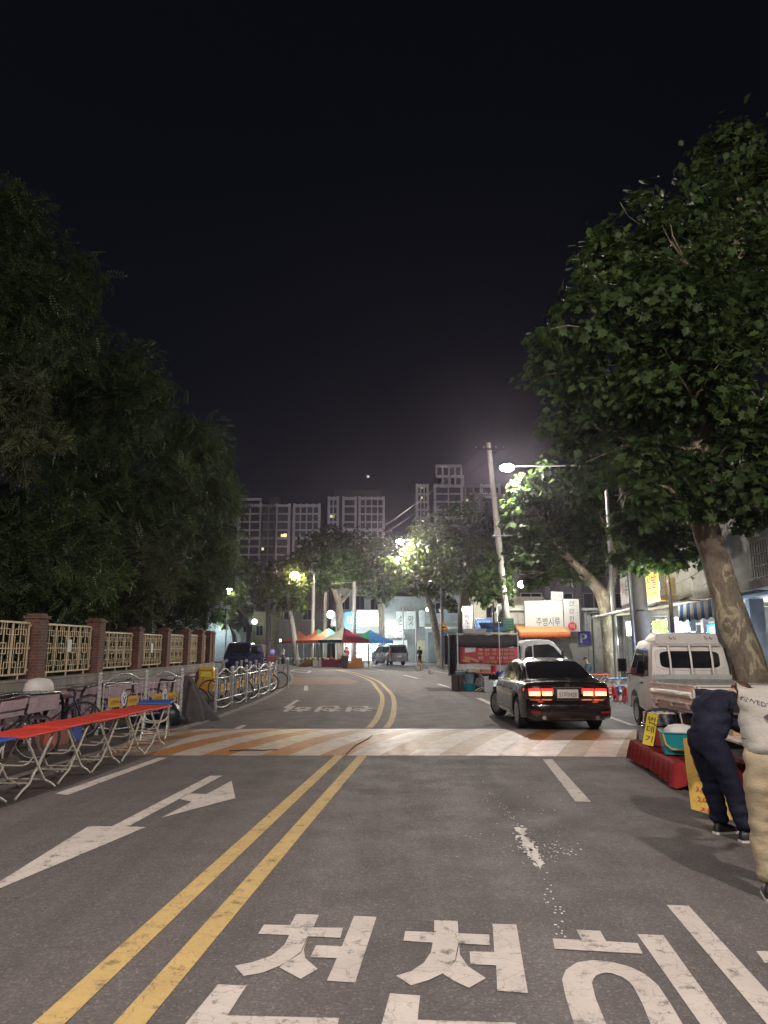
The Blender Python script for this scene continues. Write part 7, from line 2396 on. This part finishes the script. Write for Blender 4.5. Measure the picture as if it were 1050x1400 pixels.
def tree(name, label, base, stems, lobes, n, size, kind, lm, bark, flat=.85, up=.7, droop=.5, group=None, limbs=True, clump=.34, twig=True, rough=.55):
    """stems: list of (points, radii) in world; lobes: list of (centre, r) in world"""
    base = V(base)
    r = thing(name, label, 'tree', base, 0, group)
    mb = MB()
    tops = []
    for pts, rad in stems:
        P = [V(p) - base for p in pts]
        # smooth
        Q = []; R = []
        for i in range(len(P) - 1):
            for k in range(5):
                t_ = k / 5
                p0 = P[max(i - 1, 0)]; p1 = P[i]; p2 = P[i + 1]; p3 = P[min(i + 2, len(P) - 1)]
                Q.append(.5 * ((2 * p1) + (p2 - p0) * t_ + (2 * p0 - 5 * p1 + 4 * p2 - p3) * t_ ** 2 + (3 * p1 - p0 - 3 * p2 + p3) * t_ ** 3))
                R.append((rad[i] + (rad[i + 1] - rad[i]) * t_) * (1 + .07 * noise.noise(Q[-1] * 2.3)))
        Q.append(P[-1]); R.append(rad[-1])
        R[0] *= 1.25
        mb.tube(Q, R, 14)
        tops.append((Q, R))
    if limbs:
        Q, R = tops[0]
        for c, rr in lobes:
            c = V(c) - base
            i = min(range(len(Q) // 3, len(Q)), key=lambda k: (Q[k] - c).length + max(0, Q[k].z - c.z + .3) * 2)
            a = Q[i]; m_ = (a + c) / 2 + V((0, 0, .12 * (c - a).length))
            r0 = min(R[i] * .4, .07)
            mb.tube([a, a.lerp(m_, .6), m_, m_.lerp(c, .6), c], [r0, r0 * .8, r0 * .6, r0 * .4, r0 * .2], 7)
            if twig:
                for k in range(5):
                    dd = V(RNG.normal(size=3)); dd.normalize()
                    mb.tube([m_.lerp(c, .5), c + dd * rr * .5, c + dd * rr * .95], [r0 * .3, r0 * .18, .006], 5)
    mb.build('trunk', bark, r, 70)
    ws = np.array([l[1] ** 2 for l in lobes]); ws = ws / ws.sum()
    Ps = []; Ns = []; Ts = []
    for (c, rr), w_ in zip(lobes, ws):
        k = max(20, int(n * w_))
        nc = max(6, int(16 * min(2.2, rr) ** 1.3))
        dirs = RNG.normal(size=(nc, 3)); dirs[:, 2] *= .9
        dirs /= np.linalg.norm(dirs, axis=1)[:, None]
        rad = rr * (.55 + .5 * RNG.random(nc) ** .7)
        cc = dirs * rad[:, None] * np.array([1, 1, flat])
        pick = RNG.integers(0, nc, k)
        q = cc[pick] + RNG.normal(size=(k, 3)) * rr * clump * np.array([.62, .62, .42])
        out = q / (np.linalg.norm(q, axis=1)[:, None] + 1e-6)
        nn = out * .75 + np.array([0, 0, up]) + RNG.normal(size=(k, 3)) * rough
        nn /= np.linalg.norm(nn, axis=1)[:, None]
        Ps.append(q + np.array(V(c) - base)); Ns.append(nn)
        ct = RNG.random(nc) * .6
        Ts.append(ct[pick])
    P = np.concatenate(Ps); Nn = np.concatenate(Ns); T_ = np.concatenate(Ts)
    sz = size * RNG.uniform(.5, 1.35, len(P))
    leaves('crown', P, Nn, sz, kind, lm, r, T_, droop)
    return r


def LB(lst, D, jit=1.0):
    out = []
    for l in lst:
        px, py, rp = l[:3]
        d = (l[3] if len(l) > 3 else D + RNG.uniform(-jit, jit))
        c = at(px, py, d)
        f = d * CP + (c.z - EYE) * SP
        out.append((c, rp * f / F_PX))
    return out


def SP_(pts, D, rad):
    return ([at(p[0], p[1], D if len(p) < 3 else p[2]) for p in pts], rad)


# big plane tree leaning over the pickup
b0 = at(1036, 948, 15.6); b0.z = .0
tree('plane_tree', 'large plane tree with mottled leaning trunk overhanging the white pickup at the right edge', b0,
     [([b0] + [at(*p, 15.5) for p in ((1022, 905), (1000, 840), (978, 765), (960, 700), (958, 620), (968, 540), (992, 440), (1012, 340), (1010, 260))], [.40, .36, .325, .30, .28, .23, .19, .15, .11, .05]),
      ([at(962, 640, 15.5), at(1010, 590, 16.2), at(1060, 540, 16.8)], [.13, .1, .05])],
     LB([(1000, 235, 58), (1040, 290, 70), (975, 300, 45), (870, 315, 58), (925, 350, 60), (830, 375, 48), (1010, 400, 90), (905, 440, 85), (800, 440, 60), (765, 500, 50), (850, 520, 80), (945, 540, 85), (1035, 520, 85), (785, 570, 48), (850, 610, 70), (940, 640, 70), (1010, 650, 70), (1060, 610, 70), (900, 690, 46), (860, 660, 50), (985, 700, 38), (1040, 680, 45), (1075, 420, 60)], 14.9, 1.4),
     22000, .205, 'plane', LEAFN, BARK, .85, .75, .7)
# second plane tree by the street lamp
b0 = at(838, 931, 34.6); b0.z = .1
tree('plane_tree', 'plane tree with a forked pale trunk behind the street lamp, its left side brightly lit', b0,
     [([b0] + [at(*p, 34.6) for p in ((835, 890), (830, 845), (822, 812), (800, 785), (775, 760), (750, 730))], [.42, .37, .34, .31, .22, .15, .06]),
      ([at(826, 825, 34.6), at(838, 795, 34.6), at(838, 750, 34.4), at(820, 700, 34.4)], [.24, .18, .12, .05])],
     LB([(712, 672, 26, 34.2), (702, 715, 18, 34.2), (728, 705, 34, 34.4), (735, 755, 36, 34.6), (765, 690, 45, 35.5), (775, 745, 46, 36), (805, 715, 42, 37), (810, 760, 30, 37.2), (762, 788, 26, 35), (790, 660, 34, 36), (750, 645, 26, 34.6), (830, 690, 32, 37.2), (722, 785, 16, 34.3), (842, 725, 26, 37.5)], 35.2, 1.0),
     7200, .30, 'plane', LEAF, BARK, .85, .7, .6)
# slim tree before the shops
b0 = at(922, 905, 22.5); b0.z = .1
tree('young_tree', 'slim young plane tree with a thin dark trunk before the cream awning', b0,
     [([b0] + [at(*p, 22.5) for p in ((919, 850), (913, 790), (906, 740), (900, 690))], [.075, .065, .055, .04, .02])],
     LB([(880, 735, 40), (920, 742, 42), (858, 752, 22), (872, 768, 18), (948, 755, 30), (905, 700, 44), (865, 715, 30), (912, 768, 22)], 22.5, .6),
     3600, .23, 'plane', LEAF, BARKD, .8, .7, .6)
# the middle distance
b0 = at(633, 893, 57.3)
tree('plane_tree', 'big dark plane tree behind the rear end of the lorry', (b0.x, 57.3, .1), [([V((b0.x, 57.3, .1))] + [at(*p, 57.3) for p in ((633, 850), (634, 815), (640, 775), (645, 730))], [.45, .42, .4, .3, .1])],
     LB([(640, 765, 42), (604, 745, 36), (668, 735, 40), (628, 715, 36), (692, 770, 30), (655, 700, 30), (610, 785, 28), (655, 790, 30), (685, 720, 26), (590, 720, 24)], 57.5, 2.2), 4200, .36, 'simple', LEAFD, BARKD, .85, .6)
b0 = at(676, 884, 44.6)
tree('young_tree', 'small bushy street tree on a thin stem beside the concrete pole', (b0.x, 44.6, .1), [([V((b0.x, 44.6, .1)), at(675, 845, 44.6), at(673, 800, 44.6), at(672, 775, 44.6)], [.06, .055, .045, .02])],
     LB([(672, 800, 26), (656, 815, 16), (690, 812, 18), (666, 775, 22), (684, 785, 18), (652, 795, 14)], 44.6, .6), 2200, .27, 'simple', LEAF, BARKD, .85, .7)
b0 = at(603, 895, 66.0)
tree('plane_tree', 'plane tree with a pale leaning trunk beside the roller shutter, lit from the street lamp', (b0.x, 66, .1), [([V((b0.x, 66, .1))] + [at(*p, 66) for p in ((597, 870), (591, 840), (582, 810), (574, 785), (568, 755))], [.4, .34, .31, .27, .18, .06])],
     LB([(562, 770, 20, 60.5), (590, 800, 22), (545, 785, 16, 60.5), (602, 765, 22), (575, 752, 20, 61), (612, 818, 16), (582, 778, 22, 62), (556, 800, 15), (535, 768, 12, 60.5), (606, 790, 18), (620, 800, 14), (570, 735, 16)], 65, 1.6), 4200, .34, 'simple', LEAFLIT, BARKP, .85, .7)
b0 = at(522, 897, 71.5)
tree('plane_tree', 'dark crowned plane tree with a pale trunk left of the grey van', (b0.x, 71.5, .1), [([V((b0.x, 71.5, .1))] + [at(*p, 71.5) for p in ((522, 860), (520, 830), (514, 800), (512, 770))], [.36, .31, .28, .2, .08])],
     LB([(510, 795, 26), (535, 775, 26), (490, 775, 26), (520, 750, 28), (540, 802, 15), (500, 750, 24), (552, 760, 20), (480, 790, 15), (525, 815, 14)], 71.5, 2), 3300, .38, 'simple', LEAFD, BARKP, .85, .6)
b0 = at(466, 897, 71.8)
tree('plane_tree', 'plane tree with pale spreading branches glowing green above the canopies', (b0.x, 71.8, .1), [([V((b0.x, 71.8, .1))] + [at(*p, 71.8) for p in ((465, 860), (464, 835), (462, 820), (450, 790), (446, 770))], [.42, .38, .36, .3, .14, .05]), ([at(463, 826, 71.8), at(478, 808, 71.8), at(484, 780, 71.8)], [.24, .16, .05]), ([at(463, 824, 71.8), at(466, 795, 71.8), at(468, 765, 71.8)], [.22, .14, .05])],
     LB([(465, 785, 22), (446, 782, 20), (490, 788, 16), (470, 765, 22), (440, 800, 12), (482, 770, 18), (455, 762, 18)], 71.8, 1.6), 2600, .36, 'simple', leafmat('lit_green_leaf', (.03, .07, .015), (.08, .16, .04)), BARKP, .85, .7)  # separate greener leaf copy, the lamp glow is put into its colour
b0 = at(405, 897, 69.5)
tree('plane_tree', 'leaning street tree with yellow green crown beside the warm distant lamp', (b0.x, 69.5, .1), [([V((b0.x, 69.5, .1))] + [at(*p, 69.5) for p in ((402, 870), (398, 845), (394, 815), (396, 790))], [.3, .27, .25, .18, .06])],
     LB([(394, 812, 20), (382, 832, 14), (410, 800, 16), (400, 780, 16), (386, 800, 16), (408, 828, 12), (416, 785, 12)], 69.5, 1.3), 2400, .36, 'simple', LEAFLIT, BARKP, .85, .7)
for k, (bp_, D, lob, lab, lm_) in enumerate((
    (452, 86, ((440, 755, 26), (468, 748, 26), (412, 765, 20), (450, 735, 20), (485, 738, 18), (425, 742, 18)), 'dark tree mass rising behind the canopies under the second tower', LEAFD),
    (366, 84, ((362, 800, 22), (345, 790, 18), (378, 782, 20), (352, 815, 14), (372, 815, 14), (340, 775, 16)), 'dark tree hanging over the greenish lit building', LEAFD),
    (338, 86, ((322, 822, 11), (332, 835, 11), (316, 838, 8), (338, 815, 10), (328, 806, 8)), 'small bright leaved tree under the far small street lamp', LEAFLIT),
    (320, 88, ((312, 850, 9), (325, 852, 9), (304, 842, 9)), 'low dark tree over the boarded wall', LEAFD),
    (566, 95, ((560, 748, 20), (590, 738, 20), (620, 740, 20), (540, 752, 16), (640, 735, 16)), 'tall dark tree before the right apartment tower', LEAFD),
    (712, 70, ((706, 740, 22), (720, 770, 18), (700, 710, 18), (735, 745, 22)), 'dark tree between the concrete pole and the dark building', LEAFD))):
    b0 = at(bp_, 884, D)
    lb_ = LB(lob, D, 2)
    tree('street_tree', lab, (b0.x, D, .0), [([V((b0.x, D, 0)), V((b0.x, D, lb_[0][0].z * .6)), lb_[0][0]], [.35, .28, .08])], lb_, 2200, .42, 'simple', lm_, BARKD, .85, .6, twig=False)

# wooded park behind the brick fence: each tree with its own crown
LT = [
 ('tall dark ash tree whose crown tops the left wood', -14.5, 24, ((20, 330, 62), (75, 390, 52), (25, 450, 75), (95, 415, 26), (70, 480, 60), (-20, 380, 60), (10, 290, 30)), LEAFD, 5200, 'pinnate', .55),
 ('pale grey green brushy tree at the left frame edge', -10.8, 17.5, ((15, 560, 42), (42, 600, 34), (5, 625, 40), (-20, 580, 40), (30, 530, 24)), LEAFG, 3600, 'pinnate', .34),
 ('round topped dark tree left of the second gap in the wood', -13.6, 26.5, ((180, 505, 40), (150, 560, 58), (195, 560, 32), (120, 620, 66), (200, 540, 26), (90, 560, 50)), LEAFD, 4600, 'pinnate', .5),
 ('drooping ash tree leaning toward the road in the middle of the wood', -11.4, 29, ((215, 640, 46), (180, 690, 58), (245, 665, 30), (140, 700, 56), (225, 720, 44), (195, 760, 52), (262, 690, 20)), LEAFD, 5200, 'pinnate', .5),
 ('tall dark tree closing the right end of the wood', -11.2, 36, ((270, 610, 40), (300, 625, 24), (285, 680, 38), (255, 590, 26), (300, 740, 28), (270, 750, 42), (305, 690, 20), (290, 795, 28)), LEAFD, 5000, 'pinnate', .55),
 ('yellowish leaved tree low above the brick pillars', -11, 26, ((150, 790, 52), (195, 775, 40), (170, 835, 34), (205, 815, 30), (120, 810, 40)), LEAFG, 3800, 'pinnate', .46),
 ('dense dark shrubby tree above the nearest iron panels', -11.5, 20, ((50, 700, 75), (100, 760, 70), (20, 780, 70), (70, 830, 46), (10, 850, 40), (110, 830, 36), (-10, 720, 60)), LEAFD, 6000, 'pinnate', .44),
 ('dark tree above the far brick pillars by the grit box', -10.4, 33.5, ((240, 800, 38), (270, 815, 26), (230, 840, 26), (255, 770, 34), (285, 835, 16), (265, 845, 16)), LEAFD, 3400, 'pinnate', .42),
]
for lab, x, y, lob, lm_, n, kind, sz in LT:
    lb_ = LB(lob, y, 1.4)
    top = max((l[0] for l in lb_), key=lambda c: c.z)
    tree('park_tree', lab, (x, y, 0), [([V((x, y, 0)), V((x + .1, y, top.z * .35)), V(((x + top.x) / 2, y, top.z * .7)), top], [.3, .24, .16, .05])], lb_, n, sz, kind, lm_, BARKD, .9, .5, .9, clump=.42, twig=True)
# ground cover and bank behind the fence
mb = MB()
mb.loft([[(-8.1, y, -.02), (-8.1, y, .95), (-11, y, 1.3 + .2 * math.sin(y)), (-18, y, 2.0), (-40, y, 3.0), (-40, y, -.02)] for y in (5, 10, 15, 20, 25, 30, 34)])
tag(mb.build('bank', mat('soil_bank', (.04, .036, .026), .95, 0, .3, 1.2, .5, 12)), kind='structure')
n = 5000
P = np.stack([RNG.uniform(-11.5, -8.2, n), RNG.uniform(8, 33, n), RNG.uniform(.95, 1.15, n)], 1)
P[:, 2] += (-(P[:, 0] + 8.1)) * .12 + RNG.random(n) ** 2 * .7
Nn = RNG.normal(size=(n, 3)) * .6 + np.array([.3, -.2, .7]); Nn /= np.linalg.norm(Nn, axis=1)[:, None]
o = leaves('undergrowth', P, Nn, .22 * RNG.uniform(.6, 1.3, n), 'simple', LEAFD, None, None, .2)
tag(o, 'low dark undergrowth on the bank behind the iron fence', 'undergrowth', kind='stuff')
# fallen leaves along kerbs and under the tables
n = 700
t_ = RNG.random(n)
P = np.zeros((n, 3)); 
side = RNG.random(n) < .5
yy = RNG.uniform(7, 34, n)
P[:, 1] = yy
P[:, 0] = np.where(side, RNG.normal(-5.6, .8, n), RNG.normal(6.4, .5, n) + (yy - 12) * .1)
P[:, 2] = .025
P = P[(P[:, 0] > -7.4) & (P[:, 0] < 6.6 + (P[:, 1] - 12) * .1)]
Nn = RNG.normal(size=(len(P), 3)) * .15 + np.array([0, 0, 1.0]); Nn /= np.linalg.norm(Nn, axis=1)[:, None]
o = leaves('fallen_leaves', P, Nn, .1 * RNG.uniform(.5, 1.3, len(P)), 'plane', leafmat('dry_leaf', (.06, .04, .018), (.14, .09, .035), 0), None, None, 0)
tag(o, 'dry fallen leaves scattered along the kerbs', 'leaves', kind='stuff')
# ------------------------------------------------------------------ sky, moon, lamps' light, camera
w = bpy.data.worlds.new('World')
S.world = w
w.use_nodes = True
t = w.node_tree
bg = t.nodes['Background']
tc = t.nodes.new('ShaderNodeTexCoord')
sp = t.nodes.new('ShaderNodeSeparateXYZ')
L(t, tc.outputs['Generated'], sp.inputs[0])
col = ramp(t, sp.outputs[2], [(0.0, (.016, .0135, .020)), (.16, (.0088, .008, .012)), (.34, (.0034, .0037, .0060)), (.62, (.002, .0023, .004)), (1.0, (.0016, .0019, .0034))])
L(t, col, bg.inputs['Color'])
bg.inputs['Strength'].default_value = 1.0
sky = t.nodes.new('ShaderNodeTexSky')
sky.sky_type = 'NISHITA'; sky.sun_disc = False
sky.sun_elevation = math.radians(38); sky.sun_rotation = math.radians(160)
add = t.nodes.new('ShaderNodeAddShader')
b2 = t.nodes.new('ShaderNodeBackground'); b2.inputs['Strength'].default_value = .00042
L(t, sky.outputs[0], b2.inputs['Color'])
out = [n for n in t.nodes if n.type == 'OUTPUT_WORLD'][0]
L(t, bg.outputs[0], add.inputs[0]); L(t, b2.outputs[0], add.inputs[1]); L(t, add.outputs[0], out.inputs[0])
sun = bpy.data.lights.new('fill_sun', 'SUN')  # added faint fill from behind the camera, not cast by the moon
sun.energy = .06; sun.angle = math.radians(8); sun.color = (.9, .93, 1)
so = bpy.data.objects.new('fill_sun', sun); C.objects.link(so)
so.rotation_euler = (math.radians(50), 0, math.radians(-18))

p = at(503, 651.5, 900)
mb = MB(); mb.ball((0, 0, 0), (1.9, 1.9, 1.7), 16, 10)
o = mb.build('moon', glow('moon_glow', (.8, .85, .95), .9), loc=p, smooth=60)
tag(o, 'small pale moon above the apartment blocks in the night sky', 'moon')

cam = bpy.data.cameras.new('camera')
co = bpy.data.objects.new('camera', cam); C.objects.link(co)
co.location = (0, 0, EYE)
co.rotation_euler = (PI / 2 + PITCH, 0, 0)
cam.sensor_fit = 'VERTICAL'
cam.sensor_height = 34.6
cam.lens = 34.6 * F_PX / 1400
cam.clip_start = .05; cam.clip_end = 4000
S.camera = co
S.view_settings.view_transform = 'Standard'
S.view_settings.look = 'None'
S.view_settings.exposure = 0
S.view_settings.gamma = 1
S.cycles.max_bounces = 5
S.cycles.diffuse_bounces = 3
S.cycles.transparent_max_bounces = 6
S.cycles.sample_clamp_indirect = 4
S.cycles.use_denoising = True

m = bpy.data.materials.new('night_air'); m.use_nodes = True
t = m.node_tree
for n_ in [n_ for n_ in t.nodes if n_.type == 'BSDF_PRINCIPLED']: t.nodes.remove(n_)
v_ = t.nodes.new('ShaderNodeVolumePrincipled')
v_.inputs['Density'].default_value = .00042
v_.inputs['Color'].default_value = (.88, .78, 1, 1)
v_.inputs['Anisotropy'].default_value = .88
L(t, v_.outputs[0], [n_ for n_ in t.nodes if n_.type == 'OUTPUT_MATERIAL'][0].inputs['Volume'])
mb = MB(); mb.box((0, 130, 36.5), (280, 330, 77))
tag(mb.build('haze', m), 'thin night haze hanging over the whole street and glowing round the lamps', 'haze', kind='stuff')
